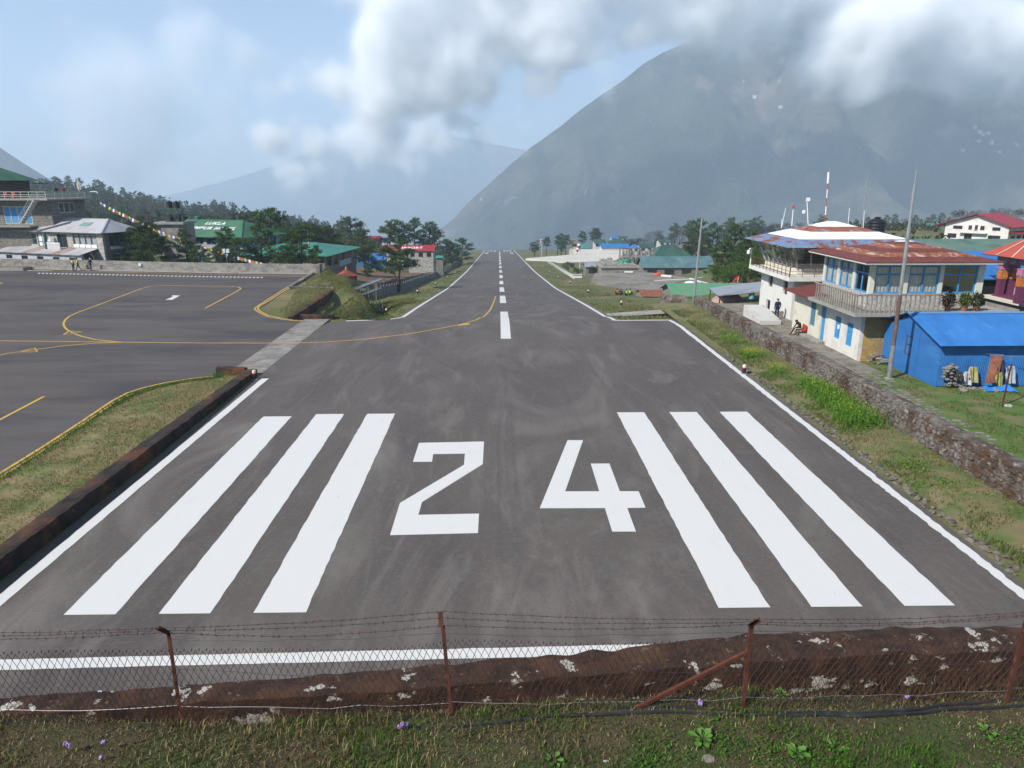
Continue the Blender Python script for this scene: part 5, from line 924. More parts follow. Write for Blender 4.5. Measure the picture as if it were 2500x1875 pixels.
for xx in (-13.6, -9.6, -17): P_box('post', M_rail, hotel, xx, xx + .3, .5, .8, 9.45, 11.95)
hip_roof(hotel, -24, -8.6, 0, 7, 12.0, 14.4, 4, 4.2, M_groof, ov=1.0)
P_box('sign_board', pm('sign_cream', (.55, .5, .42), rough=.8), hotel, -13.0, -10.6, 2.45, 2.55, 10.1, 11.7); roof_text(hotel, 'LO', 1.3, pm('sign_red', (.35, .05, .04), rough=.7), (-11.8, 2.43, 10.4), (1, 0, 0), (0, 0, 1))
pole_ = part('flagpole', M_rail, hotel, lambda b: b.bar((1.0, 5.2, 9.45), (.95, 5.2, 12.4), .05)); part('flag', pm('prayer_white', (.55, .5, .5), [((.5, .1, .1), 2, .5, .6), ((.45, .4, .1), 3, .55, .6)], rough=.9), pole_, lambda b: b.add([(.95, 5.2, 12.2), (1.3, 5.25, 11.4), (1.25, 5.3, 10.7), (.8, 5.2, 10.6), (.65, 5.2, 11.3)], [(0, 1, 2, 3, 4)]))
part('street_lamp', M_twhite, hotel, lambda b: b.tube([(1.2, 7.3, 10.35), (2.0, 7.35, 10.35), (2.3, 7.35, 10.25), (2.35, 7.35, 10.05)], .07, 7))
place(hotel, (-65.4, 108, 0), R(-8))
HM = Matrix.Rotation(R(-8), 4, 'Z'); HM.translation = Vector((-65.4, 108, 0))
M_redpl = pm('red_plastic', (.45, .05, .04), rough=.5)
for k in range(7):
    c = HM @ Vector((-13 + k * 1.3, -.6, 9.45)); t = thing('terrace_chair', 'red plastic chair on the hotel terrace', 'chair', c, 'red chairs on the hotel terrace')
    P_box('seat', M_redpl, t, c.x - .22, c.x + .22, c.y - .22, c.y + .22, c.z + .42, c.z + .46); P_box('backrest', M_redpl, t, c.x - .22, c.x + .22, c.y + .2, c.y + .24, c.z + .46, c.z + .9)
    for sx in (-.2, .2):
        for sy in (-.2, .2): part('leg', M_redpl, t, lambda b: b.bar((c.x + sx, c.y + sy, c.z), (c.x + sx, c.y + sy, c.z + .42), .04))
# ---- hotel with lettering on its green roof
num = thing('green_roof_hotel', 'hotel with white lettering on its large green tin roof', 'hotel'); nops = [(-15.6 + i * 2.6, -13.6 + i * 2.6, 1.9, 3.0) for i in range(6)]; nlow = [(-14.2, -12.4, -.9, .6), (-10, -8.4, -.9, .6), (-5, -3.4, -.9, .6)]
b = MB(); wallp(b, 'y', 0, .35, -16.6, -.8, -3, 3.2, nops + nlow); b.build('front_wall', M_lodge, num); nend = [(1.2 + i * 2, 2.8 + i * 2, 1.7, 3.0) for i in range(4)]; b = MB(); wallp(b, 'x', -.8, -.35, .35, 9.6, -3, 3.2, nend); b.build('end_wall', M_lodge, num); P_box('back_wall', M_lodge, num, -16.6, -1.2, 9.3, 9.6, -3, 3.2)
for o_ in nops + nlow: window(num, 'y', 0, 1, *o_, M_blue, 2, None, .1)
for o_ in nend: window(num, 'x', -.8, -1, *o_, M_blue, 2, None, .1)
hip_roof(num, -16.6, -.8, 0, 9.6, 3.2, 5.68, 1.5, 4.2, M_groof, ov=.9); vd = (0, 5.7, 2.48)
roof_text(num, 'LUKLA', 1.3, M_twhite, (-8.6, 3.0, 4.98), (1, 0, 0), vd); roof_text(num, 'NUMBUR HOTEL', 1.3, M_twhite, (-8.4, 1.4, 4.285), (1, 0, 0), vd)
P_box('sign_board', pm('sky_blue_sign', (.10, .36, .62), [((.6, .65, .68), 1.6, .52, .6, (1, 1, .6))], rough=.6), num, -16.2, -12.6, -.1, -.03, 1.2, 1.75)
place(num, (-40.6, 116.2, 0), R(-21.7))
for k, (x, y, c_, lab, m_) in enumerate(((-54.3, 127.0, 5.45, 'black tank on the green hotel ridge', M_tank), (-51.6, 126.0, 5.45, 'green tank lying on the green hotel ridge', pm('green_tank', (.02, .12, .10), rough=.4)))): tank((x, y, c_ - .1), .55, .9, lab, m_)
# water tank tower
t = thing('tank_tower', 'green steel tower frame on a flat roofed block', 'tower', (-49.4, 111.5, 0)); M_gst = pm('green_steel', (.03, .09, .075), rough=.6); P_box('block', M_apw, t, -51.2, -47.8, 111, 115, -2, 5.6); P_box('roof_slab', M_conc, t, -52, -47.6, 110.6, 115.4, 5.6, 5.95)
for sx in (-50.3, -48.5):
    for sy in (111.2, 113.0): part('leg', M_gst, t, lambda b: b.bar((sx, sy, 5.95), (sx, sy, 7.9), .09))
for z in (6.0, 7.9): P_box('deck', M_gst, t, -50.5, -48.3, 111.0, 113.2, z, z + .06)
for a, c in (((-50.3, 6.05), (-48.5, 7.85)), ((-48.5, 6.05), (-50.3, 7.85))): part('brace', M_gst, t, lambda b: b.bar((a[0], 111.2, a[1]), (c[0], 111.2, c[1]), .06))
for x, z, lab in ((-49.95, 7.97, 'black tank on top of the steel tower, beside its twin'), (-48.85, 7.97, 'second black tank on top of the steel tower'), (-49.95, 6.07, 'black tank inside the steel tower legs, beside another'), (-48.85, 6.07, 'second black tank inside the steel tower legs')): tank((x, 112, z), .48, 1.05, lab)
# ---- teal roofed stone building
teal = thing('teal_roof_building', 'grey stone building with a teal hip roof beyond the apron corner', 'building'); tops = [(1 + i * 3.1, 2.8 + i * 3.1, -1.1, .3) for i in range(5)]
b = MB(); wallp(b, 'x', 0, -.4, .4, 15.4, -5, .7, tops); b.build('end_wall', M_rstone, teal); b = MB(); wallp(b, 'y', 0, .4, -14, 0, -5, .7); b.build('front_wall', M_rstone, teal); P_box('back_wall', M_rstone, teal, -14, -.4, 15, 15.4, -5, .7)
for o_ in tops: window(teal, 'x', 0, -1, *o_, M_dark, 2, None, .1)
P_box('sign_board', pm('grey_sign', (.38, .42, .43), rough=.7), teal, .02, .1, 6.5, 12.5, -1.7, -.75); hip_roof(teal, -14, 0, 0, 15.4, .7, 2.15, 6, 5.2, M_teal, ov=.9); place(teal, (-27.2, 112.6, 0), R(-6.8))
# lower teal roof between the trees
def house(name, label, px0, px1, r_ridge, r_eave, D, depth, roof, wall, kind='gable', nwin=3, group=None, axis='x', wm=None, base=None):
    """a house whose roof spans px0..px1 at distance D, its ridge and eave on the given photo rows"""
    a = atY(px0, r_eave, D); c = atY(px1, r_eave, D); zr = atY((px0 + px1) / 2, r_ridge, D + depth / 2).z; ze = a.z; x0, x1 = a.x, c.x; zb = min(T(x0, D), T(x1, D), T(x0, D + depth), T(x1, D + depth), ze - 2) - .3 if base is None else base
    t = thing(name, label, 'house', ((x0 + x1) / 2, D, zb), group); ov = min(.5, (x1 - x0) * .06); wx0, wx1 = x0 + ov, x1 - ov; wins = []
    w = (wx1 - wx0) / max(nwin, 1); zt = ze - .15
    for i in range(nwin): wins.append((wx0 + w * (i + .22), wx0 + w * (i + .78), max(zt - 1.5, zb + .3), zt - .35))
    b = MB(); wallp(b, 'y', D + .4, .25, wx0, wx1, zb, ze, wins); b.box(wx0, wx0 + .2, D + .65, D + depth - .3, zb, ze); b.box(wx1 - .2, wx1, D + .65, D + depth - .3, zb, ze); b.box(wx0, wx1, D + depth - .3, D + depth - .1, zb, ze); ym = D + depth / 2
    if kind == 'gable' and axis == 'x':
        for xx in (wx0 + .05, wx1 - .05): b.add([(xx, D + .4, ze), (xx, D + depth - .2, ze), (xx, ym, zr - .05)], [(0, 1, 2)])
    if axis == 'y': b.add([(wx0, D + .45, ze), (wx1, D + .45, ze), ((wx0 + wx1) / 2, D + .45, zr - .05)], [(0, 1, 2)])
    b.build('wall', wall, t)
    for o_ in wins: window(t, 'y', D + .4, 1, *o_, wm or M_dark, 2, None, .08)
    if axis == 'y':
        xm = (x0 + x1) / 2; part('roof_slope', roof, t, lambda b: b.slab([(x0, D, ze), (xm, D, zr), (xm, D + depth, zr), (x0, D + depth, ze)], .08)); part('roof_slope', roof, t, lambda b: b.slab([(x1, D, ze), (xm, D, zr), (xm, D + depth, zr), (x1, D + depth, ze)], .08))
    else:
        h = 0 if kind == 'gable' else min(depth / 2, (x1 - x0) * .35); A, B = (x0 + h, ym, zr), (x1 - h, ym, zr)
        part('roof_slope', roof, t, lambda b: b.slab([(x0, D, ze), (x1, D, ze), B, A], .08)); part('roof_slope', roof, t, lambda b: b.slab([(x1, D + depth, ze), (x0, D + depth, ze), A, B], .08))
        if h:
            for q in ([(x1, D, ze), (x1, D + depth, ze), B], [(x0, D + depth, ze), (x0, D, ze), A]): part('roof_slope', roof, t, lambda b: b.slab(q, .08))
    return t
# roof of the support building, red house, small shelters
prt = house('red_roof_store', 'stone store with white lettering on its bright red roof', 992, 1061, 598, 613, 200, 7, M_redtin, M_lodge, 'gable', 3); a = atY(992, 613, 200); c = atY(1061, 613, 200); zr = atY(1026, 598, 203.5).z
vv = Vector((0, 3.5, zr - a.z)); ex = Vector((a.x - 4.0, 200, a.z))
part('roof_wing', M_redtin, prt, lambda b: b.slab([(a.x - 6, 200, a.z), (a.x + .02, 200, a.z), (a.x + .02, 203.5, zr), (a.x - 6, 203.5, zr)], .08)); part('wing_wall', M_lodge, prt, lambda b: b.box(a.x - 5.6, a.x, 200.5, 204, a.z - 3.2, a.z)); roof_text(prt, 'AIRPORT', 1.6, M_twhite, Vector((a.x + .9, 200, a.z)) + vv * .36 + Vector((0, -.02, .06)) - prt.location, (1, 0, 0), vv)
house('red_roof_house', 'bright red roofed house behind the pines above the ploughed field', 850, 926, 576, 590, 235, 8, M_redtin, M_lodge, 'gable', 3); house('small_red_house', 'small red roofed annex half hidden by the tall pine', 922, 946, 599, 612, 215, 5, M_redtin, M_lodge, 'gable', 1); house('blue_sheet_shed', 'low blue sheet shelter beyond the ploughed field', 870, 905, 622, 633, 205, 6, M_bluetin, M_bluetin, 'gable', 0); house('blue_sheet_shed', 'wider blue sheet shelter under the pine trunks', 905, 942, 618, 635, 208, 6, M_bluetin, M_bluetin, 'gable', 0); house('teal_lean_to', 'tiny teal roof beside the red lettered store', 1063, 1082, 624, 630, 195, 3, M_teal, M_stone, 'gable', 0)
# red garden pavilion
def pavilion(loc, r, zc, zr, label, colm, roofm, cols=6, zb=None):
    t = thing('garden_pavilion', label, 'pavilion', loc); x, y, z = loc; part('roof', roofm, t, lambda b: b.lathe((x, y, 0), [(r, zc - .08), (r * 1.02, zc), (r * .55, zc + (zr - zc) * .42), (.06, zr)], 8)); part('valance', colm, t, lambda b: b.lathe((x, y, 0), [(r * .86, zc - .3), (r * .88, zc - .05)], 8)); part('finial', pm('gold_paint', (.5, .36, .08), rough=.4), t, lambda b: b.lathe((x, y, zr), [(.08, -.05), (.12, .08), (.05, .18), (.07, .26), (.01, .42)], 8))
    for k in range(cols): a = 6.283 * k / cols; part('column', colm, t, lambda b: b.tube([(x + r * .75 * math.cos(a), y + r * .75 * math.sin(a), z), (x + r * .75 * math.cos(a), y + r * .75 * math.sin(a), zc - .05)], .09, 8))
    part('plinth', M_conc, t, lambda b: b.lathe((x, y, z), [(r * .95, -.3), (r * .95, .2)], 8)); return t
pavilion((-19.6, 92, -3.2), 1.5, .2, .98, 'small red tin garden pavilion with gold finial beyond the mound', M_redtin, pm('brick_red_tin', (.24, .045, .038), rough=.6))
# solar panel tables
M_solar = pm('solar_glass', (.02, .025, .04), rough=.15)
for k, (p, q, lab) in enumerate((((-17.4, 82.6, -.35), (-15.2, 89.0, .05), 'upper of two steel framed solar panel tables by the ditch'), ((-17.0, 78.5, -.75), (-14.9, 85.0, -.55), 'lower of two steel framed solar panel tables by the ditch'))):
    p, q = Vector(p), Vector(q); t = thing('solar_table', lab, 'solar panel', (p.x, p.y, T(p.x, p.y))); s_ = Vector((.9, -1.0, .2)); part('panel', M_solar, t, lambda b: b.slab([p, q, q + s_ * 1.2, p + s_ * 1.2], .05)); part('edge_frame', M_galv, t, lambda b: (b.bar(p, q, .09), b.bar(p + s_ * 1.2, q + s_ * 1.2, .09)))
    for f in (.08, .36, .64, .92):
        for e in (.1, 1.1): c = p.lerp(q, f) + s_ * e; part('leg', M_galv, t, lambda b: b.bar((c.x, c.y, T(c.x, c.y) - .2), c, .07))
# prayer flags from the terrace to the apron wall
A = HM @ Vector((1.3, 7.4, 9.4)); B = G(650, 647, 1.4); B = atY(652, 645, 97.2); string = thing('prayer_flags', 'long string of coloured prayer flags from the hotel terrace to the apron wall', 'flags', A)
N_ = 84; pts = [A.lerp(B, i / N_) + Vector((0, 0, -1.1 * math.sin(math.pi * i / N_))) for i in range(N_ + 1)]; part('cord', M_dwire, string, lambda b: b.tube(pts, .012, 4, cap=False)); FC = [pm('flag_' + n_, c_, rough=.9) for n_, c_ in (('blue', (.03, .08, .32)), ('white', (.6, .6, .6)), ('red', (.45, .04, .04)), ('green', (.05, .2, .07)), ('yellow', (.55, .42, .04)))]
d = (B - A).normalized()
for i in range(3, N_ - 1):
    if i in (7, 8, 60, 61, 63): continue
    p, q = pts[i].lerp(pts[i + 1], .04), pts[i].lerp(pts[i + 1], .96); h = random.uniform(.36, .46); sw = Vector((random.uniform(-.1, .1), random.uniform(-.25, .1), 0)); part('flag', FC[i % 5], string, lambda b: b.add([p, q, q + Vector((0, 0, -h)) + sw, (p + q) / 2 + Vector((0, 0, -h * .95)) + sw * 1.3, p + Vector((0, 0, -h)) + sw * .8], [(0, 1, 2, 3, 4)]))
# floodlight poles
for px, row, D, lab, top in ((552, 615, 100, 'short white pole with two loudspeakers behind the apron wall', 2), (750, 560, 118, 'thin white pole among the pines behind the apron wall', 1)):
    q = atY(px, row, D); p = Vector((q.x, q.y, T(q.x, q.y))); t = thing('speaker_pole', lab, 'pole', p); part('shaft', M_twhite, t, lambda b: b.bar(p, q, .12)); 
    for k in range(top): part('horn', M_twhite, t, lambda b: b.box(q.x - .5 + k * .6, q.x - .1 + k * .6, q.y - .2, q.y + .2, q.z - .1, q.z + .4))
# sheet fence along the field, low walls
bf = thing('sheet_fence', 'grey tin sheet fence along the field edge down the slope', 'fence', (-18.5, 108, T(-18.5, 108)), None); M_fs = pm('grey_sheet', (.19, .195, .19), [((.12, .12, .115), 1.5, .5, .7)], rough=.7)
y = 106.0
while y < 285:
    L_ = 2.6 if y < 200 else 5; x = -18.6 + (y - 106) * .0165; z = T(x, y); z2_ = T(x, y + L_); part('sheet', M_fs, bf, lambda b: b.add([(x, y, z - .1), (x, y + L_ * .97, z2_ - .1), (x, y + L_ * .97, z2_ + 1.55 + random.uniform(-.08, .08)), (x, y, z + 1.55 + random.uniform(-.08, .08)), (x + .04, y, z - .1), (x + .04, y + L_ * .97, z2_ - .1), (x + .04, y + L_ * .97, z2_ + 1.5), (x + .04, y, z + 1.5)], [(0, 1, 2, 3), (7, 6, 5, 4), (3, 2, 6, 7), (0, 4, 5, 1), (0, 3, 7, 4), (1, 5, 6, 2)])); part('post', M_conc, bf, lambda b: b.bar((x + .08, y, z - .2), (x + .08, y, z + 1.8), .1)); y += L_
M_field = pm('ploughed_soil', (.17, .095, .055), [((.12, .07, .04), .5, .46, .62), ((.22, .135, .08), 1.6, .54, .7)], rough=.98, bump=(1, 5, .1))
def drape(name, poly, mat, dz=.1, st=2.0):
    xs = [p[0] for p in poly]; ys = [p[1] for p in poly]; b = MB(); X = np.arange(min(xs), max(xs) + st, st); Y = np.arange(min(ys), max(ys) + st, st); V = [(x, y, T(x, y) + dz) for y in Y for x in X]; Fc = []
    for j in range(len(Y) - 1):
        for i in range(len(X) - 1):
            if in_poly(poly, X[i] + st / 2, Y[j] + st / 2): Fc.append((j * len(X) + i, j * len(X) + i + 1, (j + 1) * len(X) + i + 1, (j + 1) * len(X) + i))
    return tag(mesh_obj(name, np_mesh(name, V, Fc), mat, smooth=True), kind='structure')
drape('ploughed_field', [(-50, 140), (-20, 140), (-19, 150), (-19, 168), (-52, 168)], M_field, .12); drape('ploughed_field', [(-54, 172), (-20, 172), (-19, 196), (-60, 196)], M_field, .12)
lumpy_wall('field_wall', 'dark tumbled stone wall between field and fence', [((-19.9, 112), (-19.2, 112)), ((-19.3, 150), (-18.6, 150)), ((-18.6, 190), (-17.9, 190))], lambda f: float(np.interp(f, [0, .5, 1], [T(-19.5, 112) + 1.5, T(-19, 150) + 1.6, T(-18.3, 190) + 1.4])), lambda f: float(np.interp(f, [0, .5, 1], [T(-19.5, 112) - .5, T(-19, 150) - .5, T(-18.3, 190) - .5])), M_mstone, amp=.16, step=1.2)

# planted kerb island at the foot of the tall hotel
isl = thing('kerb_island', 'low concrete kerb island with grass before the tall hotel', 'kerb', (-68, 100, 0)); P_box('kerb', M_conc, isl, -72, -65.5, 99.6, 101.6, -.1, .38); P_box('turf', M_lawn, isl, -71.8, -65.7, 99.8, 101.4, .38, .44)

# ============================================================ FAR SIDE ON THE RIGHT
M_cwall = pm('far_cream_wall', (.52, .50, .44), rough=.9); M_grey = pm('grey_tin', (.30, .33, .36), [((.22, .24, .27), .8, .5, .7)], rough=.5, metal=.2); M_brtin = pm('brown_tin', (.22, .15, .11), [((.15, .09, .06), .8, .5, .7)], rough=.8); M_vgreen = pm('dark_green_tin', (.028, .085, .062), [((.05, .11, .08), .4, .5, .66), ((.02, .06, .045), .25, .5, .66)], rough=.6); M_tgrey = pm('teal_grey_tin', (.085, .165, .175), [((.17, .22, .22), .5, .56, .68), ((.06, .13, .14), .3, .5, .66)], rough=.6)
VG = 'village houses beyond the runway'
def zz(zf, a, c): q = zf([a, c]); return q[0][0], q[1][0], q[0][1], q[1][1]
for zf, a, c, D, dep, roof, wall, kind, nw, nm, lab in (
    (z4, (1405, 418), (1715, 468), 330, 9, M_bluetin, M_cwall, 'gable', 0, 'blue_roof_house', 'long bright blue roof with two pale skylights above the grey apron'),
    (z4, (1515, 325), (1595, 360), 430, 7, M_bluetin, M_cwall, 'hip', 1, 'blue_roof_house', 'small blue hip roof highest among the village houses'),
    (z4, (1485, 362), (1680, 416), 380, 9, M_vgreen, M_cwall, 'hip', 3, 'green_roof_house', 'dark green hip roof behind the long blue roof'),
    (z4, (1590, 338), (1690, 360), 425, 7, M_vgreen, M_cwall, 'gable', 2, 'green_roof_house', 'distant green roof touching the small blue hip roof'),
    (z4, (1330, 372), (1462, 416), 360, 8, M_vgreen, M_cwall, 'gable', 2, 'green_roof_house', 'green gable house left of the long blue roof'),
    (z4, (1195, 418), (1300, 472), 340, 8, M_teal, M_stone, 'hip', 1, 'teal_roof_hut', 'teal hut roof behind the windsock'),
    (z4, (1062, 372), (1172, 418), 352, 7, M_brtin, M_cwall, 'hip', 1, 'brown_roof_hut', 'brown roofed hut nearest the end of the grey apron'),
    (z4, (1742, 425), (1822, 468), 332, 7, M_bluetin, M_cwall, 'hip', 1, 'blue_roof_house', 'small blue roof right of the long blue one'),
    (z4, (1818, 418), (1975, 460), 336, 8, M_vgreen, M_cwall, 'gable', 2, 'green_roof_house', 'green roof with white gable beside the small blue roof'),
    (z4, (2030, 375), (2165, 402), 390, 8, M_vgreen, M_cwall, 'gable', 2, 'green_roof_house', 'low green roof on the rise under the bare trees'),
    (z5, (-30, 960), (450, 1105), 215, 12, M_vgreen, M_stone, 'hip', 3, 'green_roof_hall', 'broad dark green hip roof next to the construction site'),
    (z5, (-160, 1100), (715, 1240), 172, 8, M_tgrey, M_stone, 'gable', 4, 'teal_roof_barrack', 'very long weathered teal grey barrack roof behind the gravel yard'),
    (z5, (300, 965), (740, 1000), 245, 9, M_brtin, M_cwall, 'gable', 4, 'cream_school', 'long cream building with brown roof behind the dark conifers'),
    (z7, (690, 262), (895, 300), 300, 8, M_bluetin, M_wplas, 'gable', 3, 'blue_roof_house', 'white house with blue roof above the black tank'),
    (z7, (585, 252), (690, 300), 305, 7, M_brtin, M_stone, 'gable', 1, 'brown_roof_hut', 'rusty brown roof left of the white blue-roofed house'),
    (z7, (1030, 288), (1152, 325), 280, 7, M_bluetin, M_blue, 'hip', 1, 'blue_hut', 'all blue hut below the green barn roof'),
    (z7, (1050, 220), (1275, 262), 330, 9, M_teal, M_stone, 'gable', 3, 'green_barn', 'pale green barn roof behind the blue hut'),
    (z7, (-60, 205), (70, 235), 340, 8, M_teal, M_stone, 'gable', 1, 'teal_roof_hut', 'teal roof seen just above the tower roof peak')):
    x0, x1, r0, r1 = zz(zf, a, c); house(nm, lab, x0, x1, r0, r1, D, dep, roof, wall, kind, nw, VG)
house('green_roof_block', 'large weathered green roof behind the blue hall', 2270, 2620, 583, 616, 84, 10, pm('weathered_green_tin', (.10, .17, .135), [((.16, .20, .15), .6, .52, .66), ((.07, .125, .10), .4, .5, .66)], rough=.7), M_cwall, 'gable', 3)
house('blue_hall', 'big blue roofed hall behind the airport house', 2330, 2640, 612, 682, 56, 9, M_bluetin, M_dark, 'gable', 0)
house('green_roof_workshop', 'low workshop with patched green tin roof below the tower', 1642, 1862, 691, 724, 92, 8, pm('patched_green_tin', (.10, .24, .13), [((.05, .26, .14), .35, .52, .56), ((.20, .16, .11), .8, .58, .66), ((.15, .22, .14), 1.2, .5, .64)], rough=.7), M_stone, 'gable', 2)
house('rusty_roof_shed', 'small shed with rust red tin roof beside the gravel yard', 1568, 1652, 707, 724, 99, 6, pm('rust_red_tin', (.20, .07, .045), [((.28, .13, .09), 1.5, .52, .66)], rough=.85), M_stone, 'gable', 1)
# white house with the red gable roof
D = 150; wh = thing('red_gable_house', 'white three storey house with a broad red gable roof and balconies', 'house', (0, 0, 0)); zc = 7.2; GX = (-10.5, 10.5)
fops = [(-9.3, -6.2, 1.2, 2.9), (-3.6, -1.0, 1.0, 3.0), (4.2, 8.2, 1.2, 2.9), (-7.8, -4.6, 4.6, 5.9), (-2.6, -1.4, 4.4, 6.2), (-.5, .5, 4.2, 6.4), (1.3, 2.7, 4.4, 6.2), (5.2, 7.8, 4.6, 5.9)]
b = MB(); wallp(b, 'y', 0, .3, *GX, -3, 6.6, fops); b.add([(-10.5, .1, 6.6), (10.5, .1, 6.6), (0, .1, 10.2)], [(0, 1, 2)]); b.box(-10.5, -10.2, .3, 16, -3, 6.6); b.box(-10.2, 10.2, 15.7, 16, -3, 6.6); b.build('wall', M_wplas, wh); sops = [(2 + i * 4.6, 5 + i * 4.6, 1.2, 2.9) for i in range(3)]; b = MB(); wallp(b, 'x', 10.5, -.3, .3, 16, -3, 6.6, sops); b.build('side_wall', M_wplas, wh)
for o_ in fops: window(wh, 'y', 0, 1, *o_, pm('maroon_frame', (.12, .03, .07), rough=.6), 2, None, .16)
for o_ in sops: window(wh, 'x', 10.5, -1, *o_, pm('maroon_frame', (.12, .03, .07), rough=.6), 2, None, .16)
part('roof_slope', M_redtin, wh, lambda b: b.slab([(-14.5, -1.6, 5.4), (0, -1.6, 10.6), (0, 17, 10.6), (-14.5, 17, 5.4)], .15)); part('roof_slope', M_redtin, wh, lambda b: b.slab([(12.4, -1.6, 6.1), (0, -1.6, 10.6), (0, 17, 10.6), (12.4, 17, 6.1)], .15)); part('porch_roof', M_redtin, wh, lambda b: b.slab([(10.5, -.8, 4.6), (14, -.8, 3.9), (14, 17, 3.9), (10.5, 17, 4.6)], .12)); P_box('balcony_slab', M_wplas, wh, -5, 4, -1.6, 0, 3.4, 3.6)
for i in range(10): part('balcony_post', M_wplas, wh, lambda b: b.bar((-4.9 + i * .98, -1.5, 3.6), (-4.9 + i * .98, -1.5, 4.6), .1))
part('balcony_rail', M_wplas, wh, lambda b: b.bar((-5, -1.5, 4.6), (4, -1.5, 4.6), .14))
p = atY(2378, 588, 152); place(wh, (p.x, 152, p.z - .3), R(-58)); wh.scale = (.6, .6, .56)
# painted temple pavilion at the edge
tp = thing('temple_pavilion', 'open temple pavilion with orange red roof and purple painted columns', 'pavilion', (0, 0, 0)); M_purple = pm('purple_paint', (.12, .03, .075), rough=.6); M_orange = pm('orange_paint', (.42, .13, .03), [((.45, .35, .1), 6, .55, .65)], rough=.6); M_orroof = pm('orange_red_tin', (.36, .075, .05), [((.28, .06, .04), .8, .5, .68)], rough=.5)
c1 = G(*z7([(1895, 1065)])[0], 3.3); c2 = G(*z7([(2120, 1175)])[0], 3.3); tp.location = (c1.x, c1.y, 0); w = 3.6; e = (c1 - c2); ang = math.atan2(e.y, e.x); cen = Vector((c2.x + 1.9, (c1.y + c2.y) / 2 + .2, 0)); s2 = max(1.4, abs(c1.y - c2.y) / 2)
cx_, cy_ = cen.x, cen.y; cols = [(c1.x, c1.y), (c2.x, c2.y), (2 * cx_ - c1.x, c2.y + .1), (2 * cx_ - c1.x + .3, c1.y)]
P_box('plinth', M_cream, tp, c1.x - .8, cx_ + 3.2, c2.y - .7, c1.y + .9, 2.95, 3.15); P_box('plinth_base', M_conc, tp, c1.x - .5, cx_ + 3, c2.y - .4, c1.y + .6, -.1, 2.95); P_box('floor', M_purple, tp, c1.x - .3, cx_ + 2.8, c2.y - .25, c1.y + .4, 3.15, 3.3); P_box('altar', M_wplas, tp, c1.x + 1.0, c1.x + 2.2, c1.y - .9, c1.y - .2, 3.3, 3.85)
for (x, y) in cols:
    o = P_box('column', M_purple, tp, x - .22, x + .22, y - .22, y + .22, 3.3, 4.5); P_box('column_band', M_orange, o, x - .25, x + .25, y - .25, y + .25, 4.5, 5.2); P_box('capital', pm('pink_blue_paint', (.45, .16, .22), [((.10, .10, .35), 3, .5, .58), ((.5, .4, .3), 5, .58, .65)], rough=.6), o, x - .28, x + .28, y - .28, y + .28, 5.2, 5.75)
P_box('beam', pm('painted_beam', (.32, .28, .30), [((.15, .08, .3), 2.4, .52, .6), ((.4, .12, .06), 3, .56, .64)], rough=.7), tp, c1.x - .4, cx_ + 2.8, c2.y - .3, c1.y + .3, 5.75, 6.35)
zt = 8.0; q = [(c1.x - 1.1, c2.y - 1.3, 6.3), (cx_ + 4, c2.y - 1.3, 6.3), (cx_ + 4, c1.y + 1.3, 6.3), (c1.x - 1.1, c1.y + 1.3, 6.3)]; ap = (cx_ + .4, cy_, zt)
for i in range(4): o = part('roof_slope', M_orroof, tp, lambda b: b.slab([q[i], q[(i + 1) % 4], ap], .08)); [part('roof_seam', M_cream, o, lambda b: b.bar(Vector(q[i]).lerp(Vector(q[(i + 1) % 4]), f) + Vector((0, 0, .05)), Vector(ap).lerp(Vector(q[i]).lerp(Vector(q[(i + 1) % 4]), f), .12) + Vector((0, 0, .05)), .06, .04)) for f in (.25, .5, .75)]
# lean-to roof, hut and barrel beside the tower
t = thing('carport', 'grey tin lean-to roof on thin posts beside the tower', 'shelter', (21.5, 74, -.5)); a = [atY(*p, Y) for p, Y in zip(z5([(640, 1478), (1255, 1402), (1250, 1520), (750, 1572)]), (80, 80, 73, 73))]
part('roof', M_grey, t, lambda b: b.slab([a[0], a[1], a[2], a[3]], .06))
for q in (a[0], a[3], a[2]): part('post', M_rust, t, lambda b: b.bar((q.x + .2, q.y + .1, T(q.x, q.y) - .4), (q.x + .2, q.y + .1, q.z - .05), .1))
p = atY(*z5([(870, 1600)])[0], 76); t = thing('round_hut', 'rounded pinkish plaster hut under the grey lean-to', 'hut', (p.x, 76, T(p.x, 76))); part('dome', pm('pink_plaster', (.36, .24, .21), [((.25, .16, .14), 1.5, .5, .66)], rough=.95, bump=(.8, 8, .04)), t, lambda b: b.lathe((p.x, 76, 0), [(1.9, T(p.x, 76) - .5), (1.9, p.z - .9), (1.65, p.z - .1), (1.0, p.z + .45), (.1, p.z + .65)], 16), smooth=True); part('doorway', M_dark, t, lambda b: b.box(p.x + .3, p.x + 1.2, 74.3, 74.75, T(p.x, 76) - .3, p.z - .3))
p = atY(*z5([(1142, 1610)])[0], 73.5); t = thing('blue_barrel', 'pale blue plastic barrel hanging by the lean-to post', 'barrel', p); part('body', pm('pale_blue_plastic', (.16, .36, .48), rough=.5), t, lambda b: b.lathe(p, [(.27, 0), (.3, .05), (.3, .4), (.28, .42), (.3, .45), (.3, .72), (.26, .78)], 14)); part('lid', M_steel, t, lambda b: b.lathe(p + Vector((0, 0, .78)), [(.27, 0), (.27, .04)], 14)); part('stand', M_rust, t, lambda b: b.bar((p.x, p.y, T(p.x, p.y) - .4), p, .12))
for px0, px1, D, lab in ((1612, 1672, 78, 'dry stone pier wall closing the runway end of the path'),):
    q0, q1 = atY(px0, 745, D), atY(px1, 740, D); zg = T(q0.x, D); lumpy_wall('dry_stone_wall', lab, [((q0.x, D), (q0.x, D + .6)), ((q1.x, D - 1), (q1.x, D - .4))], lambda f: zg + 1.5, lambda f: zg - .6, M_mstone, amp=.1, step=.3)
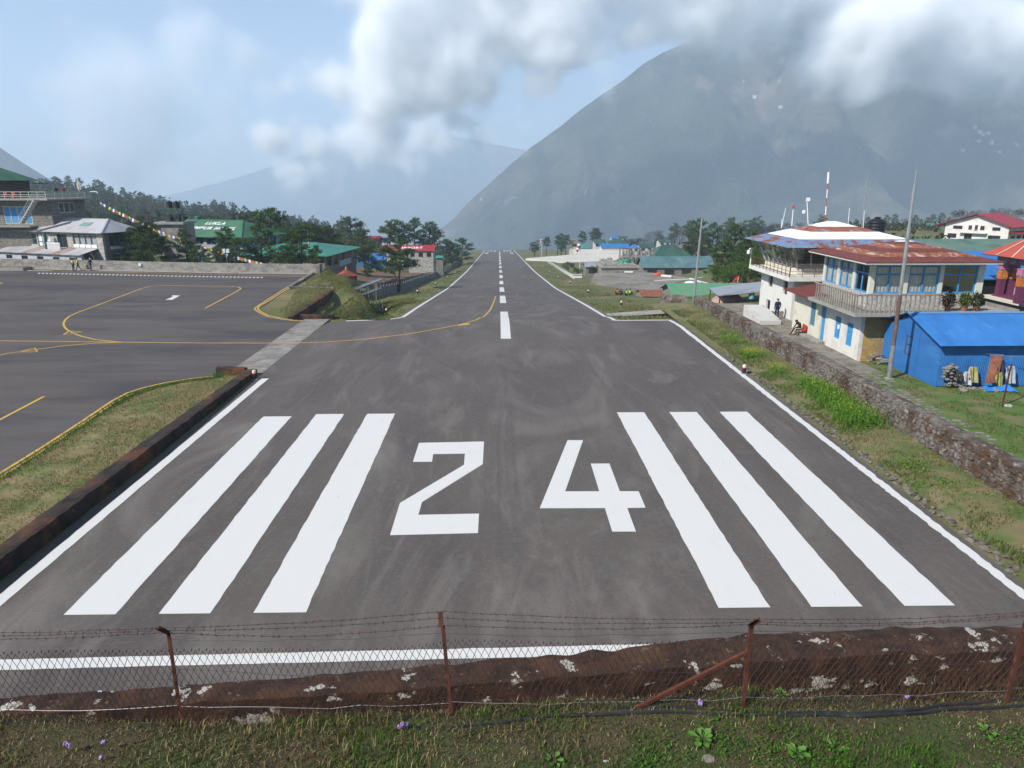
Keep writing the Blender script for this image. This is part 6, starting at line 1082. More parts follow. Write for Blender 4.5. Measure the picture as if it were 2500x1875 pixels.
# gravel yard and concrete apron
YARD = [tuple(G(*p, -7.3).xy) for p in z4([(1290, 830), (1340, 752), (1960, 748), (2600, 840), (2600, 960), (1840, 985), (1480, 880)])]
MB().prism(YARD, -10, -7.0).build('gravel_yard', pm('gravel', (.22, .20, .17), [((.155, .14, .115), .15, .46, .62), ((.29, .27, .235), .5, .55, .7), ((.12, .14, .12), 3, .6, .8)], rough=.95, bump=(.5, 8, .05)), kind='structure')
CA = [tuple(G(*p, -18.3).xy) for p in z4([(590, 582), (1075, 541), (1075, 500), (1075, 482), (1630, 482), (1640, 560), (1500, 640), (1210, 645), (860, 606)])]
MB().prism(CA, -24, -18.15).build('helipad', pm('pale_concrete_pad', (.56, .53, .46), [((.46, .44, .38), .1, .48, .66)], rough=.9), kind='structure')
def marks(pts, w, z, m_, par, nm):
    q = [G(*p, z) for p in pts]; part(nm, m_, par, lambda b: [b.bar(q[i], q[i + 1], w, .02) for i in range(len(q) - 1)])
hp = bpy.data.objects['helipad']; marks(z4([(1385, 528), (1460, 524)]), .5, -18.12, M_yellow, hp, 'yellow_line'); marks(z4([(1500, 533), (1565, 527)]), .5, -18.12, M_yellow, hp, 'yellow_line'); marks(z4([(1085, 487), (1098, 540)]), .5, -18.12, M_yellow, hp, 'yellow_line')
# terraced flat roof with two green tanks, building site
D = 163; x0, x1 = atY(1466, 660, D).x, atY(1562, 660, D).x; zr = atY(1500, 655, D).z; t = thing('flat_roof_house', 'low grey concrete house with stepped flat roof behind the gravel yard', 'house', ((x0 + x1) / 2, D, zr - 3)); P_box('wall', M_apw, t, x0 + .3, x1 - .3, D + .3, D + 9, zr - 4, zr); P_box('roof_slab', M_conc, t, x0, x1, D, D + 10, zr, zr + .35); P_box('roof_slab', M_apw, t, x0 + .8, x1 - .8, D + 1, D + 9, zr + .35, zr + .7)
for k in range(3): P_box('parapet', M_conc, t, x0 + .8 + k * 2.6, x0 + 1.2 + k * 2.6, D + 1.2, D + 8.8, zr + .7, zr + 1.0)
M_gtank = pm('green_plastic', (.02, .25, .14), rough=.4)
for k, (px, row) in enumerate(z4([(1632, 662), (1683, 650)])): p = atY(px, row, 168); tank((p.x, 168 + k * .6, p.z), .95, 1.35, ('left green plastic tank on the flat grey roof beside its twin', 'green plastic tank nearer the building site')[k], M_gtank)
bs = thing('building_site', 'unfinished concrete frame house with timber scaffolding', 'building', (atY(1545, 640, 190).x, 190, -12)); P0 = atY(1520, 650, 190); P1 = atY(1592, 650, 190); zt_ = atY(1550, 610, 190).z
for k in range(5):
    x = P0.x + (P1.x - P0.x) * k / 4
    for yy in (190, 195): part('column', M_conc, bs, lambda b: b.box(x - .2, x + .2, yy, yy + .4, -14, zt_ - random.uniform(0, 1)))
P_box('floor_slab', M_conc, bs, P0.x, P1.x, 189.5, 196, zt_ - 2.3, zt_ - 2.0); P_box('infill_wall', M_apw, bs, P0.x + 3.6, P1.x, 190.5, 190.9, -14, zt_ - 2.3)
for k in range(12):
    x = P0.x + random.uniform(0, 1) * (P1.x - P0.x); part('scaffold_pole', M_wood, bs, lambda b: b.bar((x, 189.2, -13.5), (x + random.uniform(-1.5, 1.5), 189.4, zt_ + random.uniform(-1, .6)), .14))
for k in range(4): part('plank', M_wood, bs, lambda b: b.bar((P0.x, 189.3, zt_ - .4 - k * 1.1), (P1.x, 189.3, zt_ - .3 - k * 1.1), .16, .08))
house('grey_hut', 'small grey tin hut beside the bushes by the windsock', 1428, 1468, 640, 652, 178, 5, M_grey, M_stone, 'gable', 1)
# windsocks
def windsock(px, row_base, row_top, D, L_, label, hang=(-.25, -.93)):
    q = atY(px, row_top, D); p = Vector((q.x, q.y, T(q.x, q.y) - .3)); t = thing('windsock', label, 'windsock', p); part('pole', M_twhite, t, lambda b: b.tube([p, q], .08, 8)); part('hoop', M_steel, t, lambda b: b.bar(q, q + Vector((-.3, 0, .05)), .08)); d = Vector((hang[0], -.1, hang[1])).normalized(); a = q + Vector((-.25, 0, .1))
    for k in range(5): part('sock_band', (M_red, M_twhite)[(k + 1) % 2] if k else M_twhite, t, lambda b: b.tube([a + d * L_ * k / 5, a + d * L_ * (k + 1) / 5], [.5 - .06 * k, .5 - .06 * (k + 1)], 10), smooth=True)
windsock(1417, 640, 597, 185, 2.6, 'red and white striped windsock hanging limp on its pole by the pale apron', (-.3, -.9)); windsock(1323, 600, 585, 330, 2.0, 'distant small windsock near the end of the runway')
# white pickets along the slope
pk = thing('picket_row', 'row of short white posts with rails along the slope beside the runway', 'fence', (14, 200, T(14, 200)))
q = [(G(*p, -14)) for p in z4([(830, 622), (1110, 805)])]; A = GP(*z4([(830, 622)])[0]); B = GP(*z4([(1112, 800)])[0])
for k in range(30): f = k / 29; x, y = A.x + (B.x - A.x) * f, 1 / (1 / A.y + (1 / B.y - 1 / A.y) * f); part('post', M_twhite, pk, lambda b: b.bar((x, y, T(x, y) - .2), (x, y, T(x, y) + .9), .16))
p = GP(*z4([(1142, 795)])[0]); t = thing('marker_board', 'white board with dark band standing at the end of the white posts', 'sign', (p.x, p.y, T(p.x, p.y))); P_box('board', M_twhite, t, p.x - 1.2, p.x + 1.2, p.y, p.y + .1, T(p.x, p.y) + .2, T(p.x, p.y) + 1.1); P_box('band', M_grey, t, p.x - .9, p.x + 1.1, p.y - .03, p.y, T(p.x, p.y) + .7, T(p.x, p.y) + 1.0)
for k, (px, py, lab) in enumerate(((1534, 668, 'cream concrete pipe lying on the far edge of the gravel yard'), (1626, 677, 'long cream pipe lying near the red heap on the gravel yard'))):
    p = G(px, py, -7.0); t = thing('concrete_pipe', lab, 'pipe', (p.x, p.y, -6.6)); part('tube', M_cream, t, lambda b: b.tube([(p.x - .9, p.y + .3 * k, -6.75), (p.x + .9, p.y - 1.2 * k, -6.75)], .28, 12)); part('bore', M_dark, t, lambda b: b.tube([(p.x - .92, p.y + .3 * k, -6.75), (p.x - .8, p.y + .3 * k, -6.75)], .2, 12))
p = G(*z4([(2015, 765)])[0], -7.0); t = thing('orange_sheet', 'crumpled orange tarpaulin heap on the gravel yard', 'tarpaulin', (p.x, p.y, -7)); part('heap', pm('orange_tarp', (.55, .08, .03), rough=.6), t, lambda b: rock(b, (p.x, p.y, -6.8), (.9, .5, .4), 3.3, 3))
tag(part('path_slab', M_conc, None, lambda b: b.slab([(10.9, 69.5, T(10.9, 69.5) + .05), (19.4, 67.5, T(19.4, 67.5) + .1), (19.4, 69.5, T(19.4, 69.5) + .1), (10.9, 71.5, T(10.9, 71.5) + .05)], .2)), kind='structure')

# hamlet on the far mountainside, set on the slope itself
from mathutils.bvhtree import BVHTree
mo = bpy.data.objects['mountain'].data; bv = BVHTree.FromPolygons([v.co for v in mo.vertices], [tuple(p.vertices) for p in mo.polygons])
for k, (px, py) in enumerate(((2380, 312), (2390, 322), (2398, 330), (2412, 326), (2388, 345), (2420, 350), (2352, 368), (2440, 372), (1842, 238), (1905, 262))):
    hit = bv.ray_cast(CAM, ray(px, py).normalized())[0]
    if hit is None: continue
    x, y, z = hit; t = thing('hill_house', 'tiny pale house of the hamlet high on the misty mountainside', 'house', (x, y, z), 'hamlet on the mountainside'); L_ = random.uniform(9, 13)
    P_box('wall', M_wplas, t, x - L_ / 2, x + L_ / 2, y - 4, y + 5, z - 4, z + 5); part('roof', (M_grey, M_bluetin, M_wplas)[k % 3], t, lambda b: b.slab([(x - L_ / 2 - 1, y - 5, z + 4.9), (x + L_ / 2 + 1, y - 5, z + 4.9), (x + L_ / 2 + 1, y, z + 7.5), (x - L_ / 2 - 1, y, z + 7.5)], .3).slab([(x - L_ / 2 - 1, y, z + 7.5), (x + L_ / 2 + 1, y, z + 7.5), (x + L_ / 2 + 1, y + 6, z + 4.9), (x - L_ / 2 - 1, y + 6, z + 4.9)], .3))

# helicopter parked behind the workshop roof
hub = atY(1687, 681, 104); ht = thing('helicopter', 'parked helicopter with red tail, mostly hidden behind the patched green roof', 'helicopter', (hub.x, hub.y, -5.2)); M_hw = pm('helicopter_white', (.62, .62, .62), rough=.3); M_hr = pm('helicopter_red', (.50, .05, .02), rough=.35); hx, hy, hz_ = hub; zg = T(hx, hy)
ht.location.z = zg
def ell(b, c, r, taper=.0, n=3):
    bm = bmesh.new(); bmesh.ops.create_icosphere(bm, subdivisions=n, radius=1); b.add([(c[0] + v.co.x * r[0], c[1] + v.co.y * r[1] * (1 - taper * max(0, v.co.x)), c[2] + v.co.z * r[2] * (1 - taper * max(0, v.co.x))) for v in bm.verts], [tuple(v.index for v in f.verts) for f in bm.faces]); bm.free()
part('fuselage', M_hr, ht, lambda b: ell(b, (hx - .6, hy, hz_ - 1.45), (2.4, .95, .95), .5), smooth=True); part('canopy', M_glass, ht, lambda b: ell(b, (hx - 1.7, hy, hz_ - 1.35), (1.35, .9, .8)), smooth=True); part('engine_cowl', M_hw, ht, lambda b: ell(b, (hx + .3, hy, hz_ - .6), (1.3, .5, .35)), smooth=True)
part('tail_boom', M_hr, ht, lambda b: b.tube([(hx + .8, hy, hz_ - 1.2), (hx + 4, hy + .3, hz_ - .95), (hx + 6.8, hy + .5, hz_ - .75)], [.42, .26, .15], 10), smooth=True); part('tail_fin', M_hr, ht, lambda b: b.slab([(hx + 6.2, hy + .46, hz_ - .9), (hx + 6.8, hy + .5, hz_ - .9), (hx + 7.5, hy + .55, hz_ + .35), (hx + 7.0, hy + .52, hz_ + .35)], .08)); part('tail_rotor', M_hw, ht, lambda b: b.bar((hx + 6.9, hy + .3, hz_ - 1.5), (hx + 7.1, hy + .3, hz_ + .2), .12, .02)); part('rotor_mast', M_steel, ht, lambda b: b.tube([(hx, hy, hz_ - .7), (hx, hy, hz_ + .05)], .1, 8)); part('rotor_hub', M_hw, ht, lambda b: b.lathe((hx, hy, hz_), [(.25, -.1), (.32, 0), (.12, .14)], 10))
for k in range(3):
    az = R(175 + 120 * k); d = Vector((math.cos(az), math.sin(az), -.03)); part('rotor_blade', M_hw, ht, lambda b: b.bar(hub + d * .25, hub + d * 5.3 + Vector((0, 0, -.12)), .34, .05))
for sy in (-.95, .95): part('skid', M_steel, ht, lambda b: b.tube([(hx - 2.6, hy + sy, zg + .25), (hx - 2.3, hy + sy, zg + .08), (hx + 1.3, hy + sy, zg + .08)], .05, 6)); [part('strut', M_steel, ht, lambda b: b.bar((hx + q, hy + sy, zg + .08), (hx + q, hy + sy * .5, hz_ - 1.9), .06)) for q in (-1.5, .5)]

# ============================================================ TREES
M_bark = pm('pine_bark', (.075, .05, .035), [((.045, .03, .022), 3, .45, .65), ((.12, .085, .06), 7, .55, .7)], rough=.95, bump=(.8, 8, .05))
PINE = [(.065, .115, .042), (.09, .155, .052), (.12, .19, .065), (.04, .075, .03), (.16, .215, .08)]
def tufts(P, D_, L_, cols, rng, k=5, w=.16):
    """needle sprays: k thin triangles from each point"""
    n = len(P); P = np.repeat(P, k, 0); Dv = np.repeat(D_, k, 0) + rng.normal(0, .75, (n * k, 3)); Dv /= np.linalg.norm(Dv, axis=1)[:, None]; l = np.repeat(L_, k)[:, None] * rng.uniform(.6, 1.2, (n * k, 1)); s_ = np.cross(Dv, rng.normal(size=(n * k, 3))); s_ /= np.linalg.norm(s_, axis=1)[:, None] + 1e-6
    V = np.stack([P - s_ * l * w * .5, P + s_ * l * w * .5, P + Dv * l * .6 + s_ * l * w, P + Dv * l], 1).reshape(-1, 3); return V, np.arange(n * k * 4).reshape(-1, 4), np.repeat(np.repeat(cols, k, 0), 4, 0)
def pine_mesh(seed, h=9.0, r=2.6, bare=.22, nb=46, full=1.0, forks=1, pal=PINE, tl=.42):
    rng = np.random.default_rng(seed); rd = random.Random(seed); tr = MB(); P, Dv = [], []
    for fk in range(forks):
        lean = Vector((rd.uniform(-.08, .08), rd.uniform(-.08, .08), 1)) if forks == 1 else Vector((math.cos(fk * 2.4) * .16, math.sin(fk * 2.4) * .16, 1)); hh = h * (1 - .1 * fk * (forks > 1)); ax = [lean * (hh * f) + Vector((rd.uniform(-.1, .1), rd.uniform(-.1, .1), 0)) * (f > 0) * h * .06 for f in np.linspace(0, 1, 7)]
        for a in ax: a.z = min(a.z, hh)
        tr.tube(ax, [.024 * h * (1 - .92 * f) / math.sqrt(forks) + .01 for f in np.linspace(0, 1, 7)], 7)
        at = lambda f: ax[min(int(f * 6), 5)].lerp(ax[min(int(f * 6), 5) + 1], f * 6 - min(int(f * 6), 5))
        for i in range(nb // forks):
            f = bare + (1 - bare) * (i + rd.random()) / (nb / forks); f = min(f, .995); az = rd.uniform(0, 6.283); prof_ = math.sin(min(1, (1 - f) * 1.55 + .12) * math.pi * .5) ** .8 * (1 if f > bare + .12 else .75); L_ = r * prof_ * rd.uniform(.6, 1.15) * full; d = Vector((math.cos(az), math.sin(az), rd.uniform(.05, .55))); a = at(f); bpts = [a, a + d * L_ * .5, a + d * L_ + Vector((0, 0, -.06 * L_))]; tr.tube(bpts, [.02 * L_ + .012, .014 * L_ + .008, .006], 4)
            m = max(4, int(L_ * 15))
            for _ in range(m):
                g = rd.uniform(.25, 1) ** .7; q = a.lerp(bpts[2], g) + Vector((rd.gauss(0, .17 * L_ ** .6), rd.gauss(0, .17 * L_ ** .6), rd.gauss(.02, .12))); P.append(q); Dv.append(d * .5 + Vector((0, 0, .5)))
        for _ in range(14): P.append(at(.97) + Vector((rd.gauss(0, .15), rd.gauss(0, .15), rd.uniform(-.4, .25)))); Dv.append(Vector((0, 0, 1)))
    P = np.array(P); Dv = np.array(Dv); n = len(P); V, Fc, Cc = tufts(P, Dv, rng.uniform(.7, 1.25, n) * tl, pick_cols(pal, [3, 4, 3, 3, 1][:len(pal)], n, rng, .25), rng)
    o = tr.build('trunk', M_bark); me = o.data; bpy.data.objects.remove(o); return me, np_mesh('crown', V, Fc, Cc), h
PM_ = [pine_mesh(1), pine_mesh(2, r=3.1, bare=.12), pine_mesh(3, r=2.2, bare=.34, nb=34), pine_mesh(4, r=2.9, bare=.4, nb=40, forks=3), pine_mesh(5, r=2.0, bare=.1, nb=52), pine_mesh(6, r=3.4, bare=.08, nb=60, pal=[(.055, .09, .03), (.075, .115, .036), (.10, .135, .042), (.036, .06, .022)]), pine_mesh(7, r=2.3, bare=.55, nb=30, full=1.1)]
for me, cr, h in PM_: cr.materials.append(M_leaf)
BR = pick = [(.05, .11, .02), (.075, .15, .03), (.035, .08, .016), (.10, .17, .035)]
def broad_mesh(seed, pal, h=6.0, r=2.4, n=2600, size=(.14, .3), bare=False):
    rng = np.random.default_rng(seed); rd = random.Random(seed); tr = MB(); P = []
    tr.tube([(0, 0, -.3), (.08, .05, h * .25), (.0, .1, h * .5)], [.16, .12, .08], 7)
    for k in range(11):
        az = k * 2.4; top = Vector((math.cos(az) * r * rd.uniform(.35, .8), math.sin(az) * r * rd.uniform(.35, .8), h * rd.uniform(.45, .92))); tr.tube([(0, 0, h * rd.uniform(.15, .4)), top * .55 + Vector((0, 0, h * .12)), top], [.06, .04, .015], 5); c = np.array(top); m = n // 11; u = rng.normal(size=(m, 3)); u /= np.linalg.norm(u, axis=1)[:, None]; P.append(c + u * (rng.uniform(.2, 1, (m, 1)) ** .5) * np.array([r * .42, r * .42, h * .17]) * rd.uniform(.75, 1.2))
        for _ in range(5): d = Vector((rd.gauss(0, 1), rd.gauss(0, 1), rd.gauss(.4, .7))).normalized() * r * .4; tr.tube([top, top + d], [.015, .005], 4)
    P = np.concatenate(P); m = len(P); V, Fc, Cc = leaflets(P, rng.uniform(size[0], size[1], m), pick_cols(pal, [1] * len(pal), m, rng, .3), rng, .9); o = tr.build('trunk', M_bark); me = o.data; bpy.data.objects.remove(o); cr = np_mesh('crown', V, Fc, Cc); cr.materials.append(M_leaf); return me, cr, h
BM_ = [broad_mesh(11, BR), broad_mesh(12, [(.09, .15, .03), (.06, .11, .02), (.13, .20, .04)], r=2.8), broad_mesh(13, [(.10, .085, .06), (.075, .065, .045), (.06, .07, .035)], n=1500, r=2.8), broad_mesh(14, [(.05, .07, .025), (.035, .05, .02), (.07, .075, .035)], r=3.2)]
def tree(name, label, mesh, px, row_top, D, h=None, row_base=None, group=None, fat=1.0, sink=.3):
    """tree at distance D whose top stands on the given photo row; foot on the ground"""
    q = atY(px, row_top, D); z = T(q.x, D) - sink; hh = q.z - z; me, cr, h0 = mesh; s_ = hh / h0; t = thing(name, label, 'tree', (q.x, D, z), group, random.uniform(0, 6.28))
    for nm, m_ in (('trunk', me), ('crown', cr)): o = bpy.data.objects.new(nm, m_); C.objects.link(o); o.parent = t
    t.scale = (s_ * fat, s_ * fat, s_); return t
GL = 'pines behind the apron wall'
for px, row, D, m, fat, lab in ((365, 545, 101.5, 5, 1.0, 'dark rounded evergreen at the corner of the silver roofed lodge'), (330, 560, 106, 5, .8, 'small dark evergreen squeezed beside the lodge end wall'), (450, 560, 104, 4, 1.0, 'slim pine left of the roof lettering'), (480, 600, 101, 1, 1.2, 'low bushy pine before the blue hotel sign'), (545, 556, 103, 2, 1.1, 'pine standing before the roof lettering'), (575, 582, 101, 1, 1.1, 'wide pine below the hotel lettering'), (625, 548, 104, 1, 1.0, 'tall full pine at the green roof end'), (725, 552, 103, 0, 1.25, 'large broad pine at the apron wall corner'), (690, 600, 100, 1, 1.2, 'bushy young pine left of the large corner pine'), (768, 600, 101, 4, 1.1, 'slim young pine before the teal roof'), (530, 605, 99.6, 1, 1.2, 'squat pine next to the speaker pole'), (655, 512, 128, 1, 1.15, 'big dark pine rising behind the green roof end')):
    tree('pine_tree', lab, PM_[m], px, row, D, group=GL, fat=fat)
for px, row, D, m, fat, lab in ((745, 548, 150, 5, 1.0, 'dark evergreen behind the large corner pine'), (770, 550, 155, 5, 1.2, 'round dark evergreen left of the red roofs'), (800, 555, 158, 5, 1.1, 'dense dark evergreen above the teal roof'), (862, 532, 230, 0, 1.5, 'tall blue green pine behind the red roofed house'), (882, 558, 215, 1, 1.3, 'rounded pine beside the red roofed house'), (890, 580, 165, 3, 1.1, 'spreading pine with bare forked stems in the ploughed field'), (897, 640, 150, 0, 1.1, 'short bushy pine in the field'), (968, 575, 128, 3, 1.15, 'umbrella pine with several bare stems by the sheet fence'), (950, 545, 240, 6, 1.2, 'high crowned pine at the left of the pine row'), (975, 542, 245, 6, 1.2, 'high crowned pine second in the pine row'), (1008, 538, 250, 6, 1.2, 'tallest high crowned pine above the lettered red roof'), (1045, 543, 255, 2, 1.4, 'full pine right of the pine row'), (1062, 555, 260, 2, 1.2, 'narrow pine with reddish top beside the full pine'), (1085, 585, 250, 1, 1.3, 'rounded young pine down the fence line'), (1105, 592, 262, 1, 1.1, 'small pine between two taller ones on the fence line'), (1124, 582, 275, 1, 1.3, 'last pine of the fence line before the drop')):
    tree('pine_tree', lab, PM_[m], px, row, D, group='pines around the field', fat=fat)
for px, row, D, m, fat, lab in ((1795, 548, 128, 1, .85, 'tall dark conifer beside the tower roof'), (1775, 585, 124, 1, 1.0, 'dark conifer left of the tallest one'), (1832, 566, 126, 5, .8, 'dense conifer touching the tower roof'), (1850, 590, 122, 1, .9, 'conifer half hidden by the tower cab'), (1712, 536, 235, 1, .95, 'dark clump pine behind the slender mast'), (1695, 560, 225, 5, .85, 'low evergreen in front of the dark clump pine'), (1740, 545, 240, 1, .8, 'pine right of the slender mast'), (1712, 590, 180, 4, 1.2, 'bushy pine by the cream building')):
    tree('conifer', lab, PM_[m], px, row, D, group='conifers left of the tower', fat=fat)
for px, row, D, m, fat, lab in ((1825, 610, 112, 0, 1.2, 'bright green leafy tree below the tower balcony'), (1790, 640, 108, 1, 1.3, 'yellow green willow beside the workshop roof'), (1850, 632, 100, 0, 1.0, 'light green tree against the white tower wall'), (1755, 640, 118, 1, 1.0, 'small yellow green tree left of the willow'), (1388, 635, 200, 3, 1.0, 'dark bush by the windsock pole'), (1410, 652, 185, 0, 1.5, 'green bush at the end of the white posts'), (1465, 640, 170, 3, 1.2, 'dark shrub behind the grey hut'), (1480, 630, 185, 0, 1.3, 'green shrub before the green tanks'), (2352, 515, 200, 2, 1.3, 'brown leafless tree left of the red gable house'), (2335, 530, 190, 3, 1.2, 'olive tree beneath the brown tree'), (2310, 580, 120, 1, 1.2, 'bright green bush above the maroon roof'), (2340, 585, 118, 1, 1.2, 'second bright green bush beside the water tank'), (2180, 578, 140, 1, 1.2, 'yellow green bush right of the black tank'), (2480, 512, 210, 2, 1.2, 'bare brown tree behind the red gable roof')):
    tree('leafy_tree', lab, BM_[m], px, row, D, group='leafy trees and bushes on the village side', fat=fat)
far = [(1305, 588, 340, 3), (1333, 580, 350, 6), (1362, 576, 355, 6), (1372, 572, 360, 6), (1381, 575, 352, 6), (1370, 585, 345, 3), (1425, 567, 390, 6), (1450, 559, 400, 6), (1460, 559, 405, 6), (1540, 578, 420, 13), (1560, 576, 425, 13), (1600, 565, 430, 12), (1625, 568, 420, 13), (1650, 548, 410, 6), (1660, 556, 400, 12), (1683, 540, 400, 6), (1765, 545, 380, 3), (1782, 533, 390, 6), (1800, 540, 400, 13), (1830, 533, 390, 3), (1850, 530, 400, 3), (1870, 545, 395, 13), (1895, 540, 400, 13), (1925, 545, 420, 12), (1955, 545, 430, 12), (1990, 540, 450, 3), (2010, 525, 420, 3), (2075, 540, 450, 1), (2090, 535, 430, 1), (2120, 530, 440, 1), (2150, 530, 470, 1), (2165, 525, 480, 1), (2185, 523, 480, 1), (2210, 535, 470, 1), (2235, 525, 480, 1), (2250, 535, 470, 1), (2265, 530, 490, 1), (2280, 523, 500, 1), (2300, 520, 500, 1), (2320, 530, 480, 1), (2390, 515, 420, 12), (2440, 510, 430, 12)]
for i, (px, row, D, m) in enumerate(far): tree('distant_tree', 'thin trunked umbrella pine on the far village skyline' if m == 6 else 'small distant pine on the far village skyline' if m < 6 else 'hazy brown bare tree on the far village skyline' if m == 12 else 'hazy olive broadleaf tree on the far village skyline', PM_[m] if m < 7 else BM_[m - 10], px, row, D, group='trees on the far village skyline')
# ridge-line trees one can tell apart
ridge_trees = [(130, 432, 5), (163, 430, 2), (192, 435, 2), (232, 440, 5), (250, 448, 2), (268, 455, 2), (300, 458, 2), (318, 470, 6), (345, 470, 5), (365, 476, 2), (392, 478, 5), (440, 490, 2), (490, 502, 6), (503, 498, 2), (523, 488, 4), (545, 500, 6), (570, 508, 6), (605, 512, 2), (650, 515, 4), (700, 527, 2), (715, 527, 2), (760, 540, 2), (800, 540, 4), (830, 552, 2)]
for px, row, m in ridge_trees: tree('ridge_tree', 'tree standing out on the forest ridge skyline' if m != 6 else 'bare stemmed pine standing out on the forest ridge skyline', PM_[m], px, row, 585, group='trees on the forest ridge skyline', sink=1)
rng = np.random.default_rng(77); P, Dv, Ls, Cs = [], [], [], []
cnt = 0
while cnt < 2600:
    y = rng.uniform(210, 640); a = rng.uniform(-.95, -.19); x = a * y
    if y < 330 and a > -.32: continue
    z = T(x, y); h = rng.uniform(6, 12); k = 22; f = rng.random(k); rr = (1 - f) * rng.uniform(1.4, 2.6) + .25; az = rng.uniform(0, 6.28, k); P.append(np.stack([x + rr * np.cos(az), y + rr * np.sin(az), z + h * (.18 + .8 * f)], 1)); Dv.append(np.stack([np.cos(az), np.sin(az), np.full(k, .4)], 1)); Ls.append(rng.uniform(1.2, 2.1, k)); base = np.array([(.055, .09, .038), (.042, .068, .032), (.09, .09, .055), (.115, .09, .06)][rng.choice(4, p=[.4, .35, .15, .1])]) * rng.uniform(.8, 1.2); Cs.append(np.tile(base, (k, 1)) * rng.uniform(.75, 1.25, (k, 1))); cnt += 1
V, Fc, Cc = tufts(np.concatenate(P), np.concatenate(Dv), np.concatenate(Ls), np.concatenate(Cs), rng, 3, .4)
tag(mesh_obj('hillside_forest', np_mesh('hillside_forest', V, Fc, Cc), M_leaf), 'dense dark forest covering the hillside behind the hotels', kind='stuff')
# scrub on the slopes around the village and along the right
P, Dv, Ls, Cs = [], [], [], []
for _ in range(1500):
    y = rng.uniform(95, 520); x = rng.uniform(.18, .95) * y
    if fbm(x, y, .02, 3.0) < -.05 or in_poly(YARD, x, y): continue
    if x / y < .3 and y < 350: continue
    z = T(x, y); k = 14; r_ = rng.uniform(.5, 1.6); u = rng.normal(size=(k, 3)); P.append(np.array([x, y, z + r_ * .5]) + u * r_ * .5); Dv.append(u * .5 + [0, 0, .5]); Ls.append(rng.uniform(.5, 1.0, k)); base = np.array([(.05, .065, .022), (.09, .075, .045), (.04, .06, .02)][rng.integers(0, 3)]); Cs.append(np.tile(base, (k, 1)) * rng.uniform(.7, 1.3, (k, 1)))
V, Fc, Cc = tufts(np.concatenate(P), np.concatenate(Dv), np.concatenate(Ls), np.concatenate(Cs), rng, 3, .35)
tag(mesh_obj('scrub', np_mesh('scrub', V, Fc, Cc), M_leaf), 'low scrub and bushes scattered over the village slope', kind='stuff')

# ============================================================ PEOPLE
def cm(n_, c_): return pm(n_, c_, [(tuple(v * .65 for v in c_), 9, .48, .7)], rough=.9)
SKIN = pm('skin', (.30, .17, .11), rough=.6); HAIR = pm('black_hair', (.012, .01, .009), rough=.6); NAVY = cm('navy_uniform', (.018, .022, .05)); HIVIS = cm('hi_vis_yellow', (.55, .62, .06)); DGREEN = cm('dark_green_trousers', (.02, .05, .045)); BLACKC = cm('black_cloth', (.015, .015, .017)); REDJ = cm('red_jacket', (.42, .025, .03)); ORANGE = cm('orange_vest', (.65, .13, .02)); GREENV = cm('green_vest', (.30, .55, .06)); WHITEC = cm('white_cap', (.6, .58, .5)); SHOE = cm('dark_shoe', (.02, .017, .015)); REDSH = cm('red_shoe', (.3, .04, .035)); MAROON = cm('maroon_hood', (.06, .02, .025))
POSES = {
 'stand': dict(hipL=(-.1, 0, .92), kneeL=(-.11, -.01, .5), ankL=(-.12, .02, .09), toeL=(-.14, -.16, .04), hipR=(.1, 0, .92), kneeR=(.11, -.02, .5), ankR=(.13, .02, .09), toeR=(.16, -.16, .04), pel=(0, 0, .98), waist=(0, 0, 1.12), chest=(0, .01, 1.33), neck=(0, .01, 1.48), head=(0, -.01, 1.62), shL=(-.19, .01, 1.42), elL=(-.25, .04, 1.14), wrL=(-.22, -.06, .90), shR=(.19, .01, 1.42), elR=(.25, .04, 1.14), wrR=(.22, -.06, .90)),
 'walk': dict(hipL=(-.1, 0, .9), kneeL=(-.1, -.16, .52), ankL=(-.1, -.26, .1), toeL=(-.1, -.42, .06), hipR=(.1, 0, .9), kneeR=(.1, .06, .48), ankR=(.1, .32, .14), toeR=(.1, .2, .04), pel=(0, 0, .96), waist=(0, -.01, 1.1), chest=(0, -.02, 1.31), neck=(0, -.03, 1.46), head=(0, -.06, 1.6), shL=(-.19, -.02, 1.4), elL=(-.24, .12, 1.14), wrL=(-.22, .1, .9), shR=(.19, -.02, 1.4), elR=(.24, -.1, 1.13), wrR=(.2, -.24, .94)),
 'sit': dict(hipL=(-.1, 0, .5), kneeL=(-.13, -.42, .52), ankL=(-.12, -.66, .12), toeL=(-.12, -.84, .06), hipR=(.1, 0, .5), kneeR=(.13, -.45, .5), ankR=(.12, -.72, .11), toeR=(.12, -.9, .05), pel=(0, .02, .55), waist=(0, .0, .7), chest=(0, -.12, .9), neck=(0, -.22, 1.02), head=(0, -.33, 1.1), shL=(-.19, -.14, .98), elL=(-.22, -.26, .72), wrL=(-.1, -.46, .62), shR=(.19, -.14, .98), elR=(.22, -.26, .72), wrR=(.1, -.46, .62)),
 'ground': dict(hipL=(-.1, 0, .12), kneeL=(-.16, -.4, .42), ankL=(-.12, -.62, .08), toeL=(-.12, -.8, .04), hipR=(.1, 0, .12), kneeR=(.16, -.38, .4), ankR=(.12, -.6, .08), toeR=(.12, -.78, .04), pel=(0, .02, .16), waist=(0, .02, .32), chest=(0, -.04, .54), neck=(0, -.08, .68), head=(0, -.12, .82), shL=(-.19, -.04, .62), elL=(-.26, -.2, .42), wrL=(-.16, -.38, .42), shR=(.19, -.04, .62), elR=(.26, -.2, .42), wrR=(.16, -.38, .42))}
RAD = dict(pel=.145, waist=.13, chest=.15, neck=.062, head=.0, hipL=.1, kneeL=.068, ankL=.05, toeL=.045, shL=.075, elL=.052, wrL=.036)
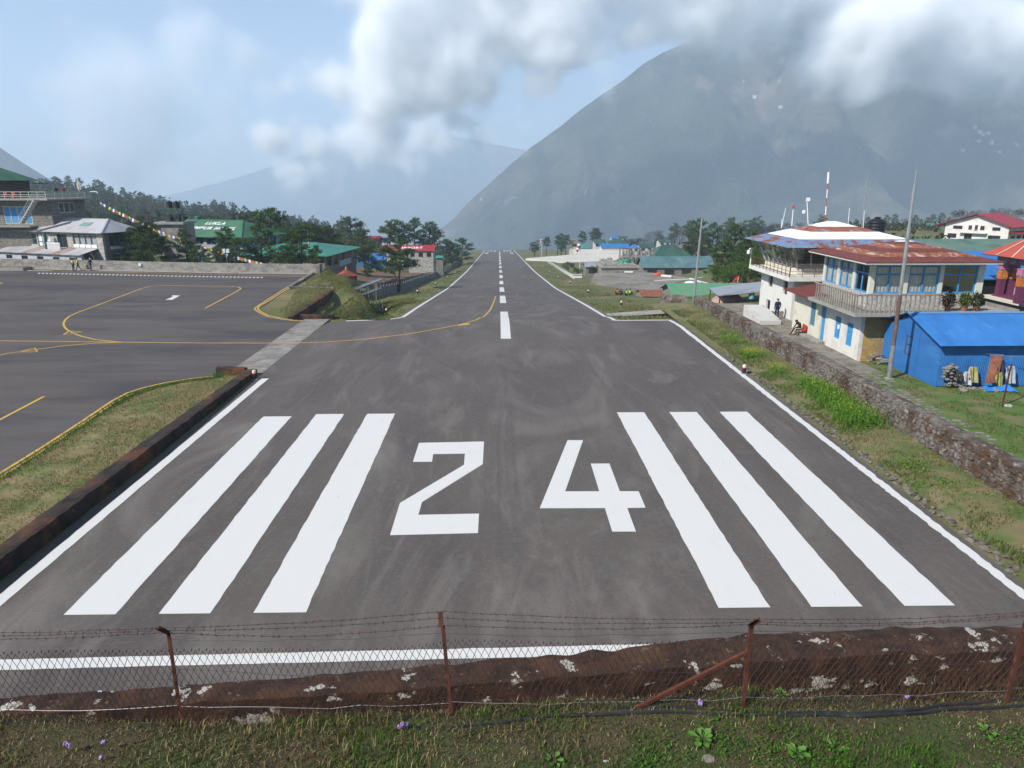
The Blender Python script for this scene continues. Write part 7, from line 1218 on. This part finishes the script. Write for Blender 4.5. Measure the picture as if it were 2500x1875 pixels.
EDG = [('pel', 'waist'), ('waist', 'chest'), ('chest', 'neck'), ('pel', 'hipL'), ('hipL', 'kneeL'), ('kneeL', 'ankL'), ('ankL', 'toeL'), ('pel', 'hipR'), ('hipR', 'kneeR'), ('kneeR', 'ankR'), ('ankR', 'toeR'), ('chest', 'shL'), ('shL', 'elL'), ('elL', 'wrL'), ('chest', 'shR'), ('shR', 'elR'), ('elR', 'wrR')]
def body_mesh(pose, bulk=1.0):
    J = POSES[pose]; names = [n for n in J if n != 'head']; me = bpy.data.meshes.new('body'); me.from_pydata([J[n] for n in names], [(names.index(a), names.index(c)) for a, c in EDG], []); o = bpy.data.objects.new('body', me); C.objects.link(o); md = o.modifiers.new('s', 'SKIN'); sv = me.skin_vertices[0].data
    for i, n in enumerate(names):
        r = RAD.get(n, RAD.get(n[:-1] + 'L', .06)) * (bulk if n in ('pel', 'waist', 'chest') else 1); sv[i].radius = (r, r * (.72 if n in ('chest', 'waist', 'pel') else 1)); sv[i].use_root = n == 'pel'
    s2_ = o.modifiers.new('d', 'SUBSURF'); s2_.levels = s2_.render_levels = 2; dg = bpy.context.evaluated_depsgraph_get(); out = bpy.data.meshes.new_from_object(o.evaluated_get(dg)); bpy.data.objects.remove(o); return out
BONES = {'top': [('waist', 'chest'), ('chest', 'neck'), ('chest', 'shL'), ('chest', 'shR')], 'sleeve': [('shL', 'elL'), ('elL', 'wrL'), ('shR', 'elR'), ('elR', 'wrR')], 'legs': [('pel', 'waist'), ('pel', 'hipL'), ('pel', 'hipR'), ('hipL', 'kneeL'), ('kneeL', 'ankL'), ('hipR', 'kneeR'), ('kneeR', 'ankR')], 'shoe': [('ankL', 'toeL'), ('ankR', 'toeR')]}
def seg_d(p, a, c): ab = c - a; t = max(0, min(1, (p - a).dot(ab) / ab.length_squared)); return (p - a - ab * t).length
def hand(b, w, e):
    """palm and five bent fingers at wrist w, along the forearm from e"""
    d = (w - e).normalized(); s_ = d.cross(Vector((0, 1, .2))).normalized(); n = s_.cross(d); b.tube([w - d * .02, w + d * .045, w + d * .085], [.03, .038, .034], 6)
    for k in range(4): o = s_ * (k - 1.5) * .018; l = (.062, .072, .066, .05)[k]; b.tube([w + d * .075 + o, w + d * (.075 + l * .55) + o - n * .01, w + d * (.075 + l) + o - n * .035], [.0105, .0095, .007], 5)
    b.tube([w + d * .03 + s_ * .03, w + d * .06 + s_ * .055 - n * .01, w + d * .085 + s_ * .05 - n * .025], [.012, .011, .008], 5)
def person(label, loc, rot, pose, top, legs, shoe=SHOE, sleeve=None, hat=None, hair=HAIR, s_=1.0, bulk=1.0, group=None, hood=None, stripe=None):
    t = thing('person', label, 'person', (0, 0, 0), group); me = body_mesh(pose, bulk); J = {k: Vector(v) for k, v in POSES[pose].items()}; mats = [top, sleeve or top, legs, shoe]
    for m_ in mats: me.materials.append(m_)
    keys = ['top', 'sleeve', 'legs', 'shoe']
    me.polygons.foreach_set('material_index', [min(range(4), key=lambda i: min(seg_d(p.center, J[a], J[c]) for a, c in BONES[keys[i]])) for p in me.polygons]); mesh_obj('body', me, None, t, True)
    h = J['head']; nk = J['neck']; up = (h - nk).normalized(); fw = Vector((0, -1, 0)); fw = (fw - up * fw.dot(up)).normalized(); sd_ = up.cross(fw); b = MB()
    bm = bmesh.new(); bmesh.ops.create_icosphere(bm, subdivisions=3, radius=1); vs = []
    for v in bm.verts:
        c = v.co; x, y, z = c.x * .078, c.y * .098, c.z * .122
        if z < 0: x *= 1 + z * 2.0; y = y * (1 + z * 1.2) + (-.012 if c.y < 0 else 0)
        vs.append(h + sd_ * x - fw * y + up * z)
    b.add(vs, [tuple(v.index for v in f.verts) for f in bm.faces]); bm.free()
    f0 = h + fw * .092; b.add([f0 + up * .02 - sd_ * .006, f0 + up * .02 + sd_ * .006, f0 - up * .03 - sd_ * .017 , f0 - up * .03 + sd_ * .017, f0 + fw * .028 - up * .026], [(0, 2, 4), (0, 4, 1), (1, 4, 3), (2, 3, 4)])
    for q in (-1, 1): b.tube([h + sd_ * .075 * q + up * .02, h + sd_ * .088 * q, h + sd_ * .078 * q - up * .025], [.012, .016, .01], 5)
    b.tube([nk - up * .05, nk + up * .04, h - up * .05], [.055, .05, .048], 8); head = b.build('head', SKIN, t, True)
    for q in (-1, 1): part('eye', HAIR, head, lambda b: b.lathe(h + fw * .088 + sd_ * .03 * q + up * .008, [(.004, -.006), (.009, 0), (.004, .006)], 6))
    part('mouth', pm('lip', (.2, .07, .06), rough=.6), head, lambda b: b.bar(h + fw * .089 - up * .05 - sd_ * .022, h + fw * .089 - up * .05 + sd_ * .022, .008))
    if hat:
        part('cap', hat, t, lambda b: (b.add([h + sd_ * math.cos(a) * r + fw * math.sin(a) * r * 1.15 + up * z for r, z in ((.09, .045), (.088, .09), (.055, .128), (.005, .138)) for a in [6.283 * k / 12 for k in range(12)]], [(i * 12 + k, i * 12 + (k + 1) % 12, (i + 1) * 12 + (k + 1) % 12, (i + 1) * 12 + k) for i in range(3) for k in range(12)]), b.slab([h + fw * .09 + up * .05 - sd_ * .06, h + fw * .09 + up * .05 + sd_ * .06, h + fw * .17 + up * .035 + sd_ * .045, h + fw * .17 + up * .035 - sd_ * .045], .008)))
    else:
        part('hood' if hood else 'hair', hood or hair, t, lambda b: b.add([h + sd_ * math.cos(a) * r + (-fw) * (.012 + math.sin(a) * r * 1.2) + up * z for r, z in ((.088, -.06), (.094, .0), (.092, .06), (.062, .115), (.005, .136)) for a in [(-.35 if z < .05 else -1.571) + (3.84 if z < .05 else 6.283) * k / 12 for k in range(13)]], [(i * 13 + k, i * 13 + k + 1, (i + 1) * 13 + k + 1, (i + 1) * 13 + k) for i in range(4) for k in range(12)]), smooth=True)
    for a, c in (('elL', 'wrL'), ('elR', 'wrR')): part('hand', SKIN, t, lambda b: hand(b, J[c], J[a]), smooth=True)
    if stripe:
        for q in ('L', 'R'): part('trouser_stripe', stripe, t, lambda b: b.tube([J['hip' + q] + Vector((.09 if q == 'R' else -.09, -.05, .05)), J['knee' + q] + Vector((.05 if q == 'R' else -.05, 0, .05)), J['ank' + q] + Vector((.04 if q == 'R' else -.04, 0, .02))], .028, 5))
    t.scale = (s_,) * 3; t.location = loc; t.rotation_euler.z = rot; return t
g1 = G(*z1([(880, 1527)])[0]); g2 = G(*z1([(940, 1515)])[0]); g3 = G(*z1([(1088, 1519)])[0])
person('person in yellow hi-vis vest and green trousers seen from behind on the apron', g1, R(160), 'stand', HIVIS, DGREEN, sleeve=NAVY); person('person in bright vest and black trousers striding along the apron wall', g2, R(-60), 'walk', HIVIS, BLACKC, sleeve=HIVIS); person('person in navy uniform and pale cap walking along the apron wall', g3, R(75), 'walk', NAVY, NAVY, hat=WHITEC)
g = G(*z1([(8, 1410)])[0], .3); person('person in red top standing on the kerb before the tall hotel', (g.x - .6, g.y, .0), R(20), 'stand', REDJ, NAVY)
c = HM @ Vector((.45, 2.6, 9.45)); person('person in a red jacket at the terrace rail', c, R(40), 'stand', REDJ, BLACKC, s_=1.0); c = HM @ Vector((.1, 1.6, 9.45)); person('person in dark clothes next to the red jacket on the terrace', c, R(60), 'stand', BLACKC, NAVY)
person('person in dark navy uniform and cap standing on the terrace by the white tower', (24.46, 61.4, .02), R(185), 'stand', NAVY, NAVY, hat=NAVY, bulk=1.12, s_=1.04)
person('person in black and maroon top, striped trousers and red shoes sitting bent forward', (23.75, 54.75, .0), R(-80), 'sit', BLACKC, BLACKC, REDSH, sleeve=MAROON, hood=MAROON, stripe=WHITEC)
t = thing('red_chair', 'low red plastic chair on black legs beside the porch annex', 'chair', (23.8, 54.75, 0)); P_box('seat', M_redpl, t, 23.55, 24.12, 54.45, 55.05, .38, .45); P_box('backrest', M_redpl, t, 24.08, 24.16, 54.45, 55.05, .45, .82)
for x in (23.6, 24.08):
    for y in (54.5, 55.0): part('leg', M_lblack, t, lambda b: b.bar((x, y, .015), (x, y, .38), .05))
for (zx, zy), lab, v, r_ in (((1583, 975), 'person in an orange vest sitting on the grass above the gravel yard', ORANGE, 190), ((1615, 978), 'person in dark clothes sitting right beside the orange vest', NAVY, 150), ((1680, 982), 'person in a lime vest sitting on the grass facing the yard', GREENV, 185), ((1714, 978), 'person in lime vest leaning back at the end of the seated group', GREENV, 140)):
    q = atY(*z4([(zx, zy)])[0], 100); r = ray(*z4([(zx, zy)])[0]); lo_, hi_ = 60.0, 200.0
    for _ in range(40):
        m = (lo_ + hi_) / 2; p = CAM + r * (m / r.y)
        if p.z > T(p.x, p.y): lo_ = m
        else: hi_ = m
    p = CAM + r * (lo_ / r.y); person(lab, p, R(r_), 'ground', v, BLACKC, sleeve=BLACKC, s_=1.05, group='people sitting above the gravel yard')
for k, (zx, lab) in enumerate(((1062, 'distant figure in lime vest crouching at the edge of the pale apron'), (1100, 'distant figure in lime vest standing at the edge of the pale apron'))):
    p = G(*z4([(zx, 482)])[0], -18.1); person(lab, p, R(20 + 90 * k), ('ground', 'stand')[k], GREENV, NAVY)
